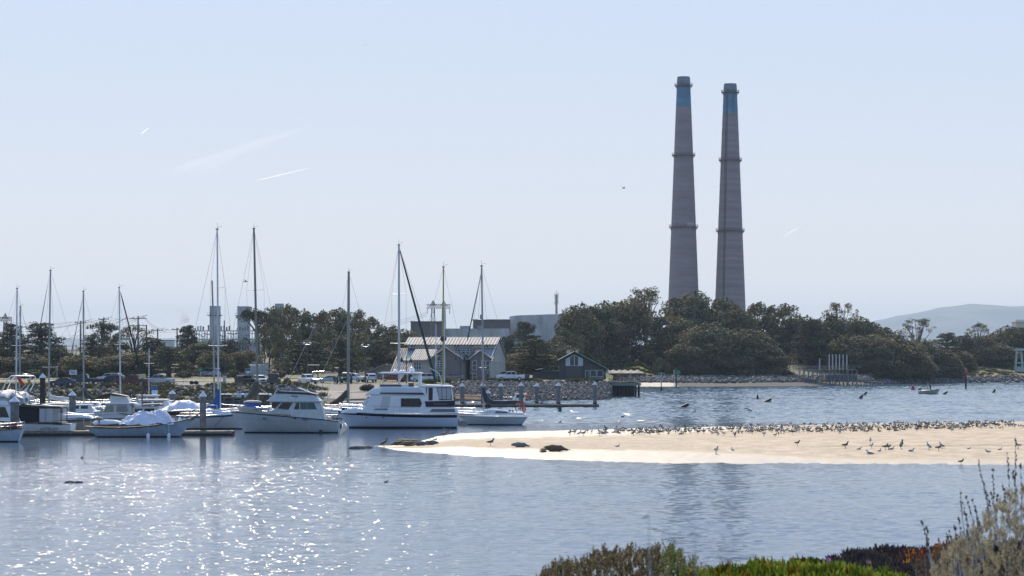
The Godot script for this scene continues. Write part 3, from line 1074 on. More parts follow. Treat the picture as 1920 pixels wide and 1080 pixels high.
func tree_kind(kind: String, variant: int) -> Array:
	var key := "%s%d" % [kind, variant]
	if crowns.has(key):
		return crowns[key]
	R.seed = hash(kind) % 1000 + variant * 31
	var b := MB.new()
	var w := MB.new()
	var olive := Color(0.135, 0.128, 0.05)
	var brown := Color(0.19, 0.148, 0.07)
	var dark := Color(0.062, 0.062, 0.033)
	match kind:
		"dome":
			w.tube([Vector3(0, -0.5, 0), Vector3(0.3, 5, 0), Vector3(0.5, 12, 0)], [0.7, 0.5, 0.2], 7)
			for i in 46:
				var e := asin(R.randf_range(-0.12, 1.0))
				var a := TAU * R.randf()
				var k := R.randf_range(0.62, 0.86)
				var at := Vector3(cos(a) * cos(e) * 7.6 * k, 7.0 + sin(e) * 10.6 * k, sin(a) * cos(e) * 7.6 * k)
				var r := R.randf_range(1.5, 2.9)
				leaf_cloud(b, at, Vector3(r, r * 0.85, r) * 1.12, 3.0, 0.5, olive.lerp(brown, R.randf()), 0.5)
				if i % 4 == 0:
					limb(w, Vector3(0.3, R.randf_range(3, 8), 0), at, 0.25, 0.06)
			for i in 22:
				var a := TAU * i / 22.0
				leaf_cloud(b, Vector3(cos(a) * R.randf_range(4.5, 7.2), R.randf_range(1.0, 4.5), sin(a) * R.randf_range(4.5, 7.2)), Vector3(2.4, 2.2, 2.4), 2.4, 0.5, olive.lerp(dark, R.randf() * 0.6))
		"grove":
			var top := Vector3(R.randf_range(-1, 1), 13, R.randf_range(-1, 1))
			w.tube([Vector3(0, -0.5, 0), Vector3(0.2, 6, 0.1), top], [0.55, 0.42, 0.2], 6)
			w.tube([Vector3(-2.4, -0.5, 1), Vector3(-2.0, 7, 1), Vector3(-3.4, 13, 0.5)], [0.4, 0.3, 0.12], 6)
			for i in 62:
				var a := TAU * R.randf()
				var y := R.randf_range(6.5, 18.6)
				var wide := 6.9 * sin(clampf((21.5 - y) / 14.0, 0, 1) * PI * 0.62 + 0.25)
				var at := Vector3(cos(a) * wide * R.randf_range(0.4, 1), y, sin(a) * wide * R.randf_range(0.4, 1))
				var r := R.randf_range(1.0, 2.0)
				leaf_cloud(b, at, Vector3(r, r * 0.75, r), 2.8, 0.5, olive.lerp(brown, R.randf()), 0.5)
				if i % 2 == 0:
					limb(w, Vector3(0.2, R.randf_range(5, 12), 0), at, 0.16, 0.05)
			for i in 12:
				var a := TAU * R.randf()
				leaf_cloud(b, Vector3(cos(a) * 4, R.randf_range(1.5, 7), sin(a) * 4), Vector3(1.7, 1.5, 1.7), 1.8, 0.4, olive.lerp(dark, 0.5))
		"cypress":
			w.tube([Vector3(0, -0.5, 0), Vector3(0.4, 4, 0), Vector3(-0.3, 11, 0), Vector3(0.2, 17.5, 0)], [0.9, 0.7, 0.45, 0.12], 7)
			for i in 36:
				var y := 3.0 + 16.2 * pow(float(i) / 35.0, 0.9)
				var a := 2.4 * i + R.randf()
				var reach := lerpf(8.0, 1.6, pow(y / 20.0, 1.7)) * R.randf_range(0.62, 1.05)
				var at := Vector3(cos(a) * reach * 0.72, y + R.randf_range(-0.6, 0.8), sin(a) * reach * 0.72)
				leaf_cloud(b, at, Vector3(reach * 0.42 + 0.9, R.randf_range(0.5, 1.0), reach * 0.42 + 0.9), 3.1, 0.40, dark.lerp(olive, R.randf() * 0.5), 0.4)
				for j in 3:
					var aa := a + R.randf_range(-0.6, 0.6)
					leaf_cloud(b, Vector3(cos(aa) * reach * 1.05, y + R.randf_range(0.0, 1.3), sin(aa) * reach * 1.05), Vector3(1.1, 0.4, 1.1), 3.2, 0.34, dark.lerp(olive, R.randf() * 0.6), 0.4)
				limb(w, Vector3(0, y - 1.2, 0), at, 0.22, 0.05)
		"umbrella":
			w.tube([Vector3(0, -0.5, 0), Vector3(-0.4, 6, 0), Vector3(0.5, 11, 0), Vector3(0.2, 15.5, 0)], [0.6, 0.5, 0.42, 0.2], 7)
			for i in 20:
				var a := 2.4 * i
				var reach := R.randf_range(1.5, 6.6)
				var at := Vector3(cos(a) * reach + 1.2, 18.6 - reach * 0.42 - R.randf_range(0, 2.6), sin(a) * reach)
				leaf_cloud(b, at, Vector3(R.randf_range(1.4, 2.5), 0.75, R.randf_range(1.4, 2.5)), 3.3, 0.38, dark.lerp(olive, R.randf() * 0.4), 0.3)
				limb(w, Vector3(0.3, R.randf_range(9.5, 14), 0), at, 0.2, 0.06)
			for i in 4:
				var a := 1.7 * i
				leaf_cloud(b, Vector3(cos(a) * 4.6, R.randf_range(8.5, 11), sin(a) * 3.5), Vector3(1.7, 0.6, 1.5), 3.0, 0.36, dark, 0.3)
		"open":
			w.tube([Vector3(0, -0.5, 0), Vector3(0.3, 5, 0), Vector3(0.2, 8, 0)], [0.6, 0.5, 0.4], 7)
			for i in 26:
				var a := 2.4 * i + R.randf()
				var e := R.randf_range(0.25, 1.45)
				var at := Vector3(cos(a) * cos(e) * 8.4, 7.5 + sin(e) * 11.6, sin(a) * cos(e) * 8.4)
				limb(w, Vector3(0.2, R.randf_range(6, 9), 0), at, 0.24, 0.06)
				for j in 3:
					var q := at + Vector3(R.randf_range(-1.6, 1.6), R.randf_range(-0.9, 0.7), R.randf_range(-1.6, 1.6))
					leaf_cloud(b, q, Vector3(R.randf_range(0.7, 1.3), 0.55, R.randf_range(0.7, 1.3)), 2.9, 0.34, olive.lerp(brown, R.randf()), 0.3)
		"scrub":
			for i in 12:
				var a := TAU * R.randf()
				var k := R.randf()
				leaf_cloud(b, Vector3(cos(a) * 6.5 * k, 5.0 + 8 * (1 - k) * R.randf(), sin(a) * 6.5 * k), Vector3(3.4, 4.2, 3.4), 1.9, 0.85, Color(0.06, 0.06, 0.025).lerp(Color(0.10, 0.08, 0.04), R.randf()), 0.4)
			w.tube([Vector3(0, -0.5, 0), Vector3(0.3, 6, 0)], [0.5, 0.2], 5)
	crowns[key] = [b.mesh(), w.mesh()]
	return crowns[key]

func tree(px: float, ytop: float, wide: float, d: float, kind: String, variant: int, label: String, group := "", sink := 0.0) -> Node3D:
	var off := d - lin(SHORE, px)
	var g := land(px, off)
	g.y -= sink
	var h := (P(px, ytop, d).y - g.y) * (1.07 if kind == "dome" else 1.02)
	var o := thing({"dome": "broadleaf_tree", "grove": "eucalyptus_tree", "cypress": "cypress_tree", "umbrella": "pine_tree", "open": "open_crowned_tree", "scrub": "bush"}[kind], label, "bush" if kind == "scrub" else "tree", g, variant * 1.7 + px * 0.37, group)
	var m := tree_kind(kind, variant % 4)
	var s := wide / F * d / 17.0
	for k in 2:
		var c := MeshInstance3D.new()
		c.name = ["crown", "trunk"][k]
		c.mesh = m[k]
		c.scale = Vector3(s, h / 20.0, s)
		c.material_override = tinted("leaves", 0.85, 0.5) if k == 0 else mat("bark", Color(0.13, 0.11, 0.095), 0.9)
		o.add_child(c, true)
	return o

func woods() -> void:
	var far := "trees along the far shore"
	var left := "trees behind the marina road"
	var v := 0
	for q in [
		# the wood round the chimneys, back rows first
		[1172, 546, 125, 800, "dome", "tall dome-crowned tree directly left of the see-through crown"],
		[1212, 541, 112, 812, "open", "see-through open-crowned tree with sky gaps left of the taller chimney"],
		[1300, 537, 128, 835, "dome", "highest broad crown, standing right in front of the taller chimney's foot"],
		[1350, 549, 105, 845, "dome", "rounded crown in front of the gap between both chimneys"],
		[1385, 572, 80, 838, "dome", "lower rounded crown before the shorter chimney's foot"],
		[1424, 561, 88, 852, "grove", "feathery crown just right of the shorter chimney's foot"],
		[1466, 571, 92, 862, "grove", "feathery crown second right of the shorter chimney"],
		[1502, 584, 84, 850, "dome", "rounded crown above the dark gap with bare trunks"],
		[1576, 567, 76, 868, "open", "flat airy crown standing highest above the timber landing"],
		[1556, 586, 100, 825, "dome", "dense crown under the flat airy crown"],
		[1612, 588, 96, 832, "dome", "dense crown on the slope right of the flat airy crown"],
		[1660, 607, 86, 852, "dome", "dense crown where the tree line steps down toward the hills"],
		[1720, 597, 74, 865, "open", "airy crown rising alone against the blue hills"],
		[1776, 626, 80, 885, "cypress", "dark layered conifer in the dip below the hills"],
		[1806, 630, 70, 905, "cypress", "small dark conifer left of the twiggy crown by the grassy slope"],
		[1834, 606, 54, 912, "open", "twiggy small crown against the hills above the grassy slope"],
		[1846, 622, 92, 922, "dome", "round crown above the grassy slope, left of its neighbour"],
		[1893, 609, 96, 930, "dome", "large round crown below the white house on the rise"],
		[1940, 602, 90, 930, "dome", "crown cut by the right edge, below the white house"],
		[1868, 640, 88, 915, "dome", "low broad crown at the top of the grassy slope"],
		[1795, 655, 70, 890, "dome", "low shaded crown at the grassy slope's left end"],
		# front rows down to the stones
		[1086, 566, 96, 770, "dome", "brown rounded tree at the wood's left end, right of the pale hall"],
		[1122, 556, 108, 782, "dome", "big brown dome tree behind the restaurant's roof"],
		[1060, 610, 70, 742, "dome", "lower shaded tree directly behind the green-roofed restaurant"],
		[1140, 606, 90, 806, "cypress", "dark layered conifer behind the restaurant terrace umbrellas"],
		[1236, 598, 80, 776, "cypress", "dark leaning conifer above the grassy knoll"],
		[1270, 592, 96, 788, "dome", "shaded tree below the taller chimney, right of the knoll"],
		[1336, 596, 132, 772, "dome", "largest front tree, brown, with foliage down to the stone bank"],
		[1290, 640, 90, 764, "dome", "low front tree behind the channel marks"],
		[1398, 612, 122, 778, "dome", "big front tree below the shorter chimney, foliage to the stones"],
		[1440, 648, 84, 774, "dome", "low front tree at the right end of the tall front group"],
		[1362, 655, 100, 766, "dome", "low bushy tree on the stone bank below both chimneys"],
		[1520, 602, 96, 822, "cypress", "dark conifer with bare lower trunk beside the fenced yard"],
		[1480, 600, 70, 845, "cypress", "dark conifer with bare trunk showing sky beneath"],
		[1596, 622, 96, 812, "dome", "front tree directly behind the tall bare posts"],
		[1566, 640, 70, 815, "cypress", "dark conifer between the tall bare posts and the gap"],
		[1640, 620, 104, 812, "dome", "front tree right of the timber landing"],
		[1690, 634, 112, 816, "dome", "broad front tree overhanging the water right of centre of the dark bank"],
		[1730, 630, 96, 838, "dome", "front tree under the airy crown, foliage to the waterline"],
		[1762, 652, 84, 842, "dome", "last broad front tree before the grassy slope"],
		[1660, 668, 90, 806, "dome", "low bushy tree hanging over the water beside the landing"],
		[1715, 672, 90, 822, "dome", "low bushy tree hanging over the water behind the motorboat"],
		[1775, 678, 70, 838, "dome", "low bush-like tree at the foot of the grassy slope"],
	]:
		tree(q[0], q[1], q[2] * 1.1, q[3], q[4], v, q[5], far, 0.0)
		v += 1
	for q in [
		[524, 573, 62, 735, "grove", "leftmost tall eucalyptus of the grove, below the small grey tower"],
		[556, 576, 64, 742, "grove", "second tall eucalyptus of the grove behind the sport fishing boat"],
		[590, 577, 62, 738, "grove", "third tall eucalyptus, left of the leaning stays"],
		[624, 579, 62, 745, "grove", "fourth tall eucalyptus, just left of the olive mast"],
		[658, 583, 62, 740, "grove", "tall eucalyptus right behind the olive mast"],
		[692, 592, 62, 748, "grove", "eucalyptus where the grove starts to step down"],
		[724, 606, 60, 742, "grove", "shorter eucalyptus left of the green furled headsail"],
		[758, 612, 70, 765, "dome", "rounded tree behind the tall white mast, left of the gabled hall"],
		[790, 622, 60, 770, "dome", "rounded tree below the horned power tower"],
		[540, 612, 60, 700, "grove", "lower eucalyptus in front of the grove's left part"],
		[606, 615, 66, 705, "grove", "lower eucalyptus in front of the grove's middle"],
		[670, 622, 70, 702, "grove", "lower eucalyptus behind the olive mast's foot"],
		[484, 566, 76, 672, "umbrella", "tall pine with umbrella crown behind the olive-covered mast"],
		[505, 606, 48, 690, "grove", "slim eucalyptus right of the umbrella pine"],
		[352, 613, 52, 652, "cypress", "pointed dark cypress below the steam plume"],
		[378, 634, 74, 640, "dome", "rounded dark tree left of the white mast with blue sail cover"],
		[430, 640, 66, 652, "cypress", "dark cypress below the pipe works, right of the white mast"],
		[455, 652, 60, 640, "dome", "low rounded tree behind the white truck on the road"],
		[404, 656, 60, 632, "dome", "low tree behind the white van"],
		[576, 640, 112, 585, "cypress", "broad dark cypress with drooping boughs behind the white pickup"],
		[640, 636, 92, 610, "cypress", "dark cypress behind the olive mast, taller than its neighbours"],
		[700, 640, 86, 640, "cypress", "dark cypress left of the gabled hall's long roof"],
		[735, 655, 70, 640, "dome", "shaded tree touching the gabled hall's long roof"],
		[190, 592, 52, 640, "umbrella", "wind-shaped pine crown leaning right above the dark trees"],
		[172, 630, 64, 622, "cypress", "dark cypress under the wind-shaped pine"],
		[216, 622, 56, 650, "grove", "feathery tree left of the mast with the black headsail"],
		[252, 612, 66, 655, "open", "airy tree beneath the tallest power pole"],
		[286, 634, 70, 625, "cypress", "dark cypress right of the black furled headsail"],
		[316, 652, 84, 610, "cypress", "wide flat cypress behind the silver pickup"],
		[246, 656, 84, 612, "dome", "shaded round tree behind the maroon pickup"],
		[150, 664, 76, 610, "dome", "shaded round tree behind the dark pickup"],
		[205, 664, 70, 606, "dome", "shaded round tree behind the pale roofed car"],
		[78, 609, 96, 632, "cypress", "broad dark cypress behind the second mast from the edge group"],
		[22, 610, 70, 645, "cypress", "dark cypress behind the leftmost pair of masts"],
		[-20, 622, 80, 640, "cypress", "dark cypress cut by the left edge"],
		[110, 652, 60, 618, "cypress", "lower dark cypress left of the substation gap"],
		[50, 660, 84, 612, "dome", "shaded round tree behind the white boat arch"],
		[0, 664, 80, 610, "dome", "shaded round tree at the left edge under the cypresses"],
		[985, 606, 66, 735, "cypress", "dark tree between the gabled hall and the pale concrete hall"],
		[950, 632, 50, 700, "cypress", "dark tree just behind the gabled hall's right end"],
		[1035, 636, 84, 705, "dome", "shaded tree between the cypress by the quay and the restaurant roof"],
		[990, 655, 90, 690, "dome", "low shaded tree behind the quay cypress"],
		[1003, 638, 96, 560, "cypress", "black-green spreading cypress on the quay between hall and restaurant"],
		[60, 688, 60, 570, "scrub", "brown roadside bush behind the white boat's arch"],
		[112, 686, 36, 560, "scrub", "bright green roadside bush behind the dark sedan"],
		[20, 690, 50, 570, "scrub", "brown roadside bush at the left edge"],
		[345, 690, 40, 575, "scrub", "roadside bush right of the silver pickup"],
		[440, 690, 44, 575, "scrub", "yellow-green roadside bush left of the white truck"],
		[520, 690, 50, 575, "scrub", "roadside bush behind the dark utility van"],
		[690, 712, 30, 478, "scrub", "low green bush beside the pickup at the ramp"],
		[538, 703, 18, 482, "scrub", "small round pale bush above the flybridge windscreen"],
		[1240, 668, 24, 758, "dome", "small dark tree at the grassy knoll's right shoulder"],
		[1236, 676, 30, 762, "scrub", "sunlit bush at the grassy knoll's right foot"],
		[1280, 685, 46, 764, "scrub", "low bush on the stone bank by the green channel board"],
		[1470, 690, 50, 775, "scrub", "sunlit bush at the stone bank's right end"],
	]:
		tree(q[0], q[1], q[2] * (1.35 if q[4] != "scrub" else 1.0), q[3], q[4], v, q[5], left)
		v += 1

# ---------------------------------------------------------------- buildings on the quay
func moved(b: MB, t: Transform3D, from := 0) -> void:
	for i in range(from, b.v.size()):
		b.v[i] = t * b.v[i]
		b.n[i] = (t.basis * b.n[i]).normalized()

# a sloping sheet-metal roof: slab plus its raised seams, from eave a-b up to ridge d-c
func metal_roof(called: String, a: Vector3, bb: Vector3, c: Vector3, d: Vector3, seams: int, m: Material, parent: Node3D) -> MeshInstance3D:
	var up := (bb - a).cross(d - a).normalized()
	var b := MB.new()
	var t := up * -0.14
	b.quad(a, bb, c, d)
	b.quad(d + t, c + t, bb + t, a + t)
	b.quad(a + t, bb + t, bb, a)
	b.quad(bb + t, c + t, c, bb)
	b.quad(c + t, d + t, d, c)
	b.quad(d + t, a + t, a, d)
	var o := part(b, called, m, parent)
	for i in seams:
		var k := (i + 0.5) / seams
		b = MB.new()
		var p := a.lerp(bb, k)
		var q := d.lerp(c, k)
		var w := (bb - a).normalized() * 0.07
		b.quad(p - w + up * 0.002, p - w + up * 0.11, q - w + up * 0.11, q - w + up * 0.002)
		b.quad(p - w + up * 0.11, p + w + up * 0.11, q + w + up * 0.11, q - w + up * 0.11)
		b.quad(p + w + up * 0.11, p + w + up * 0.002, q + w + up * 0.002, q + w + up * 0.11)
		b.quad(p - w, p + w, p + w + up * 0.11, p - w + up * 0.11)
		part(b, "roof_seam", m, o)
	return o

func window(parent: Node3D, at: Vector3, w: float, h: float, nx: int, ny: int, t := Basis(), frame_m: Material = null) -> void:
	var fm := frame_m if frame_m else mat("window_white", Color(0.62, 0.64, 0.64), 0.5)
	var b := MB.new()
	for i in nx + 1:
		b.box(at + t * Vector3(-w / 2 + w * i / nx, 0, 0.06), Vector3(0.09, h + 0.09, 0.12), t)
	for j in ny + 1:
		for i in nx:
			b.box(at + t * Vector3(-w / 2 + w * (i + 0.5) / nx, -h / 2 + h * j / ny, 0.06), Vector3(w / nx - 0.09, 0.09, 0.11), t)
	var f := part(b, "window", fm, parent)
	for i in nx:
		for j in ny:
			b = MB.new()
			b.box(at + t * Vector3(-w / 2 + w * (i + 0.5) / nx, -h / 2 + h * (j + 0.5) / ny, 0.03), Vector3(w / nx - 0.05, h / ny - 0.05, 0.03), t)
			part(b, "pane", mat("window_glass", Color(0.045, 0.065, 0.075), 0.06), f)

func siding(parent: Node3D, called: String, poly: PackedVector2Array, z0: float, z1: float, m: Material, step: float, t := Transform3D()) -> void:
	var b := MB.new()
	b.prism(poly, z0, z1)
	moved(b, t)
	var wall := part(b, called, m, parent)
	# battens over the board joints on the face turned to the harbour
	var lo := 1e9
	var hi := -1e9
	for p in poly:
		lo = minf(lo, p.x)
		hi = maxf(hi, p.x)
	var x := lo + step
	while x < hi - step * 0.5:
		var ys := []
		for i in poly.size():
			var p := poly[i]
			var q := poly[(i + 1) % poly.size()]
			if (p.x - x) * (q.x - x) < 0:
				ys.append(lerpf(p.y, q.y, (x - p.x) / (q.x - p.x)))
		if ys.size() == 2:
			b = MB.new()
			b.box(Vector3(x, (ys[0] + ys[1]) / 2, z1 + 0.02), Vector3(0.07, absf(ys[1] - ys[0]) - 0.04, 0.05))
			moved(b, t)
			part(b, "batten", m, wall)
		x += step

func buildings() -> void:
	gabled_hall()
	restaurant()
	small_sheds()

func gabled_hall() -> void:
	var s := 0.109
	var o := thing("gabled_hall", "large grey-brown boarded hall with pale ribbed metal roofs and three gables facing the quay", "building", Vector3(P(852, 668, 548).x, 3.3, -548.0), -0.2)
	o.scale = Vector3(0.95, 0.93, 0.95)
	var brown := mat("boards_brown", Color(0.29, 0.25, 0.235), 0.85, 0.0, 0.25, Vector3(1.5, 0.1, 1.5))
	var cream := mat("boards_cream", Color(0.6, 0.57, 0.49), 0.8, 0.0, 0.2, Vector3(1.5, 0.1, 1.5))
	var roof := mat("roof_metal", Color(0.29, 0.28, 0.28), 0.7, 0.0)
	var trim := mat("trim_pale", Color(0.5, 0.48, 0.43), 0.7)
	# long body with the raised clerestory; the profile runs front to back
	var side := Transform3D(Basis(Vector3(0, 0, -1), Vector3(0, 1, 0), Vector3(1, 0, 0)), Vector3.ZERO)
	siding(o, "hall_wall", PackedVector2Array([Vector2(-8, 0), Vector2(-8, 4.5), Vector2(-3.2, 7.05), Vector2(-3.2, 7.9), Vector2(0, 9.3), Vector2(3.2, 7.9), Vector2(8, 4.9), Vector2(8, 0)]), -9.6, 9.6, cream, 1.2, side)
	metal_roof("clerestory_roof", Vector3(-10.2, 7.95, 3.9), Vector3(10.2, 7.95, 3.9), Vector3(10.2, 9.6, -0.05), Vector3(-10.2, 9.6, -0.05), 30, roof, o)
	metal_roof("clerestory_roof", Vector3(10.2, 7.9, -3.9), Vector3(-10.2, 7.9, -3.9), Vector3(-10.2, 9.6, 0.0), Vector3(10.2, 9.6, 0.0), 10, roof, o)
	metal_roof("upper_roof", Vector3(-3.0, 4.3, 8.7), Vector3(10.1, 4.3, 8.7), Vector3(10.1, 7.15, 3.22), Vector3(-3.0, 7.15, 3.22), 18, roof, o)
	metal_roof("back_roof", Vector3(10.1, 4.7, -8.7), Vector3(-10, 4.7, -8.7), Vector3(-10, 7.9, -3.4), Vector3(10.1, 7.9, -3.4), 8, roof, o)
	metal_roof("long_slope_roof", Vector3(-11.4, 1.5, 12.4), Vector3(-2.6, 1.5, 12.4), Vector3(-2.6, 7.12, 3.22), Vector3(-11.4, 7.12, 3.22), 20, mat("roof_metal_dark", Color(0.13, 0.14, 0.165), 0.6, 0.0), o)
	var b := MB.new()
	b.box(Vector3(-6.8, 1.6, 6.2), Vector3(7.6, 3.2, 6.0))
	part(b, "porch_wall", brown, o)
	b = MB.new()
	b.box(Vector3(-10.9, 3.0, 4.5), Vector3(0.3, 6.0, 5.0))
	part(b, "end_wall", cream, o)
	for i in 6:
		window(o, Vector3(-8.4 + i * 3.2, 7.55, 3.2), 1.2, 0.6, 2, 1)
	# gable wing in the middle
	siding(o, "wing_wall", PackedVector2Array([Vector2(-2.0, 0), Vector2(-2.0, 5.0), Vector2(1.3, 7.1), Vector2(5.0, 5.0), Vector2(5.0, 0)]), 6, 14, brown, 0.55)
	metal_roof("wing_roof", Vector3(-2.7, 4.6, 5.0), Vector3(-2.7, 4.6, 14.5), Vector3(1.3, 7.3, 14.5), Vector3(1.3, 7.3, 5.0), 12, roof, o)
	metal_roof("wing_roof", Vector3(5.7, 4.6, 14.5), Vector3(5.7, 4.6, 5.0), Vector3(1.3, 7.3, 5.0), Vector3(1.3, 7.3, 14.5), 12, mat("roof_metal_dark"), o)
	window(o, Vector3(0.0, 4.1, 14.02), 2.35, 2.5, 4, 5)
	window(o, Vector3(0.0, 1.2, 14.02), 2.1, 2.1, 4, 2)
	for x in [-2.35, 5.35]:
		b = MB.new()
		b.rod(Vector3(x, 4.62, 14.58), Vector3(1.3, 7.32, 14.58), 0.11, 4)
		part(b, "barge_board", trim, o)
	# side roof left of the wing, catching the sun
	metal_roof("side_roof", Vector3(-6.9, 4.55, 13.2), Vector3(-2.1, 4.55, 13.2), Vector3(-2.1, 6.9, 7.2), Vector3(-6.9, 6.9, 7.2), 11, roof, o)
	b = MB.new()
	b.box(Vector3(-4.3, 2.3, 10.0), Vector3(4.2, 4.6, 5.0))
	part(b, "side_wall", cream, o)
	window(o, Vector3(-5.2, 3.3, 12.52), 1.6, 1.6, 3, 2)
	# dormer
	b = MB.new()
	b.box(Vector3(4.2, 6.4, 8.2), Vector3(3.6, 1.7, 3.0))
	part(b, "dormer", mat("boards_blue", Color(0.16, 0.175, 0.19), 0.8), o)
	b = MB.new()
	b.box(Vector3(4.2, 7.3, 8.2), Vector3(4.0, 0.12, 3.4))
	part(b, "dormer_roof", roof, o)
	for i in 3:
		window(o, Vector3(3.2 + i * 1.0, 6.4, 9.72), 0.7, 1.1, 1, 2)
	# right wing
	var t := Transform3D(Basis(Vector3.UP, 0.34), Vector3(7.7, 0, 10.0))
	siding(o, "right_wing_wall", PackedVector2Array([Vector2(-2.1, 0), Vector2(-2.1, 5.0), Vector2(0.0, 6.4), Vector2(2.2, 5.0), Vector2(2.2, 0)]), -5, 0.8, brown, 0.55, t)
	var k := 0
	for q in [[-2.45, -5.0, 0.0], [2.55, 0.0, 1.0]]:
		var a := Vector3(q[0], 4.75, -5.0)
		var c := Vector3(q[0], 4.75, 1.2)
		var e := Vector3(0, 6.6, 1.2)
		var f := Vector3(0, 6.6, -5.0)
		if k == 0:
			metal_roof("right_wing_roof", t * a, t * c, t * e, t * f, 9, roof, o)
		else:
			metal_roof("right_wing_roof", t * c, t * a, t * f, t * e, 9, roof, o)
		b = MB.new()
		b.rod(t * (c + Vector3(0, 0.03, 0.08)), t * (e + Vector3(0, 0.03, 0.08)), 0.1, 4)
		part(b, "barge_board", trim, o)
		k += 1
	for q in [[-1.2, 3.4, 0.9, 2.0], [0.75, 3.4, 0.85, 2.0], [1.65, 3.4, 0.8, 2.0], [-1.2, 0.9, 0.9, 1.4]]:
		window(o, t * Vector3(q[0], q[1], 0.82), q[2], q[3], 1, 2, t.basis)
	var e2 := Basis(Vector3.UP, PI / 2)
	for q in [[7.6, 1.0, 1.0, 1.4], [7.2, -0.6, 1.1, 1.8], [3.4, 3.4, 0.9, 1.6], [3.4, -3.4, 0.9, 1.6]]:
		window(o, Vector3(9.62, q[0], q[1]), q[2], q[3], 2, 2, e2)
	b = MB.new()
	b.rod(Vector3(9.9, 9.5, 0), Vector3(9.9, 4.8, 8.6), 0.12, 4)
	b.rod(Vector3(9.9, 9.5, 0), Vector3(9.9, 4.8, -8.6), 0.12, 4)
	part(b, "barge_board", trim, o)

func restaurant() -> void:
	var d := 553.0
	var s := d / F
	var o := thing("restaurant", "dark boarded waterside restaurant with green roof edge and white-framed gable window, on piles", "building", P(1090, 715, d))
	var wall := mat("boards_dark", Color(0.13, 0.12, 0.12), 0.85, 0.0, 0.3, Vector3(1.5, 0.1, 1.5))
	var green := mat("green_roof", Color(0.03, 0.20, 0.16), 0.5, 0.0, 0.2, Vector3(0.5, 0.5, 0.5))
	siding(o, "wall", px_poly([1048, 716, 1048, 675.5, 1077, 661.5, 1136, 692, 1136, 716], 1090, 715, d), -9, 0, wall, 0.5)
	siding(o, "front_bay", px_poly([1062, 716, 1062, 686, 1091, 686, 1091, 716], 1090, 715, d), 0.06, 0.5, mat("boards_dark_bay", Color(0.11, 0.10, 0.10), 0.85), 0.4)
	var e0 := Vector3((1046 - 1090) * s, (715 - 676) * s, 0)
	var e1 := Vector3((1077 - 1090) * s, (715 - 659.5) * s, 0)
	var e2 := Vector3((1139.5 - 1090) * s, (715 - 692.5) * s, 0)
	var zf := Vector3(0, 0, 0.9)
	var zb := Vector3(0, 0, -9.5)
	metal_roof("roof", e0 + zb, e0 + zf, e1 + zf, e1 + zb, 9, green, o)
	metal_roof("roof", e2 + zf, e2 + zb, e1 + zb, e1 + zf, 9, green, o)
	var b := MB.new()
	b.rod(e0 + zf, e1 + zf, 0.14, 4)
	b.rod(e1 + zf, e2 + zf, 0.14, 4)
	part(b, "roof_edge", mat("green_trim", Color(0.035, 0.11, 0.10), 0.5), o)
	b = MB.new()
	b.prism(px_poly([1060.5, 686, 1060.5, 673, 1077, 664.5, 1093, 672.5, 1093, 686], 1090, 715, d), 0.03, 0.12)
	var gw := part(b, "gable_window", mat("window_white"), o)
	for q in [[1061.5, 685, 1061.5, 673.7, 1067.5, 670.6, 1067.5, 685], [1069, 685, 1069, 670, 1076.3, 666.2, 1076.3, 685], [1077.6, 685, 1077.6, 666.2, 1084, 669.5, 1084, 685], [1085.4, 685, 1085.4, 670.2, 1092, 673.6, 1092, 685]]:
		b = MB.new()
		b.prism(px_poly(q, 1090, 715, d), 0.12, 0.16)
		part(b, "pane", mat("window_glass") if q[0] > 1065 and q[0] < 1080 else mat("blue_white", Color(0.5, 0.56, 0.62), 0.5), gw)
	window(o, Vector3((1101 - 1090) * s, (715 - 703.5) * s, 0.02), 0.75, 1.9, 1, 1)
	window(o, Vector3((1112.5 - 1090) * s, (715 - 700) * s, 0.02), 1.15, 1.3, 1, 1)
	window(o, Vector3((1125 - 1090) * s, (715 - 700) * s, 0.02), 1.25, 1.3, 1, 1)
	window(o, Vector3((1112.5 - 1090) * s, (715 - 708.3) * s, 0.02), 1.15, 0.36, 2, 1)
	window(o, Vector3((1125 - 1090) * s, (715 - 708.3) * s, 0.02), 1.25, 0.36, 2, 1)
	for x in [1065.0, 1068.0, 1081.5]:
		b = MB.new()
		b.tube([Vector3((x - 1090) * s, (715 - 663) * s, -3), Vector3((x - 1090) * s, (715 - 657) * s, -3), Vector3((x - 1090) * s, (715 - 656.4) * s, -3)], [0.2, 0.2, 0.34], 8)
		part(b, "roof_vent", mat("pale_roof"), o)
	# low wing on the left
	siding(o, "low_wing", px_poly([1000, 716, 1000, 697, 1047, 697, 1047, 716], 1090, 715, d), -6, -0.4, wall, 0.5)
	b = MB.new()
	b.box(Vector3((1030 - 1090) * s, (715 - 695.5) * s, -3), Vector3(36 * s, 0.14, 6.6))
	part(b, "low_roof", green, o)
	b = MB.new()
	b.box(Vector3((1011 - 1090) * s, (715 - 692) * s, 0), Vector3(1.6, 0.1, 4.0), Basis(Vector3.BACK, 0.14))
	part(b, "awning", mat("pale_roof"), o)
	# the deck and what carries it
	var deck := P(1168, 715, d)
	o = thing("restaurant_deck", "timber dining deck with railing on dark piles, pale green edge beam below", "deck", deck)
	for i in 22:
		b = MB.new()
		b.box(Vector3(-3.7 + 0.34 * i, -0.05, -3.5), Vector3(0.32, 0.1, 9.5))
		part(b, "plank", M.dock_wood, o)
	b = MB.new()
	b.box(Vector3(-5.3, -0.6, -3.5), Vector3(18.0, 0.5, 9.4))
	part(b, "frame", M.dark_wood, o)
	b = MB.new()
	b.box(Vector3(-0.1, -0.62, 1.26), Vector3(7.6, 0.5, 0.12))
	part(b, "edge_beam", mat("beam_green", Color(0.2, 0.25, 0.23), 0.8), o)
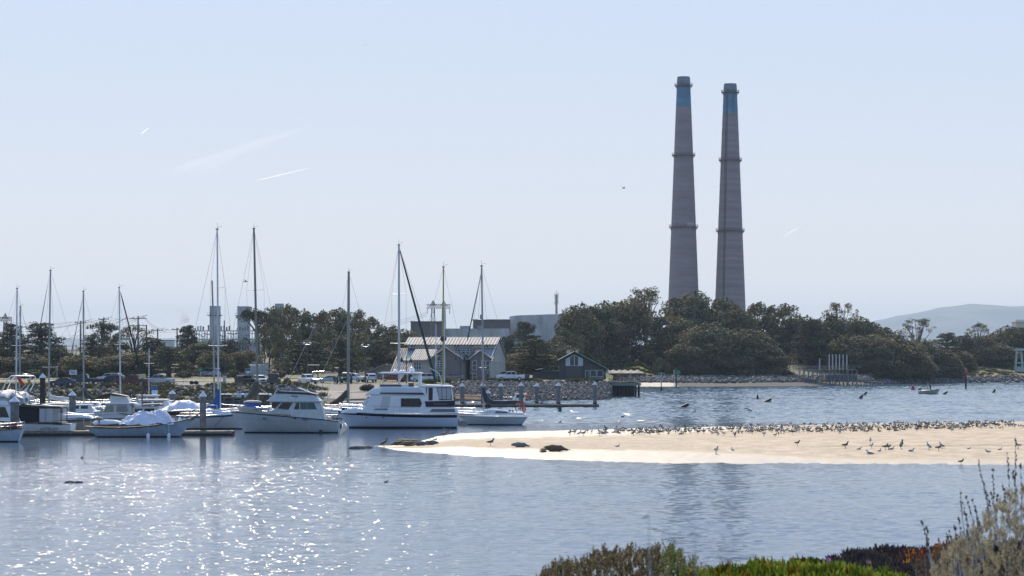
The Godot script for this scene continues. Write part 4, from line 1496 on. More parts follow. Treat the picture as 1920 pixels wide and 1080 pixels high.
	for q in [1060, 1086, 1108, 1122, 1134, 1137.5, 1154, 1160.5, 1165.5, 1169, 1176, 1182, 1187, 1191.5, 1197.5]:
		for z in [0.6, -3.5, -7.5]:
			if z < 0.5 and int(q) % 2 == 1:
				continue
			b = MB.new()
			b.tube([Vector3((q - 1168) * s, -5.2, z), Vector3((q - 1168) * s, -0.85, z)], [0.24], 7)
			part(b, "pile", M.dark_wood, o)
	for q in [[1158.5, 1171], [1180.5, 1189.5]]:
		b = MB.new()
		b.box(Vector3(((q[0] + q[1]) / 2 - 1168) * s, -2.6, -0.4), Vector3((q[1] - q[0]) * s, 3.6, 0.2))
		part(b, "bracing_boards", M.dark_wood, o)
	var rail := mat("rail_brown", Color(0.085, 0.075, 0.065), 0.8)
	for i in 45:
		var x := -13.4 + i * 0.38
		b = MB.new()
		b.box(Vector3(x, 0.55, 1.1), Vector3(0.07, 1.1, 0.07))
		part(b, "baluster", rail, o)
	for y in [1.1, 0.2]:
		b = MB.new()
		b.box(Vector3(-5.0, y, 1.17), Vector3(17.2, 0.09, 0.06))
		part(b, "rail", rail, o)
	for k in 6:
		var x := -3.1 + k * 1.22
		var z: float = [-1.0, -3.0, -0.6, -4.5, -2.0, -0.9][k]
		var u := thing("patio_umbrella", ["first cream umbrella on the dining deck, nearest the restaurant wall", "second cream umbrella along the dining deck, set back", "third cream umbrella along the dining deck", "fourth cream umbrella along the dining deck, set farthest back", "fifth cream umbrella along the dining deck", "last cream umbrella, at the dining deck's outer end"][k], "umbrella", deck + Vector3(x, 0, z), 0, "cream umbrellas on the dining deck")
		b = MB.new()
		for j in 8:
			var a0 := TAU * j / 8
			var a1 := TAU * (j + 1) / 8
			b.tri(Vector3(0, 2.45, 0), Vector3(cos(a1) * 1.35, 1.75, sin(a1) * 1.35), Vector3(cos(a0) * 1.35, 1.75, sin(a0) * 1.35))
			b.quad(Vector3(cos(a0) * 1.35, 1.6, sin(a0) * 1.35), Vector3(cos(a0) * 1.35, 1.75, sin(a0) * 1.35), Vector3(cos(a1) * 1.35, 1.75, sin(a1) * 1.35), Vector3(cos(a1) * 1.35, 1.6, sin(a1) * 1.35))
		part(b, "canopy", canvas_cream(), u)
		b = MB.new()
		b.rod(Vector3.ZERO, Vector3(0, 2.5, 0), 0.04)
		part(b, "pole", rail, u)
		var tb := thing("dining_table", ["table under the umbrella nearest the restaurant wall", "table under the second umbrella, set back", "table under the third umbrella of the deck", "table under the umbrella set farthest back", "table under the fifth umbrella of the deck", "table under the umbrella at the deck's outer end"][k], "table", deck + Vector3(x + 0.35, 0, z + 0.5), 0, "tables on the dining deck")
		b = MB.new()
		b.tube([Vector3(0, 0.7, 0), Vector3(0, 0.75, 0)], [0.5], 10)
		part(b, "tabletop", M.dock_wood, tb)
		b = MB.new()
		b.rod(Vector3(0, 0, 0), Vector3(0, 0.7, 0), 0.05)
		part(b, "leg", rail, tb)

func canvas_cream() -> StandardMaterial3D:
	var m := mat("canvas_cream", Color(0.62, 0.55, 0.43), 0.8)
	m.backlight_enabled = true
	m.backlight = Color(0.8, 0.7, 0.55)
	return m

func small_sheds() -> void:
	var o := thing("low_shed", "low grey-brown shed with slanting roof left of the gabled hall", "shed", P(712, 714, 560))
	var d := 560.0
	siding(o, "wall", px_poly([684, 716, 684, 698, 724, 684, 748, 684, 748, 716], 712, 714, d), -6, 0, mat("boards_brown"), 0.6)
	metal_roof("roof", Vector3(-29 * 0.112, 1.75, 0.5), Vector3(-29 * 0.112, 1.75, -6.5), Vector3(12.5 * 0.112, 3.45, -6.5), Vector3(12.5 * 0.112, 3.45, 0.5), 8, mat("roof_metal"), o)
	o = thing("kiosk_shelter", "small white-roofed shelter behind the white pickup at the ramp", "shelter", P(587, 706, 540))
	var b := MB.new()
	b.box(Vector3(0, 2.35, 0), Vector3(2.4, 0.18, 2.4))
	part(b, "roof", mat("pale_roof"), o)
	for x in [-1.0, 1.0]:
		for z in [-1.0, 1.0]:
			b = MB.new()
			b.rod(Vector3(x, -0.5, z), Vector3(x, 2.3, z), 0.06)
			part(b, "post", mat("rail_brown"), o)
	o = thing("grey_store", "plain grey store building behind the white truck", "building", P(486, 700, 600))
	b = MB.new()
	b.box(Vector3(0, 0.9, 0), Vector3(3.8, 2.6, 3))
	part(b, "wall", mat("works_grey"), o)
	b = MB.new()
	b.box(Vector3(0, 2.27, 0), Vector3(4.0, 0.14, 3.2))
	part(b, "roof", mat("works_dark"), o)

# ---------------------------------------------------------------- docks, piles, cars, rocks, marks
func dock(label: String, px0: float, px1: float, d: float, wide: float, high := 0.5) -> void:
	var a := P(px0, 668, d).x
	var c := P(px1, 668, d).x
	var o := thing("floating_dock", label, "dock", Vector3((a + c) / 2, 0, -d), 0, "floating docks")
	var b := MB.new()
	b.box(Vector3(0, high - 0.32, 0), Vector3(c - a, 0.36, wide - 0.1))
	part(b, "float", M.dark_wood, o)
	var n := int((c - a) / 0.9)
	for i in mini(n, 120):
		b = MB.new()
		b.box(Vector3(a + (c - a) * (i + 0.5) / n - (a + c) / 2, high - 0.06 + 0.006 * (i % 3), 0), Vector3((c - a) / n - 0.03, 0.1, wide))
		part(b, "plank", M.dock_wood, o)
	b = MB.new()
	b.box(Vector3(0, high - 0.16, wide / 2 + 0.05), Vector3(c - a, 0.2, 0.1))
	part(b, "edge_board", M.dock_wood, o)

func capped_pile(px: float, ytop: float, ywater: float, d: float, label: String, r := 0.30, dark := false) -> void:
	var o := thing("mooring_pile", label, "pile", Vector3(P(px, 668, d).x, 0, -d), 0, "mooring piles with pointed caps")
	var h := P(px, ytop, d).y
	var b := MB.new()
	b.tube([Vector3(0, -1.2, 0), Vector3(0, h - 0.55, 0)], [r * 1.02, r], 10)
	part(b, "shaft", M.dark_wood if dark else M.pile_concrete, o)
	b = MB.new()
	b.tube([Vector3(0, -1.0, 0), Vector3(0, 0.55, 0), Vector3(0, 0.75, 0)], [r * 1.06, r * 1.06, r * 1.01], 10)
	part(b, "weed_band", mat("weed", Color(0.03, 0.03, 0.018), 0.9), o)
	b = MB.new()
	b.tube([Vector3(0, h - 0.58, 0), Vector3(0, h - 0.5, 0), Vector3(0, h, 0)], [r * 1.2, r * 1.2, 0.03], 10)
	part(b, "cap", mat("cap_white", Color(0.62, 0.64, 0.66), 0.5), o)
	b = MB.new()
	var pts := []
	for k in 13:
		pts.append(Vector3(cos(TAU * k / 12) * (r + 0.16), 0.45, sin(TAU * k / 12) * (r + 0.16)))
	b.tube(pts, [0.05], 5, false)
	part(b, "hoop", M.rubber, o)

const CARS := {
	"pickup_truck": [5.6, 1.95, [2.72, 0.42, 2.8, 0.7, 2.78, 1.02, 2.55, 1.16, 1.2, 1.24, -2.78, 1.2, -2.8, 0.55, -2.7, 0.46], [1.3, 1.22, 0.62, 1.82, 0.3, 1.88, -0.85, 1.9, -1.1, 1.8, -1.2, 1.22], 1.72, -1.75, 0.41],
	"sedan_car": [4.7, 1.82, [2.3, 0.32, 2.35, 0.6, 2.2, 0.82, 1.1, 0.98, -1.7, 1.06, -2.3, 0.98, -2.35, 0.4, -2.2, 0.3], [1.2, 0.96, 0.4, 1.4, -0.1, 1.46, -0.8, 1.42, -1.75, 1.04], 1.42, -1.4, 0.33],
	"suv_car": [4.7, 1.9, [2.3, 0.38, 2.35, 0.75, 2.2, 1.02, 1.15, 1.12, -2.28, 1.14, -2.35, 0.5, -2.25, 0.4], [1.3, 1.1, 0.6, 1.66, 0.2, 1.74, -1.9, 1.74, -2.2, 1.55, -2.28, 1.12], 1.45, -1.4, 0.37],
	"van": [5.0, 2.0, [2.4, 0.4, 2.48, 0.8, 2.3, 1.1, 1.8, 1.2, -2.46, 1.2, -2.5, 0.5, -2.4, 0.42], [1.9, 1.18, 1.2, 1.95, 0.8, 2.05, -2.3, 2.05, -2.44, 1.9, -2.46, 1.18], 1.6, -1.5, 0.36],
}
var motors := {}

func car_shape(kind: String) -> Array:
	if motors.has(kind):
		return motors[kind]
	var q: Array = CARS[kind]
	var w: float = q[1]
	var out := []
	var b := MB.new()
	b.prism(px_poly_m(q[2]), -w / 2, w / 2, 0.10)
	out.append(["body", b.mesh(), "paint"])
	b = MB.new()
	var cab := px_poly_m(q[3])
	b.prism(cab, -w / 2 + 0.16, w / 2 - 0.16, 0.12)
	out.append(["cabin", b.mesh(), "paint"])
	# panes: cut into the cabin sides, plus front and rear screens
	var cen := Vector2.ZERO
	for p in cab:
		cen += p / cab.size()
	var in2 := PackedVector2Array()
	for p in cab:
		in2.append(cen + (p - cen) * Vector2(0.88, 0.72))
	for z in [-1, 1]:
		var zz: float = z * (w / 2 - 0.145)
		var left := Geometry2D.intersect_polygons(in2, PackedVector2Array([Vector2(-9, -1), Vector2(cen.x - 0.05, -1), Vector2(cen.x - 0.05, 9), Vector2(-9, 9)]))
		var right := Geometry2D.intersect_polygons(in2, PackedVector2Array([Vector2(cen.x + 0.05, -1), Vector2(9, -1), Vector2(9, 9), Vector2(cen.x + 0.05, 9)]))
		for poly in [left, right]:
			if poly.size():
				b = MB.new()
				b.prism(poly[0], zz - 0.02, zz + 0.02)
				out.append(["side_window", b.mesh(), "glass"])
	for e in [[0, 1], [cab.size() - 2, cab.size() - 1]]:
		var p0: Vector2 = cab[e[0]]
		var p1: Vector2 = cab[e[1]]
		var nrm := Vector2((p1 - p0).y, -(p1 - p0).x).normalized()
		if e[0] == 0:
			nrm = Vector2(absf(nrm.x), absf(nrm.y))
		else:
			nrm = Vector2(-absf(nrm.x), absf(nrm.y))
		var a := p0.lerp(p1, 0.1) + nrm * 0.012
		var c := p0.lerp(p1, 0.92) + nrm * 0.012
		var z := w / 2 - 0.3
		b = MB.new()
		if e[0] == 0:
			b.quad(Vector3(a.x, a.y, z), Vector3(a.x, a.y, -z), Vector3(c.x, c.y, -z), Vector3(c.x, c.y, z))
		else:
			b.quad(Vector3(a.x, a.y, -z), Vector3(a.x, a.y, z), Vector3(c.x, c.y, z), Vector3(c.x, c.y, -z))
		out.append(["windscreen" if e[0] == 0 else "rear_window", b.mesh(), "glass"])
	for x in [q[4], q[5]]:
		for z in [-1, 1]:
			b = MB.new()
			var r: float = q[6]
			b.tube([Vector3(x, r, z * (w / 2 - 0.24)), Vector3(x, r, z * (w / 2 + 0.01))], [r], 14)
			out.append(["wheel", b.mesh(), "rubber"])
			b = MB.new()
			b.tube([Vector3(x, r, z * (w / 2 - 0.02)), Vector3(x, r, z * (w / 2 + 0.025))], [r * 0.58], 10)
			out.append(["rim", b.mesh(), "steel"])
	var fx: float = q[2][2]
	var fy: float = q[2][5] - 0.14
	for z in [-1, 1]:
		b = MB.new()
		b.box(Vector3(fx - 0.04, fy, z * (w / 2 - 0.28)), Vector3(0.12, 0.18, 0.36))
		out.append(["headlight", b.mesh(), "lamp"])
		b = MB.new()
		b.box(Vector3(-q[0] / 2 + 0.05, q[2][5] - 0.1, z * (w / 2 - 0.2)), Vector3(0.1, 0.26, 0.22))
		out.append(["tail_light", b.mesh(), "red_lamp"])
	b = MB.new()
	b.box(Vector3(fx - 0.02, fy - 0.05, 0), Vector3(0.1, 0.24, w - 1.1))
	out.append(["grille", b.mesh(), "rubber"])
	for e in [fx, -q[0] / 2]:
		b = MB.new()
		b.box(Vector3(e, 0.5, 0), Vector3(0.14, 0.16, w - 0.1))
		out.append(["bumper", b.mesh(), "bumper"])
	if kind == "pickup_truck":
		b = MB.new()
		b.box(Vector3(-1.98, 1.21, 0), Vector3(1.5, 0.03, w - 0.36))
		out.append(["bed_floor", b.mesh(), "rubber"])
	motors[kind] = out
	return out

func px_poly_m(a: Array) -> PackedVector2Array:
	var out := PackedVector2Array()
	for i in range(0, a.size(), 2):
		out.append(Vector2(a[i], a[i + 1]))
	return out

func car(kind: String, px: float, yg: float, turn: float, paint: Color, label: String, category: String, scale_to := 1.0) -> Node3D:
	var at := land_at(px, yg) + Vector3(0, 0.1, 0)
	var o := thing(kind, label, category, at, turn, "vehicles parked by the marina")
	var pm := mat("paint_%s" % paint.to_html(), paint, 0.22, 0.15)
	var look := {"paint": pm, "glass": M.dark_glass, "rubber": M.rubber, "steel": M.steel, "lamp": mat("lamp_glass", Color(0.6, 0.6, 0.58), 0.1), "red_lamp": mat("red_lamp", Color(0.3, 0.01, 0.01), 0.2), "bumper": mat("bumper_grey", Color(0.1, 0.1, 0.1), 0.5)}
	var last: Node3D = null
	for q in car_shape(kind):
		var m := MeshInstance3D.new()
		m.name = q[0]
		m.mesh = q[1]
		m.material_override = look[q[2]]
		(last if q[0] == "rim" else o).add_child(m, true)
		if q[0] == "wheel":
			last = m
	return o

# ---------------------------------------------------------------- bodies by surface nets over tapered capsules
func field_mesh(bones: Array, cell: float, pad := 0.12, blend := 0.05) -> MB:
	var lo := Vector3(1e9, 1e9, 1e9)
	var hi := -lo
	for q in bones:
		for e in [[q[0], q[2]], [q[1], q[3]]]:
			lo = lo.min(e[0] - Vector3.ONE * (e[1] + pad))
			hi = hi.max(e[0] + Vector3.ONE * (e[1] + pad))
	var n := Vector3i(((hi - lo) / cell).ceil()) + Vector3i.ONE
	var f := PackedFloat32Array()
	var tint := PackedInt32Array()
	f.resize(n.x * n.y * n.z)
	tint.resize(f.size())
	f.fill(1e3)
	for k in bones.size():
		var q = bones[k]
		var a: Vector3 = q[0]
		var c: Vector3 = q[1]
		var r := maxf(q[2], q[3]) + pad
		var l0 := Vector3i(((a.min(c) - Vector3.ONE * r - lo) / cell).floor()).clamp(Vector3i.ZERO, n - Vector3i.ONE)
		var l1 := Vector3i(((a.max(c) + Vector3.ONE * r - lo) / cell).ceil()).clamp(Vector3i.ZERO, n - Vector3i.ONE)
		for z in range(l0.z, l1.z + 1):
			for y in range(l0.y, l1.y + 1):
				for x in range(l0.x, l1.x + 1):
					var p := lo + Vector3(x, y, z) * cell
					var t := clampf((p - a).dot(c - a) / maxf((c - a).length_squared(), 1e-9), 0, 1)
					var dd := (p - a.lerp(c, t)).length() - lerpf(q[2], q[3], t)
					var i := x + n.x * (y + n.y * z)
					if dd < f[i]:
						tint[i] = k
					var h := maxf(blend - absf(dd - f[i]), 0.0) / blend
					f[i] = minf(dd, f[i]) - h * h * blend * 0.25
	var b := MB.new()
	var at := {}
	for z in n.z - 1:
		for y in n.y - 1:
			for x in n.x - 1:
				var i := x + n.x * (y + n.y * z)
				var sum := Vector3.ZERO
				var m := 0
				var v := [f[i], f[i + 1], f[i + n.x], f[i + 1 + n.x], f[i + n.x * n.y], f[i + 1 + n.x * n.y], f[i + n.x + n.x * n.y], f[i + 1 + n.x + n.x * n.y]]
				for e in [[0, 1], [2, 3], [4, 5], [6, 7], [0, 2], [1, 3], [4, 6], [5, 7], [0, 4], [1, 5], [2, 6], [3, 7]]:
					if (v[e[0]] < 0) != (v[e[1]] < 0):
						var t: float = v[e[0]] / (v[e[0]] - v[e[1]])
						var p0 := Vector3(e[0] & 1, (e[0] >> 1) & 1, e[0] >> 2)
						var p1 := Vector3(e[1] & 1, (e[1] >> 1) & 1, e[1] >> 2)
						sum += p0.lerp(p1, t)
						m += 1
				if m:
					at[i] = lo + (Vector3(x, y, z) + sum / m) * cell
	var step := [1, n.x, n.x * n.y]
	for i in at:
		for ax in 3:
			var j: int = i + step[ax]
			if j >= f.size() or (f[i] < 0) == (f[j] < 0):
				continue
			var u: int = step[(ax + 1) % 3]
			var w: int = step[(ax + 2) % 3]
			if not (at.has(i - u) and at.has(i - w) and at.has(i - u - w)):
				continue
			var q := [at[i], at[i - u], at[i - u - w], at[i - w]]
			b.col = bones[tint[i if f[i] < 0 else j]][4]
			if f[i] < 0:
				b.quad(q[2], q[3], q[0], q[1])
			else:
				b.quad(q[1], q[0], q[3], q[2])
	return b

func person(at: Vector3, turn: float, top: Color, legs: Color, hat: Color, stride: float, label: String, seated := false) -> Node3D:
	var skin := Color(0.38, 0.22, 0.15)
	var hip := Vector3(0, 0.93, 0) if not seated else Vector3(0, 0.5, 0)
	var neck := hip + Vector3(0, 0.53, 0.02)
	var bones := []
	for s in [-1, 1]:
		var h := hip + Vector3(0.09 * s, -0.02, 0)
		var knee := Vector3(0.1 * s, 0.49, 0.10 + stride * 0.16 * s) if not seated else hip + Vector3(0.12 * s, 0.02, 0.44)
		var foot := Vector3(0.1 * s, 0.08, stride * 0.30 * s) if not seated else knee + Vector3(0, -0.44, 0.02)
		bones.append([h, knee, 0.09, 0.06, legs])
		bones.append([knee, foot, 0.062, 0.045, legs])
		bones.append([foot, foot + Vector3(0.01 * s, -0.03, 0.16), 0.05, 0.04, Color(0.03, 0.03, 0.03)])
		var sh := neck + Vector3(0.19 * s, -0.09, -0.01)
		var elbow := sh + Vector3(0.05 * s, -0.28, -0.04 - stride * 0.1 * s)
		var hand := elbow + Vector3(-0.03 * s, -0.22, 0.12 - stride * 0.1 * s)
		bones.append([neck + Vector3(0.05 * s, -0.04, 0), sh, 0.07, 0.065, top])
		bones.append([sh, elbow, 0.06, 0.045, top])
		bones.append([elbow, hand, 0.045, 0.03, top])
		for k in 4:
			bones.append([hand + Vector3(0.012 * (k - 1.5), -0.02, 0), hand + Vector3(0.014 * (k - 1.5), -0.10 + 0.01 * absf(k - 1.2), 0.02), 0.013, 0.009, skin])
		bones.append([hand, hand + Vector3(-0.03 * s, -0.06, 0.03), 0.018, 0.01, skin])
	bones.append([hip, hip + Vector3(0, 0.2, 0), 0.14, 0.13, top])
	bones.append([hip + Vector3(0, 0.2, 0), neck + Vector3(0, -0.1, 0), 0.13, 0.15, top])
	bones.append([neck, neck + Vector3(0, 0.09, 0.02), 0.055, 0.055, skin])
	bones.append([neck + Vector3(0, 0.16, 0.03), neck + Vector3(0, 0.23, 0.02), 0.085, 0.095, skin])
	bones.append([neck + Vector3(0, 0.17, 0.11), neck + Vector3(0, 0.19, 0.12), 0.02, 0.015, skin])
	bones.append([neck + Vector3(0, 0.25, 0.0), neck + Vector3(0, 0.28, 0.0), 0.10, 0.085, hat])
	var b := field_mesh(bones, 0.03, 0.08, 0.05)
	return lone(b, "person", tinted("person_cloth", 0.85), label, "person", at, turn)

func rock_mesh(k: int) -> ArrayMesh:
	R.seed = 400 + k
	var b := MB.new()
	var rows := []
	for i in 5:
		var e := -PI / 2 + PI * i / 4
		var row := PackedVector3Array()
		for j in 6:
			var a := -TAU * j / 6
			row.append(Vector3(cos(a) * cos(e), sin(e) * 0.75, sin(a) * cos(e)) * R.randf_range(0.72, 1.2))
		if i == 0 or i == 4:
			for j in 6:
				row[j] = row[0]
		rows.append(row)
	b.grid(rows, true, false)
	return b.mesh()

func rocks() -> void:
	var shapes := []
	for k in 6:
		shapes.append(rock_mesh(k))
	var greys := [mat("stone_a", Color(0.15, 0.14, 0.13), 0.85, 0.0, 0.35, Vector3(0.8, 0.8, 0.8)), mat("stone_b", Color(0.23, 0.215, 0.195), 0.85, 0.0, 0.35, Vector3(0.8, 0.8, 0.8)), mat("stone_c", Color(0.09, 0.085, 0.085), 0.85), mat("stone_wet", Color(0.05, 0.045, 0.035), 0.5)]
	# the stone bank below the gabled hall: its largest stones one by one
	var bank := Node3D.new()
	bank.name = "riprap_bank"
	add_child(bank)
	bank.set_meta("kind", "structure")
	R.seed = 91
	var places := []
	for i in 300:
		var px := R.randf_range(852, 1147)
		var k := R.randf()
		var q := land(px, lin(BANK_W, px) * k)
		var r := R.randf_range(0.26, 0.5)
		var m := MeshInstance3D.new()
		m.name = "stone"
		m.mesh = shapes[i % 6]
		m.material_override = greys[3] if k < 0.2 else greys[R.randi() % 3]
		m.transform = Transform3D(Basis.from_euler(Vector3(R.randf() * 6, R.randf() * 6, R.randf() * 6)).scaled(Vector3.ONE * r), q + Vector3(0, r * 0.25, 0))
		bank.add_child(m, true)
	for i in 2800:
		var px := R.randf_range(845, 1148)
		var q := land(px, lin(BANK_W, px) * R.randf())
		var r := R.randf_range(0.15, 0.4)
		places.append(Transform3D(Basis.from_euler(Vector3(R.randf() * 6, R.randf() * 6, R.randf() * 6)).scaled(Vector3.ONE * r), q + Vector3(0, r * 0.2, 0)))
	many("small_stones", shapes[2], greys[1], places.slice(0, 1400), bank)
	many("small_stones", shapes[4], greys[0], places.slice(1400), bank)
	# the left bank behind the moored boats and the far shore: stones that read as one mass
	for z in [[-200, 600, 1500, 0.2, 0.55, "left_bank_stones"], [1166, 1640, 1800, 0.35, 0.8, "far_bank_stones"], [1770, 2100, 700, 0.35, 0.75, "slope_foot_stones"], [1620, 1800, 380, 0.3, 0.7, "shaded_bank_stones"]]:
		for g in 3:
			places = []
			for i in int(z[2] / 3.0):
				var px := R.randf_range(z[0], z[1])
				var k := R.randf_range(0.05, 1.0)
				if z[5] == "far_bank_stones":
					k = R.randf_range(0.34, 1.02)
				if z[5] == "slope_foot_stones" or z[5] == "shaded_bank_stones":
					k = R.randf_range(0.0, 0.8)
				var q := land(px, lin(BANK_W, px) * k)
				var r := R.randf_range(z[3], z[4])
				places.append(Transform3D(Basis.from_euler(Vector3(R.randf() * 6, R.randf() * 6, R.randf() * 6)).scaled(Vector3.ONE * r), q + Vector3(0, r * 0.2, 0)))
			many(z[5], shapes[g * 2], greys[g] if z[0] < 1000 or g < 2 else greys[2], places, self)
	# low plants over the left bank
	var tuft := MB.new()
	R.seed = 60
	for i in 60:
		var a := R.randf() * TAU
		var p := Vector3(cos(a), 0, sin(a)) * R.randf_range(0, 0.9)
		var t := Vector3(cos(a) * 0.25, R.randf_range(0.25, 0.6), sin(a) * 0.25)
		var u := Vector3(-sin(a), 0, cos(a)) * 0.14
		tuft.tri(p - u, p + u, p + t)
	var tm := tuft.mesh()
	for g in 3:
		places = []
		var cols := []
		for i in 900:
			var px := R.randf_range(-200, 605)
			var k := pow(R.randf(), 0.6) * 1.25
			if R.randf() < 0.25:
				px = R.randf_range(800, 1130)
				k = R.randf_range(1.0, 1.4)
			elif R.randf() < 0.3:   # tufts over the knoll and the far bank tops
				px = R.randf_range(1150, 1245)
				k = R.randf_range(0.95, 2.4)
			elif R.randf() < 0.2:
				px = R.randf_range(1760, 1960)
				k = R.randf_range(1.0, 4.0)
			var q := land(px, lin(BANK_W, px) * k)
			if N2.get_noise_2d(q.x * 0.06, q.z * 0.1) < -0.12:
				continue
			places.append(Transform3D(Basis(Vector3.UP, R.randf() * 6).scaled(Vector3.ONE * R.randf_range(0.6, 1.5)), q))
			cols.append([Color(0.10, 0.11, 0.03), Color(0.20, 0.17, 0.04), Color(0.09, 0.07, 0.035)][g] * R.randf_range(0.7, 1.3))
		many("bank_plants", tm, tinted("low_plants", 0.9, 0.3), places, self, cols)

func shore_things() -> void:
	rocks()
	dock("front floating dock below the covered wooden sailboat", 38, 438, 279.5, 2.4)
	dock("second floating dock behind the front row of boats", -150, 640, 312, 2.2)
	dock("third floating dock near the stone bank on the left", -150, 600, 372, 2.2)
	dock("long low floating dock running out toward the restaurant", 838, 1123, 436, 2.4)
	dock("short dock behind the big motor yacht, below the ramp", 600, 800, 405, 2.2)
	for q in [
		[27.5, 743, 800, 270, "capped concrete pile before the black-canopied cruiser", 0.44],
		[135.8, 733, 780, 330, "capped concrete pile left of the beige cruiser's bow", 0.42],
		[323, 731, 765, 372, "capped concrete pile behind the tarp-covered boat", 0.42],
		[380.6, 733.5, 812, 281, "dark-footed capped pile beside the bow of the tarp-covered boat", 0.34],
		[867, 718, 762, 438, "capped pile just right of the motor yacht's stern", 0.36],
		[905.5, 717, 762, 440, "capped pile right behind the sloop's mast", 0.34],
		[939, 718, 760, 441, "capped pile left of the small cabin boat", 0.34],
		[977, 717, 757, 439, "capped pile between the small cabin boat and the orange buoy", 0.36],
		[1006.5, 718, 755, 440, "capped pile right of the orange buoy", 0.34],
		[1047, 717, 753, 437, "capped pile near the dock's middle, before the restaurant's low wing", 0.36],
		[1115.5, 715, 752, 436, "last capped pile, at the dock's outer end before the restaurant", 0.32],
		[915, 731, 765, 430, "short pale-capped pile right of the sloop's mast", 0.4],
	]:
		capped_pile(q[0], q[1], q[2], q[3], q[4], q[5])
	capped_pile(80, 700, 790, 340, "tall black timber pile with a T-shaped top beside the life ring", 0.36, true)
	for q in [
		["sedan_car", 117, 725.5, 0.1 + PI, Color(0.03, 0.04, 0.075), "dark blue low sedan by the kerb at the left", "car"],
		["pickup_truck", 153, 723, PI, Color(0.035, 0.045, 0.07), "dark slate pickup truck behind the blue sedan", "pickup truck"],
		["suv_car", 206, 718, PI - 0.3, Color(0.5, 0.5, 0.5), "pale roofed car half hidden behind the dark one", "car"],
		["suv_car", 210, 722.5, PI - 0.2, Color(0.05, 0.06, 0.08), "dark grey four-wheel car left of the maroon pickup", "car"],
		["pickup_truck", 247, 724, PI, Color(0.11, 0.018, 0.022), "maroon pickup truck between the white mast and the silver pickup", "pickup truck"],
		["pickup_truck", 297, 723.5, PI, Color(0.45, 0.48, 0.53), "silver pickup truck side-on by the grass verge", "pickup truck"],
		["van", 395, 707, PI - 0.6, Color(0.62, 0.62, 0.63), "small white van on the far road below the green sign", "van"],
		["pickup_truck", 464, 706.5, -PI / 2 + 0.35, Color(0.62, 0.63, 0.65), "white truck facing the harbour on the far road", "truck"],
		["suv_car", 460, 722.5, PI / 2 - 0.4, Color(0.025, 0.03, 0.04), "black four-wheel car seen from behind left of the white saloon", "car"],
		["suv_car", 487, 722.5, -PI / 2 + 0.35, Color(0.62, 0.64, 0.66), "white car facing the harbour behind the olive-covered mast", "car"],
		["van", 514, 722.5, PI / 2, Color(0.03, 0.03, 0.035), "dark utility van seen from behind, right of the white saloon", "van"],
		["pickup_truck", 577, 721.5, -PI / 2 + 0.45, Color(0.63, 0.64, 0.66), "large white pickup with black grille facing the harbour", "pickup truck"],
		["sedan_car", 618, 719, PI, Color(0.38, 0.45, 0.5), "pale grey-blue saloon behind the standing people", "car"],
		["van", 650, 719, -PI / 2, Color(0.03, 0.035, 0.045), "black van behind the person in the green jacket", "van"],
		["suv_car", 664, 717.5, -0.5, Color(0.6, 0.61, 0.64), "white estate car between black van and lamp post", "car"],
		["suv_car", 694, 717.5, PI / 2 + 0.25, Color(0.6, 0.62, 0.66), "white four-wheel car seen from behind by the shrubs", "car"],
		["sedan_car", 735, 716, PI, Color(0.2, 0.02, 0.025), "red car glimpsed under the yacht's hard top", "car"],
		["suv_car", 793, 717.5, PI - 0.1, Color(0.6, 0.62, 0.65), "white car in front of the hall's long slope roof", "car"],
		["sedan_car", 850, 715, PI - 0.2, Color(0.2, 0.2, 0.2), "grey sedan with a sun glint before the hall's doors", "car"],
		["pickup_truck", 957, 715.5, PI, Color(0.62, 0.63, 0.64), "white pickup truck on the quay beside the spreading cypress", "pickup truck"],
		["suv_car", 945, 713, PI, Color(0.55, 0.55, 0.55), "pale car behind the white quay pickup", "car"],
	]:
		car(q[0], q[1], q[2], q[3], q[4], q[5], q[6])
	var o := thing("boat_trailer", "empty galvanised boat trailer right of the silver pickup", "trailer", land_at(345, 722) + Vector3(0, 0.1, 0))
	var b := MB.new()
	b.box(Vector3(0, 0.55, 0.5), Vector3(6.0, 0.12, 0.1))
	b.box(Vector3(0, 0.55, -0.5), Vector3(6.0, 0.12, 0.1))
	for x in [-2.5, -1, 0.5, 2]:
		b.box(Vector3(x, 0.55, 0), Vector3(0.1, 0.1, 0.9))
	b.rod(Vector3(-3, 0.55, 0), Vector3(-4.2, 0.5, 0), 0.06)
	part(b, "frame", M.steel, o)
	for x in [1.4, 2.2]:
		for z in [-0.75, 0.75]:
			b = MB.new()
			b.tube([Vector3(x, 0.33, z - 0.1), Vector3(x, 0.33, z + 0.1)], [0.33], 12)
			part(b, "wheel", M.rubber, o)
	o = thing("skip_bin", "blue wheeled bin behind the white quay pickup", "bin", land_at(984, 715.5))
	b = MB.new()
	b.prism(px_poly_m([-0.8, 0.1, 0.8, 0.1, 0.95, 1.3, -0.95, 1.3]), -0.6, 0.6, 0.05)
	part(b, "tub", mat("bin_blue", Color(0.03, 0.06, 0.16), 0.5), o)
	b = MB.new()
	b.box(Vector3(0, 1.36, 0), Vector3(2.0, 0.08, 1.3))
	part(b, "lid", mat("bin_lid", Color(0.02, 0.03, 0.07), 0.5), o)
	# signs, lamps, people
	o = thing("notice_board", "white and blue notice board on posts behind the blue sedan", "sign", land_at(137, 713))
	b = MB.new()
	b.box(Vector3(0, 1.6, 0), Vector3(1.55, 1.0, 0.08))
	part(b, "board", mat("sign_pale", Color(0.5, 0.57, 0.64), 0.5), o)
	for k in 3:
		b = MB.new()
		b.box(Vector3(0.08 * k - 0.1, 1.85 - 0.24 * k, 0.05), Vector3(1.1 - 0.2 * k, 0.10, 0.02))
		part(b, "stripe", mat("sign_blue", Color(0.1, 0.2, 0.35), 0.5), o)
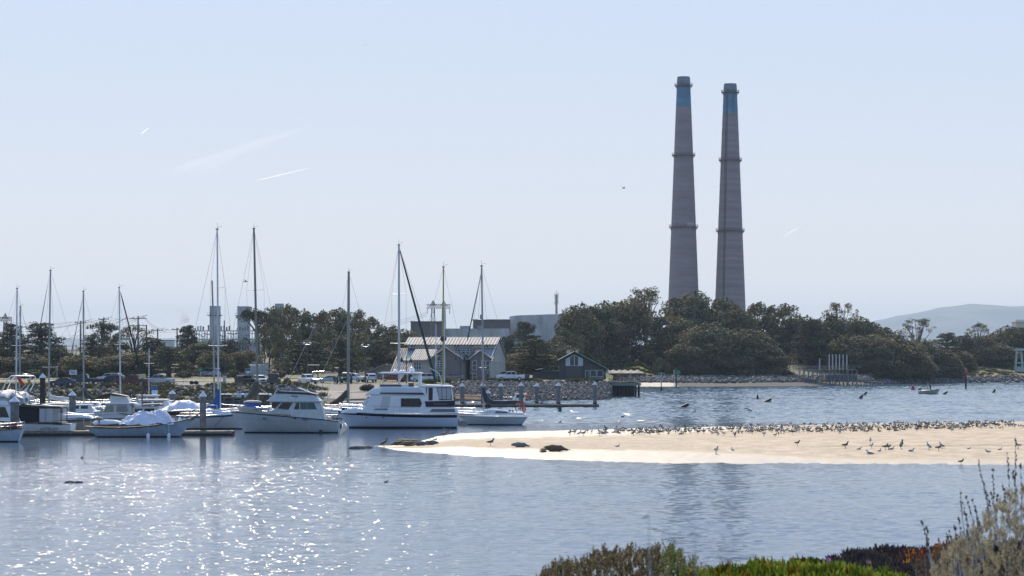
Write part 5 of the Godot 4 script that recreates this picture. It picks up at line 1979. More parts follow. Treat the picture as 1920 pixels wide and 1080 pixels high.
	for x in [-0.6, 0.6]:
		b = MB.new()
		b.rod(Vector3(x, -0.1, -0.06), Vector3(x, 1.5, -0.06), 0.05)
		part(b, "post", M.dark_wood, o)
	o = thing("round_sign", "small round green sign left of the white van", "sign", land_at(376, 712))
	b = MB.new()
	b.rod(Vector3(0, 0, 0), Vector3(0, 2.6, 0), 0.04)
	part(b, "post", M.steel, o)
	b = MB.new()
	b.tube([Vector3(0, 2.2, 0.05), Vector3(0, 2.2, 0.1)], [0.42], 14)
	part(b, "disc", mat("sign_green", Color(0.02, 0.22, 0.13), 0.5), o)
	o = thing("payment_pillar", "pale upright service pillar right of the blue sail cover", "pillar", land_at(421, 722))
	b = MB.new()
	b.box(Vector3(0, 0.75, 0), Vector3(0.55, 1.6, 0.4))
	part(b, "housing", mat("sign_pale"), o)
	b = MB.new()
	b.box(Vector3(0, 1.6, 0), Vector3(0.65, 0.1, 0.5))
	part(b, "cap", M.white_paint, o)
	for q in [[762, 668, 716, 505, "twin black lamp post before the hall's long slope roof"], [815, 665, 716, 505, "twin black lamp post near the yellow mast"], [863, 664, 716, 510, "twin black lamp post before the hall's grid window"]]:
		o = thing("lamp_post", q[4], "lamp post", Vector3(P(q[0], 668, q[3]).x, 3.2, -q[3]), 0, "twin lamp posts along the quay")
		var h: float = P(q[0], q[1], q[3]).y - 3.2
		b = MB.new()
		b.tube([Vector3.ZERO, Vector3(0, 0.5, 0), Vector3(0, h, 0)], [0.14, 0.08, 0.06], 8)
		part(b, "post", M.black_paint, o)
		b = MB.new()
		b.rod(Vector3(-0.85, h - 0.25, 0), Vector3(0.85, h - 0.25, 0), 0.04)
		part(b, "arm", M.black_paint, o)
		for x in [-0.85, 0.85]:
			b = MB.new()
			b.tube([Vector3(x, h - 0.2, 0), Vector3(x, h - 0.5, 0), Vector3(x, h - 0.95, 0), Vector3(x, h - 1.1, 0)], [0.05, 0.12, 0.38, 0.40], 10)
			part(b, "lamp_shade", M.black_paint, o)
	for q in [[576, 646, 716, 520, "tall wooden light pole rising from behind the white pickup"], [685, 650, 716, 520, "tall light pole with two pale globes left of the shed"]]:
		o = thing("light_pole", q[4], "light pole", Vector3(P(q[0], 668, q[3]).x, 3.2, -q[3]))
		var h: float = P(q[0], q[1], q[3]).y - 3.2
		b = MB.new()
		b.tube([Vector3.ZERO, Vector3(0, h, 0)], [0.13, 0.08], 6)
		part(b, "pole", mat("pole_wood"), o)
		b = MB.new()
		b.rod(Vector3(-0.6, h, 0), Vector3(0.6, h, 0), 0.05)
		part(b, "arm", M.steel, o)
		for x in [-0.6, 0.6]:
			b = MB.new()
			b.ball(Vector3(x, h + 0.22, 0), Vector3(0.26, 0.24, 0.26), 8, 6)
			part(b, "globe", mat("window_white"), o)
	for q in [[107, 691, 712, "thin lamp post with pale head left of the notice board"], [588, 688, 706, "thin pole with small lamp behind the white-roofed shelter"]]:
		o = thing("slim_lamp", q[3], "lamp post", land_at(q[0], q[2]))
		b = MB.new()
		b.rod(Vector3.ZERO, Vector3(0, 2.6, 0), 0.05)
		part(b, "post", M.steel, o)
		b = MB.new()
		b.box(Vector3(0, 2.7, 0), Vector3(0.35, 0.22, 0.3))
		part(b, "head", mat("sign_pale"), o)
	person(land_at(883, 715.5), 0.4, Color(0.04, 0.045, 0.06), Color(0.03, 0.03, 0.04), Color(0.05, 0.04, 0.03), 0.6, "person in dark clothes walking along the quay below the hall's grid window")
	person(land_at(914, 715.5), -0.8, Color(0.05, 0.05, 0.06), Color(0.035, 0.035, 0.045), Color(0.6, 0.6, 0.6), 0.4, "person in dark jacket and white cap walking right of the sloop's mast")
	person(land_at(627, 721), 0.2, Color(0.05, 0.06, 0.07), Color(0.12, 0.12, 0.13), Color(0.03, 0.025, 0.02), 0.1, "person in grey standing leftmost of the group at the ramp")
	person(land_at(632, 721), 1.2, Color(0.02, 0.025, 0.04), Color(0.02, 0.02, 0.03), Color(0.02, 0.02, 0.02), 0.2, "person in navy standing beside the green jacket at the ramp")
	person(land_at(638, 721), 2.8, Color(0.03, 0.25, 0.09), Color(0.03, 0.03, 0.04), Color(0.04, 0.03, 0.02), 0.1, "person in bright green jacket at the ramp group")
	person(land_at(659, 720), -1.0, Color(0.02, 0.02, 0.025), Color(0.03, 0.03, 0.03), Color(0.03, 0.03, 0.03), 0.3, "person in black standing right of the olive mast")
	fence()
	landing()
	channel_marks()
	crane()

func fence() -> void:
	var o := thing("roadside_fence", "low dark wire fence along the far road between van and cypress", "fence", land_at(350, 709))
	var m := mat("works_dark")
	var b := MB.new()
	for k in 14:
		b = MB.new()
		b.rod(Vector3(-3.5 + k * 1.6, -0.1, 0), Vector3(-3.5 + k * 1.6, 1.15, 0), 0.05)
		part(b, "post", m, o)
	for y in [0.4, 0.75, 1.1]:
		b = MB.new()
		b.rod(Vector3(-3.5, y, 0), Vector3(17.3, y, 0), 0.03)
		part(b, "rail", m, o)

func landing() -> void:
	# the derelict timber landing on the far shore with its tall bare posts
	var d := 762.0
	var s := d / F
	var o := thing("timber_landing", "weathered timber landing with sagging deck on the far shore below tall posts", "pier", Vector3(P(1560, 668, d).x, 0, -d))
	var grey := mat("old_timber", Color(0.32, 0.29, 0.265), 0.9, 0.0, 0.4, Vector3(0.5, 0.5, 0.5))
	var top := EYE - (692.0 - 668.0) * s
	var b := MB.new()
	for k in 34:
		b = MB.new()
		b.box(Vector3((1500 - 1560 + k * 3.1) * s, top - 0.1 + 0.05 * sin(k), 0), Vector3(0.42, 0.12, 5.0))
		part(b, "plank", grey, o)
	for k in 14:
		b = MB.new()
		var x := (1498 - 1560 + k * 8.2) * s
		b.tube([Vector3(x, -0.6, 2.2), Vector3(x + 0.1 * sin(k * 3.0), top - 0.15, 2.2)], [0.2, 0.16], 6)
		part(b, "pile", grey, o)
		if k % 2 == 0:
			b = MB.new()
			b.rod(Vector3(x, 0.8, 2.3), Vector3(x + 8.2 * s, top - 0.3, 2.3), 0.09, 4)
			part(b, "brace", grey, o)
	for y in [0.9, 0.5]:
		b = MB.new()
		b.box(Vector3(0, top + y, 2.3), Vector3(108 * s, 0.1, 0.08))
		part(b, "rail", grey, o)
	for k in 12:
		b = MB.new()
		b.box(Vector3((1504 - 1560 + k * 9.5) * s, top + 0.5, 2.35), Vector3(0.12, 1.1, 0.1))
		part(b, "rail_post", grey, o)
	b = MB.new()
	b.box(Vector3(2.5, 2.1, 1.6), Vector3(9.0, 1.8, 0.3))
	part(b, "plank_wall", mat("old_timber_pale", Color(0.3, 0.29, 0.28), 0.9, 0.0, 0.5, Vector3(0.7, 0.3, 0.7)), o)
	var n := 0
	for q in [[1536, 672], [1554, 664], [1560.5, 664.5], [1567, 664.5], [1573.3, 664.5], [1580, 664.5], [1587, 665]]:
		b = MB.new()
		b.tube([Vector3(0, 0, 0), Vector3(0, P(0, q[1], d).y, 0)], [0.19, 0.16], 7)
		lone(b, "bare_post", mat("post_pale", Color(0.5, 0.49, 0.47), 0.8), ["tall bare post standing apart at the left of the timber landing", "first of six close tall posts above the timber landing", "second of six close tall posts above the timber landing", "third of six close tall posts above the timber landing", "fourth of six close tall posts above the timber landing", "fifth of six close tall posts above the timber landing", "last of six close tall posts above the timber landing"][n], "post", Vector3(P(q[0], 668, d).x, 0, -d + 1.0), 0, "tall bare posts of the landing")
		n += 1
	n = 0
	var stub := MB.new()
	stub.tube([Vector3(0, -0.5, 0), Vector3(0, 0.75, 0)], [0.2, 0.16], 6)
	var sm := stub.mesh()
	var first: Node3D = null
	for k in 13:
		var x := P(1582 + k * 5.4, 668, 745).x
		var m := MeshInstance3D.new()
		m.name = "pile_stump"
		m.mesh = sm
		m.material_override = mat("stump_wood", Color(0.12, 0.1, 0.085), 0.9)
		add_child(m, true)
		m.position = Vector3(x, -0.1 * (k % 3), -745 + (k % 2))
		tag(m, ["first", "second", "third", "fourth", "fifth", "sixth", "seventh", "eighth", "ninth", "tenth", "eleventh", "twelfth", "last"][k] + " short rotten stump, counted from the landing outward", "stump", "row of pile stumps before the landing")
	o = thing("yard_fence", "wire yard fence with posts left of the timber landing", "fence", land_at(1487, 703))
	for k in 9:
		b = MB.new()
		b.rod(Vector3(k * 1.6, 0, 0), Vector3(k * 1.6, 2.6, 0), 0.06)
		part(b, "post", grey, o)
	for y in [1.3, 2.5]:
		b = MB.new()
		b.rod(Vector3(0, y, 0), Vector3(12.8, y, 0), 0.04)
		part(b, "rail", grey, o)

func channel_marks() -> void:
	var dark := mat("mark_dark", Color(0.02, 0.018, 0.02), 0.7)
	var grey := mat("galvanised_pale", Color(0.4, 0.42, 0.43), 0.6)
	var d := 640.0
	var o := thing("channel_mark_frame", "channel mark with open pale frame on a pile before the grey stones", "channel mark", Vector3(P(1240, 668, d).x, 0, -d))
	var s := d / F
	var b := MB.new()
	b.tube([Vector3(0, -1, 0), Vector3(0, 0.9, 0)], [0.2], 7)
	part(b, "pile_foot", dark, o)
	b = MB.new()
	b.tube([Vector3(0, 0.9, 0), Vector3(0, P(0, 698, d).y, 0)], [0.13], 7)
	part(b, "post", grey, o)
	b = MB.new()
	var y0 := P(0, 707.5, d).y
	var y1 := P(0, 700, d).y
	for y in [y0, (y0 + y1) / 2, y1]:
		b.box(Vector3(0, y, 0.16), Vector3(11.5 * s, 0.1, 0.08))
	for x in [-5.7, -0.5, 5.7]:
		b.box(Vector3(x * s, (y0 + y1) / 2, 0.22), Vector3(0.1, y1 - y0 + 0.1, 0.07))
	part(b, "frame", grey, o)
	d = 700.0
	s = d / F
	o = thing("green_channel_mark", "channel mark with square green board on a dark pile", "channel mark", Vector3(P(1268, 668, d).x, 0, -d))
	b = MB.new()
	b.tube([Vector3(0, -1, 0), Vector3(0, P(0, 694, d).y, 0)], [0.2, 0.14], 7)
	part(b, "pile", dark, o)
	b = MB.new()
	b.box(Vector3(0.45, P(0, 698.5, d).y, 0.2), Vector3(8.0 * s, 8.4 * s, 0.08))
	part(b, "board", mat("mark_green", Color(0.02, 0.24, 0.11), 0.5), o)
	b = MB.new()
	b.box(Vector3(-0.55, P(0, 698, d).y, 0.15), Vector3(0.5, 1.4, 0.1))
	part(b, "scale_board", mat("mark_grey", Color(0.3, 0.25, 0.26), 0.6), o)
	b = MB.new()
	b.rod(Vector3(-0.55, -0.5, 0.1), Vector3(-0.55, P(0, 693, d).y, 0.1), 0.1)
	part(b, "post", grey, o)
	d = 702.0
	s = d / F
	o = thing("red_channel_mark", "channel mark with red board and red lamp on a dark pile before the grassy slope", "channel mark", Vector3(P(1811, 668, d).x, 0, -d))
	b = MB.new()
	b.tube([Vector3(0, -1, 0), Vector3(0, P(0, 702, d).y, 0)], [0.26, 0.22], 8)
	part(b, "pile", dark, o)
	b = MB.new()
	b.tube([Vector3(0, P(0, 702, d).y, 0), Vector3(0, P(0, 690, d).y, 0)], [0.1], 7)
	part(b, "post", grey, o)
	b = MB.new()
	var c := Vector3(0.1, P(0, 699, d).y, 0.28)
	b.prism(PackedVector2Array([Vector2(-0.5, -0.5), Vector2(0.5, -0.5), Vector2(0.0, 0.62)]), 0.0, 0.06)
	b.box(Vector3(0, 0, -0.02), Vector3(0.84, 0.84, 0.05), Basis(Vector3.BACK, 0.2))
	moved(b, Transform3D(Basis(), c))
	part(b, "board", mat("mark_red", Color(0.62, 0.02, 0.03), 0.5), o)
	b = MB.new()
	b.tube([Vector3(0, P(0, 690.5, d).y, 0), Vector3(0, P(0, 688, d).y, 0)], [0.16, 0.12], 8)
	part(b, "lamp_housing", mat("mark_red"), o)
	b = MB.new()
	for k in 6:
		b.rod(Vector3(0.4, 0.8 + k * 0.4, 0.1), Vector3(0.7, 0.8 + k * 0.4, 0.1), 0.03, 4)
	b.rod(Vector3(0.4, 0.5, 0.1), Vector3(0.4, 3.2, 0.1), 0.03, 4)
	b.rod(Vector3(0.7, 0.5, 0.1), Vector3(0.7, 3.2, 0.1), 0.03, 4)
	part(b, "ladder", grey, o)
	# leaning and upright markers in the shallows
	var names := ["dark leaning stake lying low, left of the shallow branch", "upright tapering black stake in open water below the chimneys", "leaning dark stake right of the upright black one", "lower of two leaning dark stakes below the timber landing", "upper of two leaning dark stakes below the timber landing", "leaning dark stake right behind the motorboat's wake", "leaning dark stake farthest right in the open water", "thick green stub pile off the long floating dock"]
	var list := [[1279, 764, 1291, 757.5, 0.3], [1420.5, 748, 1420.5, 740, 0.22], [1436, 753.5, 1446, 748, 0.28], [1612, 747.5, 1617.5, 740.5, 0.26], [1620, 741, 1625, 734.5, 0.22], [1769, 739.5, 1776, 734, 0.26], [1862, 736.5, 1866, 730, 0.26], [1050, 771, 1050, 759.5, 0.26]]
	for i in list.size():
		var q = list[i]
		var dd := WD(q[1])
		b = MB.new()
		var a := Vector3.ZERO
		var e := P(q[2], q[3], dd) - P(q[0], q[1], dd)
		b.tube([a - e * 0.3, a, e * 0.6, e, e * 1.03], [q[4] * 0.9, q[4], q[4], q[4] * (0.3 if i == 1 else 0.9), 0.02], 8)
		lone(b, "marker_stake", mat("stub_green", Color(0.02, 0.05, 0.04), 0.7) if i > 6 else mat("mark_dark_green", Color(0.012, 0.02, 0.018), 0.6), names[i], "stake", P(q[0], q[1], dd), 0, "dark stakes in the water")
	d = WD(731)
	b = MB.new()
	b.tube([Vector3(0, -0.4, 0), Vector3(0, 0.15, 0), Vector3(0, 0.55, 0), Vector3(0, 1.0, 0), Vector3(0, 1.1, 0)], [0.5, 0.55, 0.35, 0.3, 0.05], 10)
	lone(b, "channel_buoy", mat("buoy_red", Color(0.4, 0.03, 0.05), 0.5), "small red channel buoy left of the motorboat", "buoy", P(1712, 731, d))
	d = WD(771)
	b = MB.new()
	b.tube([P(1395, 765, d) - P(1400, 771, d), P(1401, 766, d) - P(1400, 771, d), P(1408, 769.5, d) - P(1400, 771, d), P(1415, 775, d) - P(1400, 771, d)], [0.05, 0.08, 0.09, 0.1], 5)
	b.tube([P(1404, 767.5, d) - P(1400, 771, d), P(1404.5, 771, d) - P(1400, 771, d)], [0.06], 5)
	lone(b, "driftwood_branch", M.dark_wood, "bare bent driftwood branch sticking from the shallows", "branch", P(1400, 771, d))

func crane() -> void:
	var d := 880.0
	var s := d / F
	var o := thing("boat_hoist", "pale green steel hoist frame on the far shore at the right edge", "hoist", Vector3(P(1912, 668, d).x, 2.2, -d))
	var m := mat("hoist_green", Color(0.34, 0.44, 0.44), 0.5)
	var base := -2.2 + EYE
	var b := MB.new()
	for q in [[1903.5, 697, 1906.5, 657], [1918, 697, 1914.5, 657], [1926, 697, 1929, 657]]:
		b = MB.new()
		b.tube([Vector3((q[0] - 1912) * s, base - (q[1] - 668) * s, 0), Vector3((q[2] - 1912) * s, base - (q[3] - 668) * s, 0)], [0.36, 0.28], 6)
		part(b, "leg", m, o)
	for q in [[1904, 1930, 653, 657.5], [1903, 1920, 679.5, 681.5], [1905, 1917, 688, 697]]:
		b = MB.new()
		b.box(Vector3(((q[0] + q[1]) / 2 - 1912) * s, base - ((q[2] + q[3]) / 2 - 668) * s, 0.35), Vector3((q[1] - q[0]) * s, (q[3] - q[2]) * s, 0.7))
		part(b, "beam" if q[2] < 685 else "winch_housing", m, o)
	for k in 6:
		b = MB.new()
		b.rod(Vector3((1905 - 1912 + k * 5) * s, base + 10.5 * s, 0.4), Vector3((1905 - 1912 + k * 5) * s, base + 17 * s, 0.4), 0.06, 4)
		part(b, "rail_post", m, o)

# ---------------------------------------------------------------- boats
# one hull: t runs from stern 0 to bow 1, u from keel 0 to sheer 1; the bow points to +x, or to -x where dir is -1
func hull_pt(h: Dictionary, t: float, u: float, side: float) -> Vector3:
	var l: float = h.l
	var sheer := _quad(h.stern, h.mid, h.bow, t)
	var keel := lerpf(-0.45, -0.25, t)
	var y := lerpf(keel, sheer, u)
	var hb: float = h.beam * 0.5
	var tm: float = h.get("tm", 0.42)
	if t < tm:
		hb *= lerpf(h.transom, 1.0, sin(t / tm * PI / 2))
	else:
		hb *= maxf(1.0 - pow((t - tm) / (1.0 - tm), h.get("fine", 2.3)), 0.015)
	var z := side * hb * pow(maxf(u, 0.0001), lerpf(0.28, 0.8, t))
	var x := lerpf(-l / 2, l / 2, t)
	x -= h.rake * pow(1.0 - u, 1.1) * pow(t, 5)
	x += h.counter * pow(1.0 - u, 1.1) * pow(1.0 - t, 4)
	return Vector3(x * h.dir, y, z * h.dir)

func _quad(a: float, m: float, c: float, t: float) -> float:
	return a * (1 - t) * (1 - 2 * t) + m * 4 * t * (1 - t) + c * t * (2 * t - 1)

func u_at(h: Dictionary, t: float, y: float) -> float:
	var keel := lerpf(-0.45, -0.25, t)
	return (y - keel) / (_quad(h.stern, h.mid, h.bow, t) - keel)

# a band of the hull's side between two heights (or two fractions of the sheer when below is true), set out by a few millimetres
func side_band(b: MB, h: Dictionary, y0: float, y1: float, from_sheer: bool, out := 0.012, t0 := 0.0, t1 := 1.0) -> void:
	for side in [1.0, -1.0]:
		var rows := []
		for j in 4:
			var row := PackedVector3Array()
			for i in 25:
				var t := lerpf(t0, t1, i / 24.0)
				if h.dir * side < 0:
					t = lerpf(t1, t0, i / 24.0)
				var s := _quad(h.stern, h.mid, h.bow, t)
				var y := lerpf(y0, y1, j / 3.0) + (s if from_sheer else 0.0)
				var p := hull_pt(h, t, u_at(h, t, y), side)
				p.z += signf(side * h.dir) * out
				row.append(p)
			rows.append(row)
		if h.dir < 0:
			for r in rows:
				r.reverse()
		b.grid(rows)

func make_hull(o: Node3D, h: Dictionary, paint: Material, deck: Material, boot: Material, rail: Material) -> void:
	var b := MB.new()
	for side in [1.0, -1.0]:
		var rows := []
		for j in 10:
			var u := j / 9.0
			var row := PackedVector3Array()
			for i in 29:
				row.append(hull_pt(h, i / 28.0, u, side))
			if (h.dir * side) * h.dir < 0:
				row.reverse()
			rows.append(row)
		b.grid(rows)
	# transom
	for j in 9:
		var a := hull_pt(h, 0, j / 9.0, -1)
		var c := hull_pt(h, 0, j / 9.0, 1)
		var e := hull_pt(h, 0, (j + 1) / 9.0, 1)
		var g := hull_pt(h, 0, (j + 1) / 9.0, -1)
		b.quad(a, c, e, g)
	part(b, "hull", paint, o)
	b = MB.new()
	var rows := []
	for k in 3:
		var row := PackedVector3Array()
		for i in 29:
			var p := hull_pt(h, i / 28.0, 1.0, 1.0 - k)
			p.y -= h.get("sunk", 0.06) - (0.05 if k == 1 else 0.0)
			p.z *= 0.985
			row.append(p)
		rows.append(row)
	b.grid(rows)
	part(b, "deck", deck, o)
	if boot:
		b = MB.new()
		side_band(b, h, -0.1, 0.12, false)
		part(b, "boot_stripe", boot, o)
	for side in [1.0, -1.0]:
		b = MB.new()
		var pts := []
		for i in 25:
			pts.append(hull_pt(h, i / 24.0, 1.0, side) + Vector3(0, -0.02, side * h.dir * 0.02))
		b.tube(pts, [h.get("rail_r", 0.045)], 5)
		part(b, "rub_rail", rail, o)

# pixel outline -> solid in the boat's own frame, symmetric about its middle line
func slab(o: Node3D, called: String, m: Material, pts: Array, w: float, c: Array, bevel := 0.06) -> MeshInstance3D:
	var b := MB.new()
	b.prism(px_poly(pts, c[0], c[1], c[2]), -w / 2, w / 2, bevel)
	return part(b, called, m, o)

# a pane on both flanks of a cabin w wide
func panes(o: Node3D, called: String, m: Material, pts: Array, w: float, c: Array) -> void:
	for s in [1, -1]:
		var b := MB.new()
		b.prism(px_poly(pts, c[0], c[1], c[2]), s * w / 2 - 0.02, s * w / 2 + 0.025)
		part(b, called, m, o)

func at_px(px: float, py: float, c: Array, z := 0.0) -> Vector3:
	return Vector3((px - c[0]) / F * c[2], (c[1] - py) / F * c[2], z)

func bar(o: Node3D, called: String, m: Material, pts: Array, r: float, c: Array, z := 0.0, sides := 5) -> MeshInstance3D:
	var b := MB.new()
	var p := []
	for i in range(0, pts.size(), 2):
		p.append(at_px(pts[i], pts[i + 1], c, z))
	b.tube(p, [r], sides)
	return part(b, called, m, o)

func rails(o: Node3D, h: Dictionary, t0: float, t1: float, high: float, n: int, lines := 2) -> void:
	for s in [1.0, -1.0]:
		var tops := []
		for i in n:
			var t := lerpf(t0, t1, float(i) / (n - 1))
			var p := hull_pt(h, t, 1.0, s * 0.94)
			var b := MB.new()
			b.rod(p, p + Vector3(0, high, 0), 0.018, 4)
			part(b, "stanchion", M.steel, o)
			tops.append(p)
		for k in lines:
			var pts := []
			for p in tops:
				pts.append(p + Vector3(0, high * (k + 1) / lines, 0))
			var b := MB.new()
			b.tube(pts, [0.016], 4)
			part(b, "guard_rail", M.steel, o)

func rig(o: Node3D, c: Array, x: float, ytop: float, ybase: float, m: Material, spreaders: Array, bow_px: float, stern_px: float, ydeck: float, r := 0.085, lean := 0.0) -> void:
	var foot := at_px(x, ybase, c)
	var top := at_px(x + lean, ytop, c)
	var b := MB.new()
	b.tube([foot, foot.lerp(top, 0.7), top], [r, r, r * 0.8], 8)
	part(b, "mast", m, o)
	b = MB.new()
	b.rod(top, top + Vector3(0, 0.75, 0), 0.015, 4)
	b.rod(top + Vector3(0, 0.25, 0), top + Vector3(0.55, 0.4, 0), 0.018, 4)
	b.box(top + Vector3(0, 0.06, 0), Vector3(0.34, 0.12, 0.2))
	part(b, "masthead_gear", M.wire, o)
	var z := 1.25
	var last := []
	for sp in spreaders:
		var y := foot.lerp(top, inverse_lerp(ybase, ytop, sp[0]))
		b = MB.new()
		# the spreaders reach out to both sides and a little aft, so they show as a short cross-bar
		var w: float = sp[1] / F * c[2]
		b.tube([y + Vector3(-w, 0.03, -0.5), y, y + Vector3(w, 0.05, 0.5)], [0.028, 0.04, 0.028], 5)
		part(b, "spreader", m, o)
		last.append([y, w])
	for s in [-1, 1]:
		b = MB.new()
		var deckp := Vector3(foot.x - 0.2 * s, at_px(x, ydeck, c).y, z * s)
		var via: Vector3 = top.lerp(foot, 0.5)
		if last.size():
			via = last[0][0] + Vector3(last[0][1] * s, 0.04, 0.5 * s)
			deckp.x = foot.x + last[0][1] * 0.9 * s
		b.tube([top, via, deckp], [0.014], 3)
		b.tube([top.lerp(foot, 0.45), deckp + Vector3(0.3, 0, 0)], [0.012], 3)
		part(b, "shroud", M.wire, o)
	if bow_px != 0:
		b = MB.new()
		b.tube([top, at_px(bow_px, ydeck, c)], [0.016], 3)
		part(b, "forestay", M.wire, o)
	if stern_px != 0:
		b = MB.new()
		b.tube([top, at_px(stern_px, ydeck, c)], [0.014], 3)
		part(b, "backstay", M.wire, o)

func furled(o: Node3D, called: String, m: Material, x0: float, y0: float, x1: float, y1: float, r: float, c: Array) -> void:
	var b := MB.new()
	var a := at_px(x0, y0, c)
	var e := at_px(x1, y1, c)
	b.tube([a, a.lerp(e, 0.1), a.lerp(e, 0.6), e.lerp(a, 0.04), e], [r * 0.3, r * 0.7, r, r * 1.1, r * 0.4], 7)
	part(b, called, m, o)

# a sail bundled on its boom under a cover: a sagging sausage that climbs the mast at one end
func boom_cover(o: Node3D, called: String, m: Material, pts: Array, thick: Array, c: Array) -> void:
	var b := MB.new()
	var p := []
	for i in range(0, pts.size(), 2):
		p.append(at_px(pts[i], pts[i + 1], c))
	b.tube(p, thick, 9)
	part(b, called, m, o)

func boats() -> void:
	sport_fisher()
	motor_yacht()
	sloop()
	tarp_boat()
	black_canopy_cruiser()
	cut_sailboat()
	blue_cover_sailboat()
	beige_cruiser()
	trawler()
	back_rows()
	small_craft()

func boat(called: String, label: String, category: String, c: Array, turn := 0.0) -> Node3D:
	return thing(called, label, category, Vector3(P(c[0], 668, c[2]).x, 0, -c[2]), turn, "boats moored in the marina")

func sport_fisher() -> void:
	var c := [534.0, 812.0, WD(812) + 1.5]
	var o := boat("sport_fishing_boat", "white sport fishing boat with flybridge, dark rail and a dinghy on its foredeck", "motorboat", c)
	var h := {"l": 11.8, "beam": 4.0, "stern": 1.32, "mid": 1.85, "bow": 2.3, "transom": 0.86, "rake": 1.75, "counter": 0.05, "dir": -1.0, "rail_r": 0.06, "fine": 2.6, "tm": 0.5}
	var hullp := mat("hull_greenish", Color(0.60, 0.64, 0.63), 0.3, 0.0, 0.1, Vector3(0.4, 0.15, 0.4))
	make_hull(o, h, hullp, mat("deck_tan", Color(0.5, 0.46, 0.38), 0.7), M.navy, M.navy)
	var b := MB.new()
	side_band(b, h, -0.62, -0.59, true)
	part(b, "hull_crease", mat("crease_grey", Color(0.4, 0.43, 0.43), 0.4), o)
	for q in [[495, 783.6, 501.5, 786], [553, 782, 558.5, 785.5]]:
		panes(o, "porthole", M.dark_glass, [q[0], q[1], q[2], q[1], q[2] - 0.5, q[3], q[0], q[3]], 3.93 if q[0] > 520 else 3.62, c)
	for k in 6:
		panes(o, "louvre", mat("works_dark"), [569 + k * 1.9, 782.4, 570 + k * 1.9, 782.4, 570 + k * 1.9, 788, 569 + k * 1.9, 788], 4.0, c)
	# saloon
	slab(o, "saloon", hullp, [497, 776, 517, 768, 530, 753.5, 602, 753.5, 604, 760, 613, 792, 560, 790, 545, 778], 3.2, c)
	panes(o, "windscreen", M.dark_glass, [522, 767, 532, 755, 551, 755, 543, 768.5], 3.22, c)
	panes(o, "side_window", M.dark_glass, [553, 767.6, 558.5, 755.5, 563, 755.5, 563, 767.6], 3.22, c)
	panes(o, "side_window", mat("teal_glass", Color(0.03, 0.09, 0.10), 0.06), [565, 767.6, 565, 755.5, 577, 755.5, 577, 767.6], 3.22, c)
	panes(o, "side_window", mat("teal_glass"), [578, 767.6, 578, 755.5, 591, 755.5, 596, 767.6], 3.22, c)
	b = MB.new()
	b.box(at_px(519, 759, c), Vector3(0.9, 0.75, 2.6), Basis(Vector3.BACK, 0.0))
	part(b, "front_screen", M.dark_glass, o)
	slab(o, "saloon_roof", hullp, [502, 751.5, 604, 751, 604, 754, 510, 754], 3.7, c, 0.05)
	# flybridge
	slab(o, "flybridge", hullp, [503, 752, 518, 738, 540, 737.5, 590, 740, 603, 752], 3.3, c, 0.1)
	slab(o, "flybridge_band", M.navy, [519, 737.5, 525, 733.5, 580, 736, 597, 739.5, 597, 741, 545, 738.5], 3.36, c, 0.02)
	slab(o, "flybridge_screen", glass_pane("screen_green", 0.45, Color(0.10, 0.17, 0.16)), [516, 738, 521.5, 728.5, 560, 727.8, 582, 736], 3.2, c, 0.3)
	for q in [[523, 728.5, 516.5, 738], [548, 728, 545, 737], [571, 731, 578, 737]]:
		for z in [1.61, -1.61]:
			bar(o, "screen_frame", M.white_paint, [q[0], q[1], q[2], q[3]], 0.03, c, z)
	b = MB.new()
	b.box(at_px(549, 748, c, 1.7), Vector3(0.55, 0.1, 0.12))
	part(b, "lamp_bracket", M.white_paint, o)
	# name patch: worn lettering on the flybridge cheek
	for k in 5:
		panes(o, "lettering", mat("faded_letters", Color(0.16, 0.2, 0.2), 0.6), [549 + k * 2.6, 741.4 + k * 0.25, 551 + k * 2.6, 741 + k * 0.25, 550.4 + k * 2.6, 744.4 + k * 0.25, 548.6 + k * 2.6, 744.6 + k * 0.25], 3.31, c)
	# folded ladder leaning astern
	for z in [1.0, 1.45]:
		bar(o, "ladder_side", M.white_paint, [604, 756, 622.5, 740], 0.06, c, z)
	for k in 5:
		b = MB.new()
		b.rod(at_px(606 + k * 3.6, 754.2 - k * 3.1, c, 1.0), at_px(606 + k * 3.6, 754.2 - k * 3.1, c, 1.45), 0.045, 4)
		part(b, "ladder_step", M.white_paint, o)
	# outriggers and thin tower
	bar(o, "outrigger", M.mast_metal, [537, 728, 595, 606], 0.03, c, 1.5)
	bar(o, "outrigger", M.mast_metal, [585, 738, 648, 603], 0.03, c, -1.5)
	for q in [[574, 741, 587, 698], [603, 741, 609, 696], [587, 698, 609, 696], [588, 712, 606, 711]]:
		bar(o, "tower_pipe", M.steel, q, 0.03, c, 0.8)
	bar(o, "mooring_boom", M.steel, [490, 731, 518, 748, 521, 776], 0.045, c, 0.5)
	rails(o, h, 0.45, 0.98, 0.75, 9)
	bar(o, "cockpit_rail", M.steel, [613, 778, 634, 778], 0.03, c, 1.6)
	for x in [616.0, 623.0, 631.0]:
		bar(o, "rail_post", M.steel, [x, 778, x, 787], 0.025, c, 1.6)
	slab(o, "cockpit_seat", mat("deck_tan"), [614, 782, 620, 782, 620, 790, 614, 790], 2.4, c)
	b = MB.new()
	b.tube([at_px(604, 805.5, c, 2.02), at_px(604, 811, c, 2.02)], [0.2], 8)
	part(b, "fender", M.black_paint, o)
	# the dinghy carried on the foredeck, with its blue tarp
	var dc := [475.0, 773.0, c[2] + 0.2]
	var d := thing("dinghy", "small white dinghy with a blue tarp and grey pad on the sport fisher's foredeck", "dinghy", Vector3(P(475, 668, dc[2]).x, P(0, 774.5, dc[2]).y, -dc[2] + 0.6), 0.0)
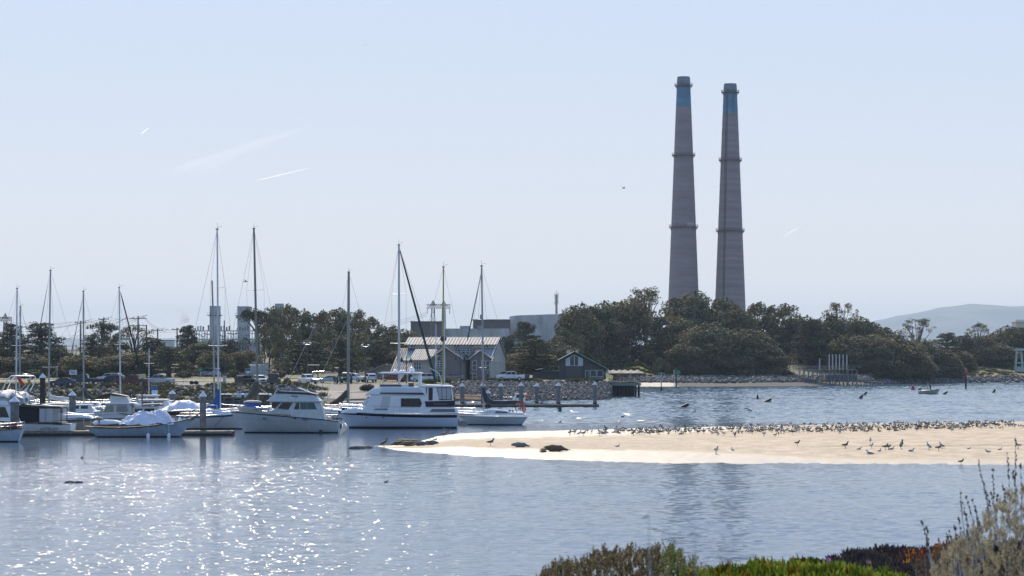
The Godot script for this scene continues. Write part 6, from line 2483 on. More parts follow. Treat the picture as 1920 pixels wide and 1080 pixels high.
	var dh := {"l": 3.5, "beam": 1.5, "stern": 0.62, "mid": 0.6, "bow": 0.8, "transom": 0.8, "rake": 0.6, "counter": 0.02, "dir": -1.0}
	make_hull(d, dh, mat("dinghy_white", Color(0.55, 0.54, 0.5), 0.5), mat("deck_tan"), null, M.white_paint)
	b = MB.new()
	b.ball(Vector3(-0.15, 0.78, 0), Vector3(1.05, 0.45, 0.62), 10, 6)
	part(b, "blue_tarp", mat("tarp_blue", Color(0.015, 0.10, 0.36), 0.5), d)
	b = MB.new()
	b.ball(Vector3(0.0, 1.2, 0), Vector3(1.05, 0.22, 0.6), 10, 6)
	part(b, "pad", mat("pad_grey", Color(0.36, 0.35, 0.34), 0.8), d)
	for k in 5:
		b = MB.new()
		b.box(Vector3(0.25 + k * 0.22, 0.38, 0.735), Vector3(0.12, 0.2, 0.02))
		part(b, "number", mat("faded_letters"), d)

func motor_yacht() -> void:
	var c := [745.0, 803.5, WD(803.5) + 2.2]
	var o := boat("motor_yacht", "large white two-deck motor yacht with black sheer stripe and hard top", "motor yacht", c)
	var h := {"l": 13.9, "beam": 4.5, "stern": 1.62, "mid": 1.68, "bow": 2.02, "transom": 0.9, "rake": 1.6, "counter": 0.05, "dir": -1.0, "fine": 2.6, "tm": 0.5}
	make_hull(o, h, mat("hull_ice", Color(0.62, 0.71, 0.84), 0.25), M.white_paint, mat("boot_dark", Color(0.012, 0.012, 0.02), 0.4), M.white_paint)
	var b := MB.new()
	side_band(b, h, -0.37, -0.03, true, 0.014)
	part(b, "sheer_stripe", M.black_paint, o)
	b = MB.new()
	side_band(b, h, -0.1, 0.2, false, 0.018)
	part(b, "waterline_band", mat("boot_dark"), o)
	for x in [686.0, 718.0]:
		panes(o, "porthole", M.dark_glass, [x, 782.4, x + 5, 782, x + 4.4, 783.6, x + 0.5, 783.6], 4.42, c)
	# foredeck trunk and saloon
	slab(o, "trunk_cabin", M.white_paint, [640, 774, 655, 766, 690, 762.5, 706, 772, 706, 777, 640, 776], 2.9, c, 0.15)
	panes(o, "trunk_window", mat("window_grey", Color(0.12, 0.14, 0.17), 0.2), [703, 769.2, 706, 766.4, 729, 766.2, 727, 769.6], 3.72, c)
	slab(o, "saloon", M.white_paint, [680, 773, 697, 741, 800, 741, 830, 741, 852, 766, 856, 775, 706, 775], 3.7, c)
	panes(o, "covered_window", M.white_cover, [688, 763, 697, 743.5, 716, 743.5, 712, 764], 3.72, c)
	panes(o, "covered_window", mat("cover_grey", Color(0.55, 0.54, 0.53), 0.8), [714, 764, 719, 743.5, 734, 744, 731, 765], 3.72, c)
	panes(o, "covered_window", M.white_cover, [736, 765, 740, 747, 752, 747, 752, 764.5], 3.72, c)
	panes(o, "saloon_window", mat("brown_glass", Color(0.035, 0.026, 0.026), 0.06), [754, 763, 754, 748.2, 770.5, 748.2, 770.5, 763], 3.72, c)
	panes(o, "saloon_window", mat("brown_glass"), [772, 763, 772, 748.2, 787.5, 748.2, 791, 757, 788.5, 763], 3.72, c)
	panes(o, "window_surround", M.black_paint, [753, 763.8, 753, 747.4, 788, 747.4, 792.2, 757, 789, 763.8], 3.70, c)
	b = MB.new()
	b.box(at_px(687, 753, c), Vector3(0.3, 1.1, 3.0), Basis(Vector3.BACK, -0.55))
	part(b, "front_cover", M.white_cover, o)
	# upper deck moulding
	slab(o, "brow", M.white_paint, [684, 742, 700, 729, 716, 725.8, 800, 726, 801, 741.5, 700, 741.6], 4.0, c, 0.12)
	panes(o, "brow_stripe", M.navy, [714, 736.4, 714, 739, 797, 740.6, 794, 736.6], 4.01, c)
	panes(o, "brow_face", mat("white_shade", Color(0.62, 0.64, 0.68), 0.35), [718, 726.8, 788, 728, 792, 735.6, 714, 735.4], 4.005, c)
	# after deck house with its curtained enclosure
	slab(o, "after_deck", M.white_paint, [788, 741, 792, 726, 846, 726, 850, 752, 853, 775, 800, 775], 3.8, c)
	slab(o, "after_roof", M.white_paint, [788, 724.2, 800, 722.2, 846, 723.6, 850, 726.5, 790, 726.6], 4.1, c, 0.06)
	panes(o, "door_window", mat("brown_glass"), [804.5, 751, 804.5, 727.5, 812.5, 727.5, 812, 751], 3.82, c)
	panes(o, "small_window", mat("brown_glass"), [796.4, 737, 796.4, 727.5, 801.5, 727.5, 801.5, 739], 3.82, c)
	panes(o, "curtain_panel", M.black_paint, [819, 727, 846.5, 727, 848, 750, 824.5, 750.6], 3.81, c)
	for q in [[820.5, 828.5, 824.8], [829.5, 837, 830.5], [838, 845.6, 838.6]]:
		panes(o, "clear_curtain", mat("clear_vinyl", Color(0.42, 0.42, 0.45), 0.15), [q[0], 728, q[1], 728, q[1] + 0.6, 748.6, q[2], 748.8], 3.84, c)
	for s in [1, -1]:
		b = MB.new()
		b.prism(px_poly([797.5, 753, 852, 751.6, 852.6, 763, 800, 763.4], c[0], c[1], c[2]), s * 1.98 - 0.03, s * 1.98 + 0.03)
		var wc := part(b, "weather_cloth", mat("cloth_dark", Color(0.02, 0.018, 0.022), 0.7), o)
		# the yacht's name, in gold on the dark cloth
		var n := TextMesh.new()
		n.text = "Soulmate"
		n.font = font("Droid Serif")
		n.font_size = 32
		n.pixel_size = 0.011
		n.depth = 0.01
		var nm := MeshInstance3D.new()
		nm.name = "lettering"
		nm.mesh = n
		nm.material_override = mat("gold_letters", Color(0.25, 0.16, 0.08), 0.5)
		nm.position = at_px(826, 757.6, c, s * 2.018)
		nm.rotation.y = 0.0 if s > 0 else PI
		wc.add_child(nm, true)
	panes(o, "quarter_window", mat("window_grey"), [807, 772.5, 811, 767, 853, 767, 854, 772.5], 4.22, c)
	slab(o, "quarter_bulwark", M.white_paint, [795, 775.5, 803, 765.5, 856, 765.5, 858, 776], 4.2, c, 0.05)
	# hard top on its arch
	slab(o, "hard_top", M.white_paint, [709, 699.8, 715, 698.6, 789, 699, 793, 700.6, 789, 701.8, 715, 701.6], 3.4, c, 0.04)
	for z in [1.3, -1.3]:
		var a := MB.new()
		a.prism(px_poly([748, 720, 751, 712, 757, 704, 766, 701.5, 760, 701.5, 752, 701.5, 749.4, 712], c[0], c[1], c[2]), z - 0.06, z + 0.06)
		part(a, "arch_leg", M.white_paint, o)
		a = MB.new()
		a.prism(px_poly([784, 727, 785.5, 702, 789.8, 702, 790.2, 727], c[0], c[1], c[2]), z - 0.09, z + 0.09)
		part(a, "arch_leg", M.white_paint, o)
		for x in [718.0, 764.0]:
			bar(o, "top_support", M.steel, [x, 701, x, 722], 0.03, c, z)
	for q in [[741, 696.8], [757, 697.6], [752, 697.6]]:
		b = MB.new()
		b.ball(at_px(q[0], q[1], c), Vector3(0.24, 0.2, 0.24), 10, 6)
		part(b, "radar_dome", M.white_paint, o)
	b = MB.new()
	b.ball(at_px(772, 694.5, c), Vector3(0.34, 0.36, 0.34), 10, 7)
	part(b, "satellite_dome", M.white_paint, o)
	slab(o, "bridge_coaming", mat("coaming_dark", Color(0.10, 0.10, 0.10), 0.6), [712, 726, 714, 721.5, 752, 721.5, 754, 726], 3.0, c)
	slab(o, "helm_cover", mat("coaming_dark"), [766, 727, 766, 719, 776, 719, 776, 727], 1.0, c)
	slab(o, "bridge_seat", M.white_paint, [752, 727, 752, 722, 764, 721, 766, 727], 2.0, c)
	rails(o, h, 0.32, 0.985, 0.85, 14)
	bar(o, "anchor_pulpit", M.white_paint, [624, 770, 640, 770.5], 0.09, c)
	bar(o, "davit", M.steel, [805, 690, 822, 700, 827, 708, 829, 724], 0.05, c, 1.2)
	bar(o, "stern_line", mat("rope_tan", Color(0.45, 0.38, 0.28), 0.9), [632, 779, 646, 800], 0.035, c, 0.4)
	slab(o, "bathing_ladder", M.steel, [857.5, 776, 858.3, 776, 858.3, 799, 857.5, 799], 0.6, c, 0.0)

var fonts_made := {}
func font(called: String) -> SystemFont:
	if not fonts_made.has(called):
		var f := SystemFont.new()
		f.font_names = PackedStringArray([called])
		fonts_made[called] = f
	return fonts_made[called]

func sloop() -> void:
	var c := [923.0, 797.5, WD(797.5) + 1.4]
	var o := boat("sloop", "white racing sloop with dark blue sail cover and horseshoe buoy, last boat on the right", "sailboat", c)
	var h := {"l": 8.5, "beam": 2.9, "stern": 0.98, "mid": 1.02, "bow": 1.18, "transom": 0.72, "rake": 0.75, "counter": 1.05, "dir": -1.0, "tm": 0.4}
	make_hull(o, h, mat("hull_pale_blue", Color(0.52, 0.58, 0.6), 0.3), M.white_paint, M.navy, mat("crease_grey"))
	slab(o, "coachroof", M.white_paint, [888, 775.5, 905, 770.5, 918, 767.5, 938, 768.5, 957, 772, 960, 777, 888, 778], 1.7, c, 0.1)
	panes(o, "cabin_window", M.dark_glass, [928, 774.6, 930, 771.2, 950, 772, 953, 775], 1.72, c)
	slab(o, "cockpit_coaming", M.white_paint, [955, 777, 958, 773.5, 982, 774.5, 984, 778], 2.0, c, 0.05)
	rig(o, c, 907, 500, 775, M.mast_metal, [[600, 8.0], [690, 8.0]], 862, 985, 776, 0.11, -4.0)
	furled(o, "furled_jib", mat("jib_cover", Color(0.05, 0.06, 0.07), 0.7), 902, 515, 876, 640, 0.07, c)
	boom_cover(o, "sail_cover", mat("sail_cover_navy", Color(0.025, 0.035, 0.055), 0.75), [906, 727, 909, 742, 914, 752, 925, 756, 945, 756, 966, 754.5, 974, 754], [0.16, 0.3, 0.42, 0.34, 0.3, 0.27, 0.14], c)
	bar(o, "boom", M.mast_metal, [906, 757, 974, 756], 0.06, c)
	bar(o, "boom_strut", M.black_paint, [964, 758, 969, 774], 0.05, c)
	bar(o, "mainsheet", M.wire, [972, 757, 978, 774], 0.03, c)
	for k in 2:
		var b := MB.new()
		b.ball(at_px(956 + k * 5.5, 770.5 + k * 0.6, c, 0.4), Vector3(0.12, 0.14, 0.12), 8, 6)
		part(b, "winch", M.black_paint, o)
	rails(o, h, 0.02, 0.98, 0.6, 12)
	for q in [[982.5, 768, 6.4], [974, 757, 6.0]]:
		var b := MB.new()
		var pts := []
		for k in 13:
			var a := TAU * k / 12
			pts.append(at_px(q[0], q[1], c, 0.6) + Vector3(cos(a) * 0.16, sin(a) * 0.34, 0.05 * cos(a)))
		b.tube(pts, [0.09], 6, false)
		part(b, "lifebuoy", mat("buoy_orange_red", Color(0.5, 0.04, 0.015), 0.5), o)
	bar(o, "stern_pole", M.steel, [982, 776, 982, 762], 0.03, c, 0.6)
	for k in 5:
		panes(o, "registration", mat("faded_letters"), [863.5 + k * 1.5, 781, 864.4 + k * 1.5, 781, 864.4 + k * 1.5, 782.6, 863.5 + k * 1.5, 782.6], 0.62 + k * 0.16, c)

func tarp_boat() -> void:
	var c := [262.0, 820.0, WD(820) + 1.2]
	var o := boat("wooden_sailboat", "old light blue wooden boat with a crumpled white tarp amidships and bow pulpit", "sailboat", c)
	var h := {"l": 11.2, "beam": 3.0, "stern": 1.12, "mid": 1.06, "bow": 2.0, "transom": 0.45, "rake": 1.7, "counter": 2.0, "dir": 1.0, "tm": 0.45, "rail_r": 0.06, "sunk": 0.1}
	make_hull(o, h, mat("hull_blue_white", Color(0.50, 0.60, 0.68), 0.4, 0.0, 0.22, Vector3(0.5, 0.12, 0.5)), mat("deck_tan"), mat("boot_red", Color(0.09, 0.02, 0.025), 0.6), mat("rail_wood", Color(0.10, 0.065, 0.04), 0.6))
	var b := MB.new()
	side_band(b, h, -0.1, 0.1, false, 0.02)
	part(b, "antifouling", mat("boot_red"), o)
	# the tarp: a draped, ridged sheet
	R.seed = 17
	var rows := []
	for i in 31:
		var t := i / 30.0
		var row := PackedVector3Array()
		var x := lerpf(227, 328, t)
		var crest := lin([[0.0, 790.0], [0.14, 782.0], [0.3, 775.0], [0.55, 771.5], [0.75, 769.5], [0.9, 780.0], [1.0, 793.0]], t)
		for j in 25:
			var k := lerpf(-1.0, 1.0, j / 24.0)
			var base := at_px(x, 797 - t * 2.0, c)
			var top := at_px(x, crest, c)
			var y := lerpf(top.y, base.y, pow(absf(k), 1.7))
			var fold := 0.14 * sin(t * 19.0 + k * 6.0 + 2.0 * sin(k * 7.0 + t * 5.0)) + 0.2 * N2.get_noise_2d(t * 9.0, k * 3.0)
			row.append(Vector3(base.x + 0.25 * fold, maxf(y + fold, base.y - 0.05), -k * 1.28 + fold * 0.5))
		rows.append(row)
	b = MB.new()
	b.grid(rows)
	b.face_up()
	var tarp := mat("tarp_white", Color(0.72, 0.70, 0.76), 0.65)
	tarp.cull_mode = BaseMaterial3D.CULL_DISABLED
	part(b, "tarp", tarp, o)
	slab(o, "after_cabin", M.white_cover, [178, 797, 180, 791, 195, 787.8, 215, 788.5, 240, 794.5, 240, 797], 1.7, c, 0.15)
	bar(o, "boom", mat("rail_wood"), [206, 797.5, 244, 793.5], 0.07, c, 0.9)
	for q in [[188, 797, 188, 786.5], [243.5, 797, 243.5, 790]]:
		bar(o, "bitt", M.black_paint, q, 0.08, c, 0.8)
	for x in [281.5, 320.0]:
		b = MB.new()
		var p := at_px(x, 818.5, c, 1.5)
		b.tube([p + Vector3(0, -0.15, 0), p + Vector3(0, 0.25, 0), p + Vector3(0, 0.35, 0)], [0.17, 0.17, 0.06], 8)
		b.rod(p + Vector3(0, 0.3, 0), at_px(x - 0.3, 797, c, 1.5), 0.02, 4)
		part(b, "fender", M.white_paint, o)
	for z in [0.45, -0.45]:
		bar(o, "pulpit", M.steel, [345, 790, 344, 774, 372, 767], 0.035, c, z)
		bar(o, "pulpit_lower", M.steel, [346, 782, 370, 776], 0.03, c, z)
		bar(o, "pulpit_post", M.steel, [358, 787, 357, 771], 0.03, c, z)
	bar(o, "bowsprit", mat("rail_wood"), [352, 786, 372, 779], 0.08, c)
	b = MB.new()
	b.tube([at_px(337, 790, c), at_px(337, 784, c), at_px(337, 782.5, c)], [0.18, 0.14, 0.05], 8)
	part(b, "windlass", M.white_paint, o)
	b = MB.new()
	b.box(at_px(366, 784, c, 0.2), Vector3(0.9, 0.14, 0.3), Basis(Vector3.BACK, 0.5))
	b.rod(at_px(362, 788, c, 0.2), at_px(372, 779, c, 0.2), 0.06)
	part(b, "anchor", mat("works_dark"), o)
	for k in 3:
		bar(o, "stern_rail_post", M.steel, [158.5 + k * 14, 797, 158.5 + k * 14, 779], 0.025, c, 0.7)
	bar(o, "stern_rail", M.steel, [158, 779, 187, 782, 196, 786], 0.025, c, 0.7)
	for k in 5:
		panes(o, "lettering", mat("faded_letters"), [163 + k * 2.8, 801.5, 165 + k * 2.8, 801.5, 165.3 + k * 2.8, 804.2, 163.4 + k * 2.8, 804.2], 1.9 + k * 0.12, c)

func black_canopy_cruiser() -> void:
	var c := [60.0, 817.0, WD(817) + 1.8]
	var o := boat("canopy_cruiser", "white cabin cruiser with black canvas enclosure and white life ring, left end of the row", "motorboat", c)
	var h := {"l": 12.5, "beam": 4.0, "stern": 1.25, "mid": 1.45, "bow": 2.2, "transom": 0.92, "rake": 1.5, "counter": 0.1, "dir": -1.0, "tm": 0.45}
	# the stern is at the right, by the dock
	o.position.x = P(26, 668, c[2]).x
	var cc := [26.0, c[1], c[2]]
	make_hull(o, h, M.white_paint, M.white_paint, mat("boot_dark"), M.black_paint)
	slab(o, "saloon", M.white_paint, [-60, 798, -45, 770, -10, 760, 24, 760, 50, 795, 50, 799], 3.3, cc)
	panes(o, "saloon_window", M.dark_glass, [-38, 782, -26, 763.5, 15, 763.5, 23, 783], 3.32, cc)
	slab(o, "saloon_roof", M.white_paint, [-50, 760, -30, 752, 18, 752, 24, 760.5], 3.5, cc)
	panes(o, "navy_line", M.navy, [30, 780.4, 40, 780.4, 41, 782.2, 30, 782.2], 3.33, cc)
	# flybridge under a crumpled brown and white cover
	slab(o, "flybridge", mat("fly_tan", Color(0.45, 0.42, 0.38), 0.6), [-30, 752, -10, 746, 12, 744, 60, 744, 62, 758, 18, 760], 3.0, cc, 0.1)
	R.seed = 23
	var rows := []
	for i in 13:
		var t := i / 12.0
		var row := PackedVector3Array()
		var x := lerpf(-36, 58, t)
		var crest := lin([[0.0, 748.0], [0.3, 738.0], [0.5, 731.0], [0.7, 733.0], [0.95, 738.0], [1.0, 745.0]], t)
		for j in 11:
			var k := lerpf(-1.0, 1.0, j / 10.0)
			var base := at_px(x, 746, cc)
			var y := lerpf(at_px(x, crest, cc).y, base.y, pow(absf(k), 2.0))
			var fold := 0.12 * sin(t * 23.0 + k * 4.0) + 0.1 * N2.get_noise_2d(t * 12.0, k * 4.0)
			row.append(Vector3(base.x, y + fold, -k * 1.62))
		rows.append(row)
	var b := MB.new()
	b.grid(rows)
	for i in b.v.size():
		b.c[i] = Color(0.62, 0.6, 0.58) if sin(b.v[i].x * 5.0 + b.v[i].z * 3.0 + 2.0 * N2.get_noise_2d(b.v[i].x, b.v[i].z)) > -0.45 else Color(0.05, 0.045, 0.045)
	b.face_up()
	part(b, "flybridge_cover", tinted("cover_cloth", 0.6), o)
	# black canvas house over the cockpit
	slab(o, "canvas_enclosure", mat("canvas_black", Color(0.008, 0.007, 0.01), 0.8), [33, 761, 78, 761, 79, 764, 79, 792, 46, 792.5], 3.6, cc, 0.04)
	slab(o, "canvas_roof", M.black_paint, [33, 761.5, 40, 759.4, 118, 762, 121, 764, 121, 766.4, 40, 764], 3.8, cc, 0.05)
	slab(o, "cover_pad", mat("fly_tan"), [58, 760.8, 80, 758.5, 98, 761.4, 98, 762], 1.8, cc, 0.05)
	for z in [1.86, -1.86]:
		bar(o, "canopy_post", M.black_paint, [120, 765, 120, 793], 0.05, cc, z)
	slab(o, "cockpit_sill", M.black_paint, [46, 796.5, 46, 792, 121, 792, 123, 797], 3.75, cc, 0.03)
	panes(o, "clear_curtain", mat("clear_vinyl"), [79.8, 766.5, 91, 766.5, 91, 791.5, 79.8, 791.5], 3.66, cc)
	panes(o, "clear_curtain", mat("clear_vinyl"), [92, 766.5, 104.5, 766.5, 104.5, 791.5, 92, 791.5], 3.66, cc)
	panes(o, "open_curtain", glass_pane("clear_sheet", 0.25, Color(0.5, 0.5, 0.52)), [105.2, 766.5, 119, 766.5, 119, 791.5, 105.2, 791.5], 3.66, cc)
	# name on the stern quarter
	for part_text in [["AVEYL", "Droid Sans", 92.0], ["Gabe", "Droid Serif", 107.5]]:
		var n := TextMesh.new()
		n.text = part_text[0]
		n.font = font(part_text[1])
		n.font_size = 32
		n.pixel_size = 0.0125
		n.depth = 0.01
		var nm := MeshInstance3D.new()
		nm.name = "lettering"
		nm.mesh = n
		nm.material_override = mat("letters_dark", Color(0.02, 0.02, 0.025), 0.6)
		nm.position = at_px(part_text[2] - 0.5, 804.2, cc, 1.985)
		nm.rotation.z = 0.05
		o.add_child(nm, true)
	# white pipe arch with red cloth and a small radar
	for z in [1.3, -1.3]:
		bar(o, "arch_pipe", M.white_paint, [8, 735, 18, 712, 26, 706, 58, 706, 62, 708, 60, 720, 52, 735], 0.07, cc, z)
		bar(o, "arch_brace", M.white_paint, [52, 722, 40, 735], 0.04, cc, z)
	for x in [26.0, 58.0]:
		b = MB.new()
		b.rod(at_px(x, 706, cc, -1.3), at_px(x, 706, cc, 1.3), 0.06)
		part(b, "arch_cross_pipe", M.white_paint, o)
	b = MB.new()
	b.prism(px_poly([35, 708, 41, 708, 51, 721, 49, 724.5, 43, 722], cc[0], cc[1], cc[2]), 1.32, 1.42, 0.03)
	part(b, "red_cloth", mat("cloth_red", Color(0.6, 0.06, 0.025), 0.7), o)
	b = MB.new()
	b.prism(px_poly([55, 712, 61, 712, 62, 720, 59, 722, 57, 718], cc[0], cc[1], cc[2]), 1.32, 1.42, 0.03)
	part(b, "yellow_cloth", mat("cloth_yellow", Color(0.45, 0.27, 0.05), 0.7), o)
	b = MB.new()
	b.tube([at_px(48, 703.2, cc), at_px(48, 702.4, cc), at_px(48, 701.6, cc)], [0.36, 0.36, 0.2], 10)
	part(b, "radar_dome", M.white_paint, o)
	b = MB.new()
	var pts := []
	for k in 17:
		var a := TAU * k / 16
		pts.append(at_px(54.8, 751, cc, 1.62) + Vector3(cos(a) * 0.25, sin(a) * 0.33, 0))
	b.tube(pts, [0.085], 7, false)
	part(b, "life_ring", M.white_paint, o)
	bar(o, "hand_rail", M.steel, [62, 752, 76, 752], 0.03, cc, 1.4)
	bar(o, "hand_rail_post", M.steel, [72, 746, 74, 760], 0.03, cc, 1.4)
	bar(o, "side_rail", M.steel, [40, 793.5, 77, 793.5, 77, 797], 0.035, cc, 1.96)
	slab(o, "swim_step", M.white_paint, [122, 812, 130, 812, 130, 814, 122, 814], 3.2, cc, 0.03)
	bar(o, "shore_cable", mat("cable_blue", Color(0.03, 0.06, 0.2), 0.5), [84, 817, 92, 822], 0.05, cc, 2.3)

func cut_sailboat() -> void:
	var c := [0.0, 829.0, WD(829) + 1.0]
	var o := boat("small_sailboat", "pale blue small sailboat with red and green gear, cut by the left edge", "sailboat", c)
	var h := {"l": 9.0, "beam": 2.7, "stern": 1.32, "mid": 1.15, "bow": 1.4, "transom": 0.5, "rake": 1.2, "counter": 0.6, "dir": -1.0}
	o.position.x = P(-43, 668, c[2]).x
	var cc := [-43.0, 829.0, c[2]]
	make_hull(o, h, mat("hull_blue_white"), mat("deck_tan"), M.navy, mat("rail_wood"))
	slab(o, "cabin", M.white_paint, [-90, 806, -80, 798, -30, 797, -22, 806], 1.6, cc, 0.1)
	slab(o, "red_cover", mat("cover_red", Color(0.14, 0.035, 0.03), 0.8), [4, 804, 8, 794, 30, 791.5, 36, 797, 34, 805], 1.5, cc, 0.2)
	slab(o, "green_crate", mat("crate_green", Color(0.08, 0.16, 0.04), 0.7), [-8, 804, -8, 797, 8, 797, 8, 804], 1.0, cc, 0.03)
	slab(o, "motor_cowl", M.black_paint, [24, 806, 25, 793, 33, 791, 35, 800, 30, 807], 0.5, cc, 0.1)
	bar(o, "tiller", M.steel, [10, 796, 40, 792], 0.03, cc, 0.8)
	rails(o, h, 0.0, 0.95, 0.6, 9)
	bar(o, "stern_rail", M.white_paint, [-5, 800, 28, 799], 0.03, cc, 0.8)

func blue_cover_sailboat() -> void:
	var c := [405.0, 806.0, WD(806) + 3.5]
	var o := boat("ketch", "white sailboat with bright blue sail cover and blue stripe beside the dark-footed pile", "sailboat", c, 0.0)
	var h := {"l": 8.2, "beam": 3.2, "stern": 1.55, "mid": 1.6, "bow": 1.9, "transom": 0.6, "rake": 0.8, "counter": 0.5, "dir": 1.0}
	o.position.x = P(400, 668, c[2]).x
	var cc := [400.0, 806.0, c[2]]
	make_hull(o, h, mat("hull_cream", Color(0.62, 0.60, 0.58), 0.4), M.white_paint, mat("boot_dark"), M.white_paint)
	var b := MB.new()
	side_band(b, h, -0.26, -0.06, true, 0.014)
	part(b, "blue_stripe", mat("stripe_blue", Color(0.03, 0.10, 0.20), 0.4), o)
	slab(o, "cabin", M.white_paint, [385, 778, 392, 770, 420, 769, 440, 774, 445, 779], 2.0, cc, 0.15)
	panes(o, "cabin_window", M.dark_glass, [400, 775, 401, 773, 405, 773, 404, 775], 2.02, cc)
	rig(o, cc, 409.8, 432, 772, mat("mast_white", Color(0.6, 0.61, 0.62), 0.4), [[541, 15], [650, 19]], 330, 455, 780, 0.10, -2.6)
	bar(o, "second_mast", M.mast_metal, [395.8, 527, 397.8, 600, 400.5, 772], 0.10, cc, -1.0, 8)
	bar(o, "side_pole", M.white_paint, [414.5, 702, 414.5, 770], 0.05, cc, 0.8)
	# the blue cover stands up the mast as a tall triangle
	b = MB.new()
	b.prism(px_poly([386, 765.5, 398, 755, 406, 741, 409, 731, 414, 730, 415, 766, 410, 768], cc[0], cc[1], cc[2]), -0.28, 0.28, 0.12)
	part(b, "sail_cover", mat("sail_cover_blue", Color(0.012, 0.085, 0.28), 0.6), o)
	bar(o, "boom", M.mast_metal, [386, 767, 412, 769], 0.05, cc)
	bar(o, "cockpit_rail", M.white_paint, [384, 774, 390, 761, 408, 761, 410, 772], 0.04, cc, 0.9)
	rails(o, h, 0.05, 0.97, 0.65, 8)
	b = MB.new()
	b.tube([at_px(421.5, 783, cc, 1.62), at_px(421.5, 782, cc, 1.64)], [0.12], 8)
	part(b, "hawse_hole", M.black_paint, o)
	bar(o, "bow_line", M.wire, [421, 783, 406, 800], 0.03, cc, 1.7)

func beige_cruiser() -> void:
	var c := [140.0, 810.0, WD(810) + 3.0]
	var o := boat("beige_cruiser", "beige low motor cruiser with white deck between canopy cruiser and tarp-covered boat", "motorboat", c)
	var h := {"l": 8.6, "beam": 3.2, "stern": 1.35, "mid": 1.35, "bow": 1.5, "transom": 0.85, "rake": 1.5, "counter": 0.1, "dir": 1.0}
	o.position.x = P(108, 668, c[2]).x
	var cc := [108.0, 810.0, c[2]]
	make_hull(o, h, mat("hull_beige", Color(0.45, 0.40, 0.30), 0.35), M.white_paint, mat("brown_boot", Color(0.07, 0.05, 0.04), 0.5), M.white_paint)
	var b := MB.new()
	side_band(b, h, -0.34, -0.1, true, 0.014)
	part(b, "brown_stripe", mat("brown_stripe", Color(0.16, 0.13, 0.10), 0.4), o)
	slab(o, "foredeck_moulding", M.white_paint, [70, 788, 80, 777, 125, 774, 168, 780, 176, 786, 160, 788], 2.3, cc, 0.2)
	slab(o, "screen", M.dark_glass, [88, 777, 98, 768, 120, 768, 122, 776], 2.0, cc, 0.1)
	rails(o, h, 0.4, 0.97, 0.5, 7, 1)

func trawler() -> void:
	var c := [262.0, 800.0, WD(800) + 8.0]
	var o := boat("trawler_yacht", "white wooden cabin trawler with tall wheelhouse windows behind the tarp-covered boat", "motorboat", c)
	var h := {"l": 9.6, "beam": 3.4, "stern": 1.1, "mid": 1.25, "bow": 1.8, "transom": 0.8, "rake": 1.0, "counter": 0.1, "dir": -1.0}
	make_hull(o, h, mat("hull_cream"), mat("deck_tan"), mat("boot_dark"), mat("rail_wood"))
	slab(o, "deck_house", mat("house_white", Color(0.58, 0.57, 0.54), 0.5), [193, 787, 197, 774, 204, 759.5, 248, 759.5, 252, 774, 252, 787], 2.6, c)
	for q in [[196.5, 775, 203, 763, 216, 763, 216, 775], [221, 775, 222, 763, 241, 763, 242, 775]]:
		panes(o, "wheelhouse_window", mat("curtain_glass", Color(0.17, 0.21, 0.21), 0.15), q, 2.62, c)
	panes(o, "house_line", mat("crease_grey"), [193, 779.5, 252, 779.5, 252, 780.3, 193, 780.3], 2.62, c)
	slab(o, "house_roof", M.white_paint, [199, 758, 254, 758, 256, 760.5, 200, 760.5], 3.0, c, 0.03)
	slab(o, "flybridge", mat("house_white"), [208, 758.5, 209, 743.5, 240, 746.5, 246, 758.5], 2.2, c, 0.06)
	slab(o, "flybridge_lip", mat("roof_dark", Color(0.05, 0.045, 0.05), 0.6), [208, 744.5, 211, 740, 240, 745.5, 240, 747.4], 2.3, c, 0.04)
	slab(o, "after_cabin", mat("house_white"), [252, 787, 252, 766, 300, 764, 304, 787], 2.8, c)
	panes(o, "side_window", M.dark_glass, [256, 775, 256, 769, 270, 769, 270, 775], 2.82, c)
	panes(o, "side_window", M.dark_glass, [274, 775, 274, 769, 292, 768.5, 292, 775], 2.82, c)
	slab(o, "after_awning", mat("fly_tan"), [248, 763.5, 252, 761.5, 302, 759, 304, 761.5], 3.0, c, 0.03)
	bar(o, "stub_mast", mat("rail_wood"), [266.5, 764, 266.5, 713], 0.09, c, 0.0, 6)
	slab(o, "mast_box", mat("box_cream", Color(0.5, 0.45, 0.28), 0.6), [260.5, 712.5, 260.5, 705.5, 272, 704.5, 272, 712.5], 0.9, c, 0.03)
	for q in [[225, 760, 225, 748], [249, 756, 249, 742], [260, 756, 260, 742]]:
		bar(o, "rail_post", M.steel, q, 0.03, c, 1.0)
	bar(o, "rail", mat("rail_wood"), [249, 749.5, 260.5, 749.5, 260.5, 756], 0.04, c, 1.0)
	rails(o, h, 0.5, 0.97, 0.6, 7)

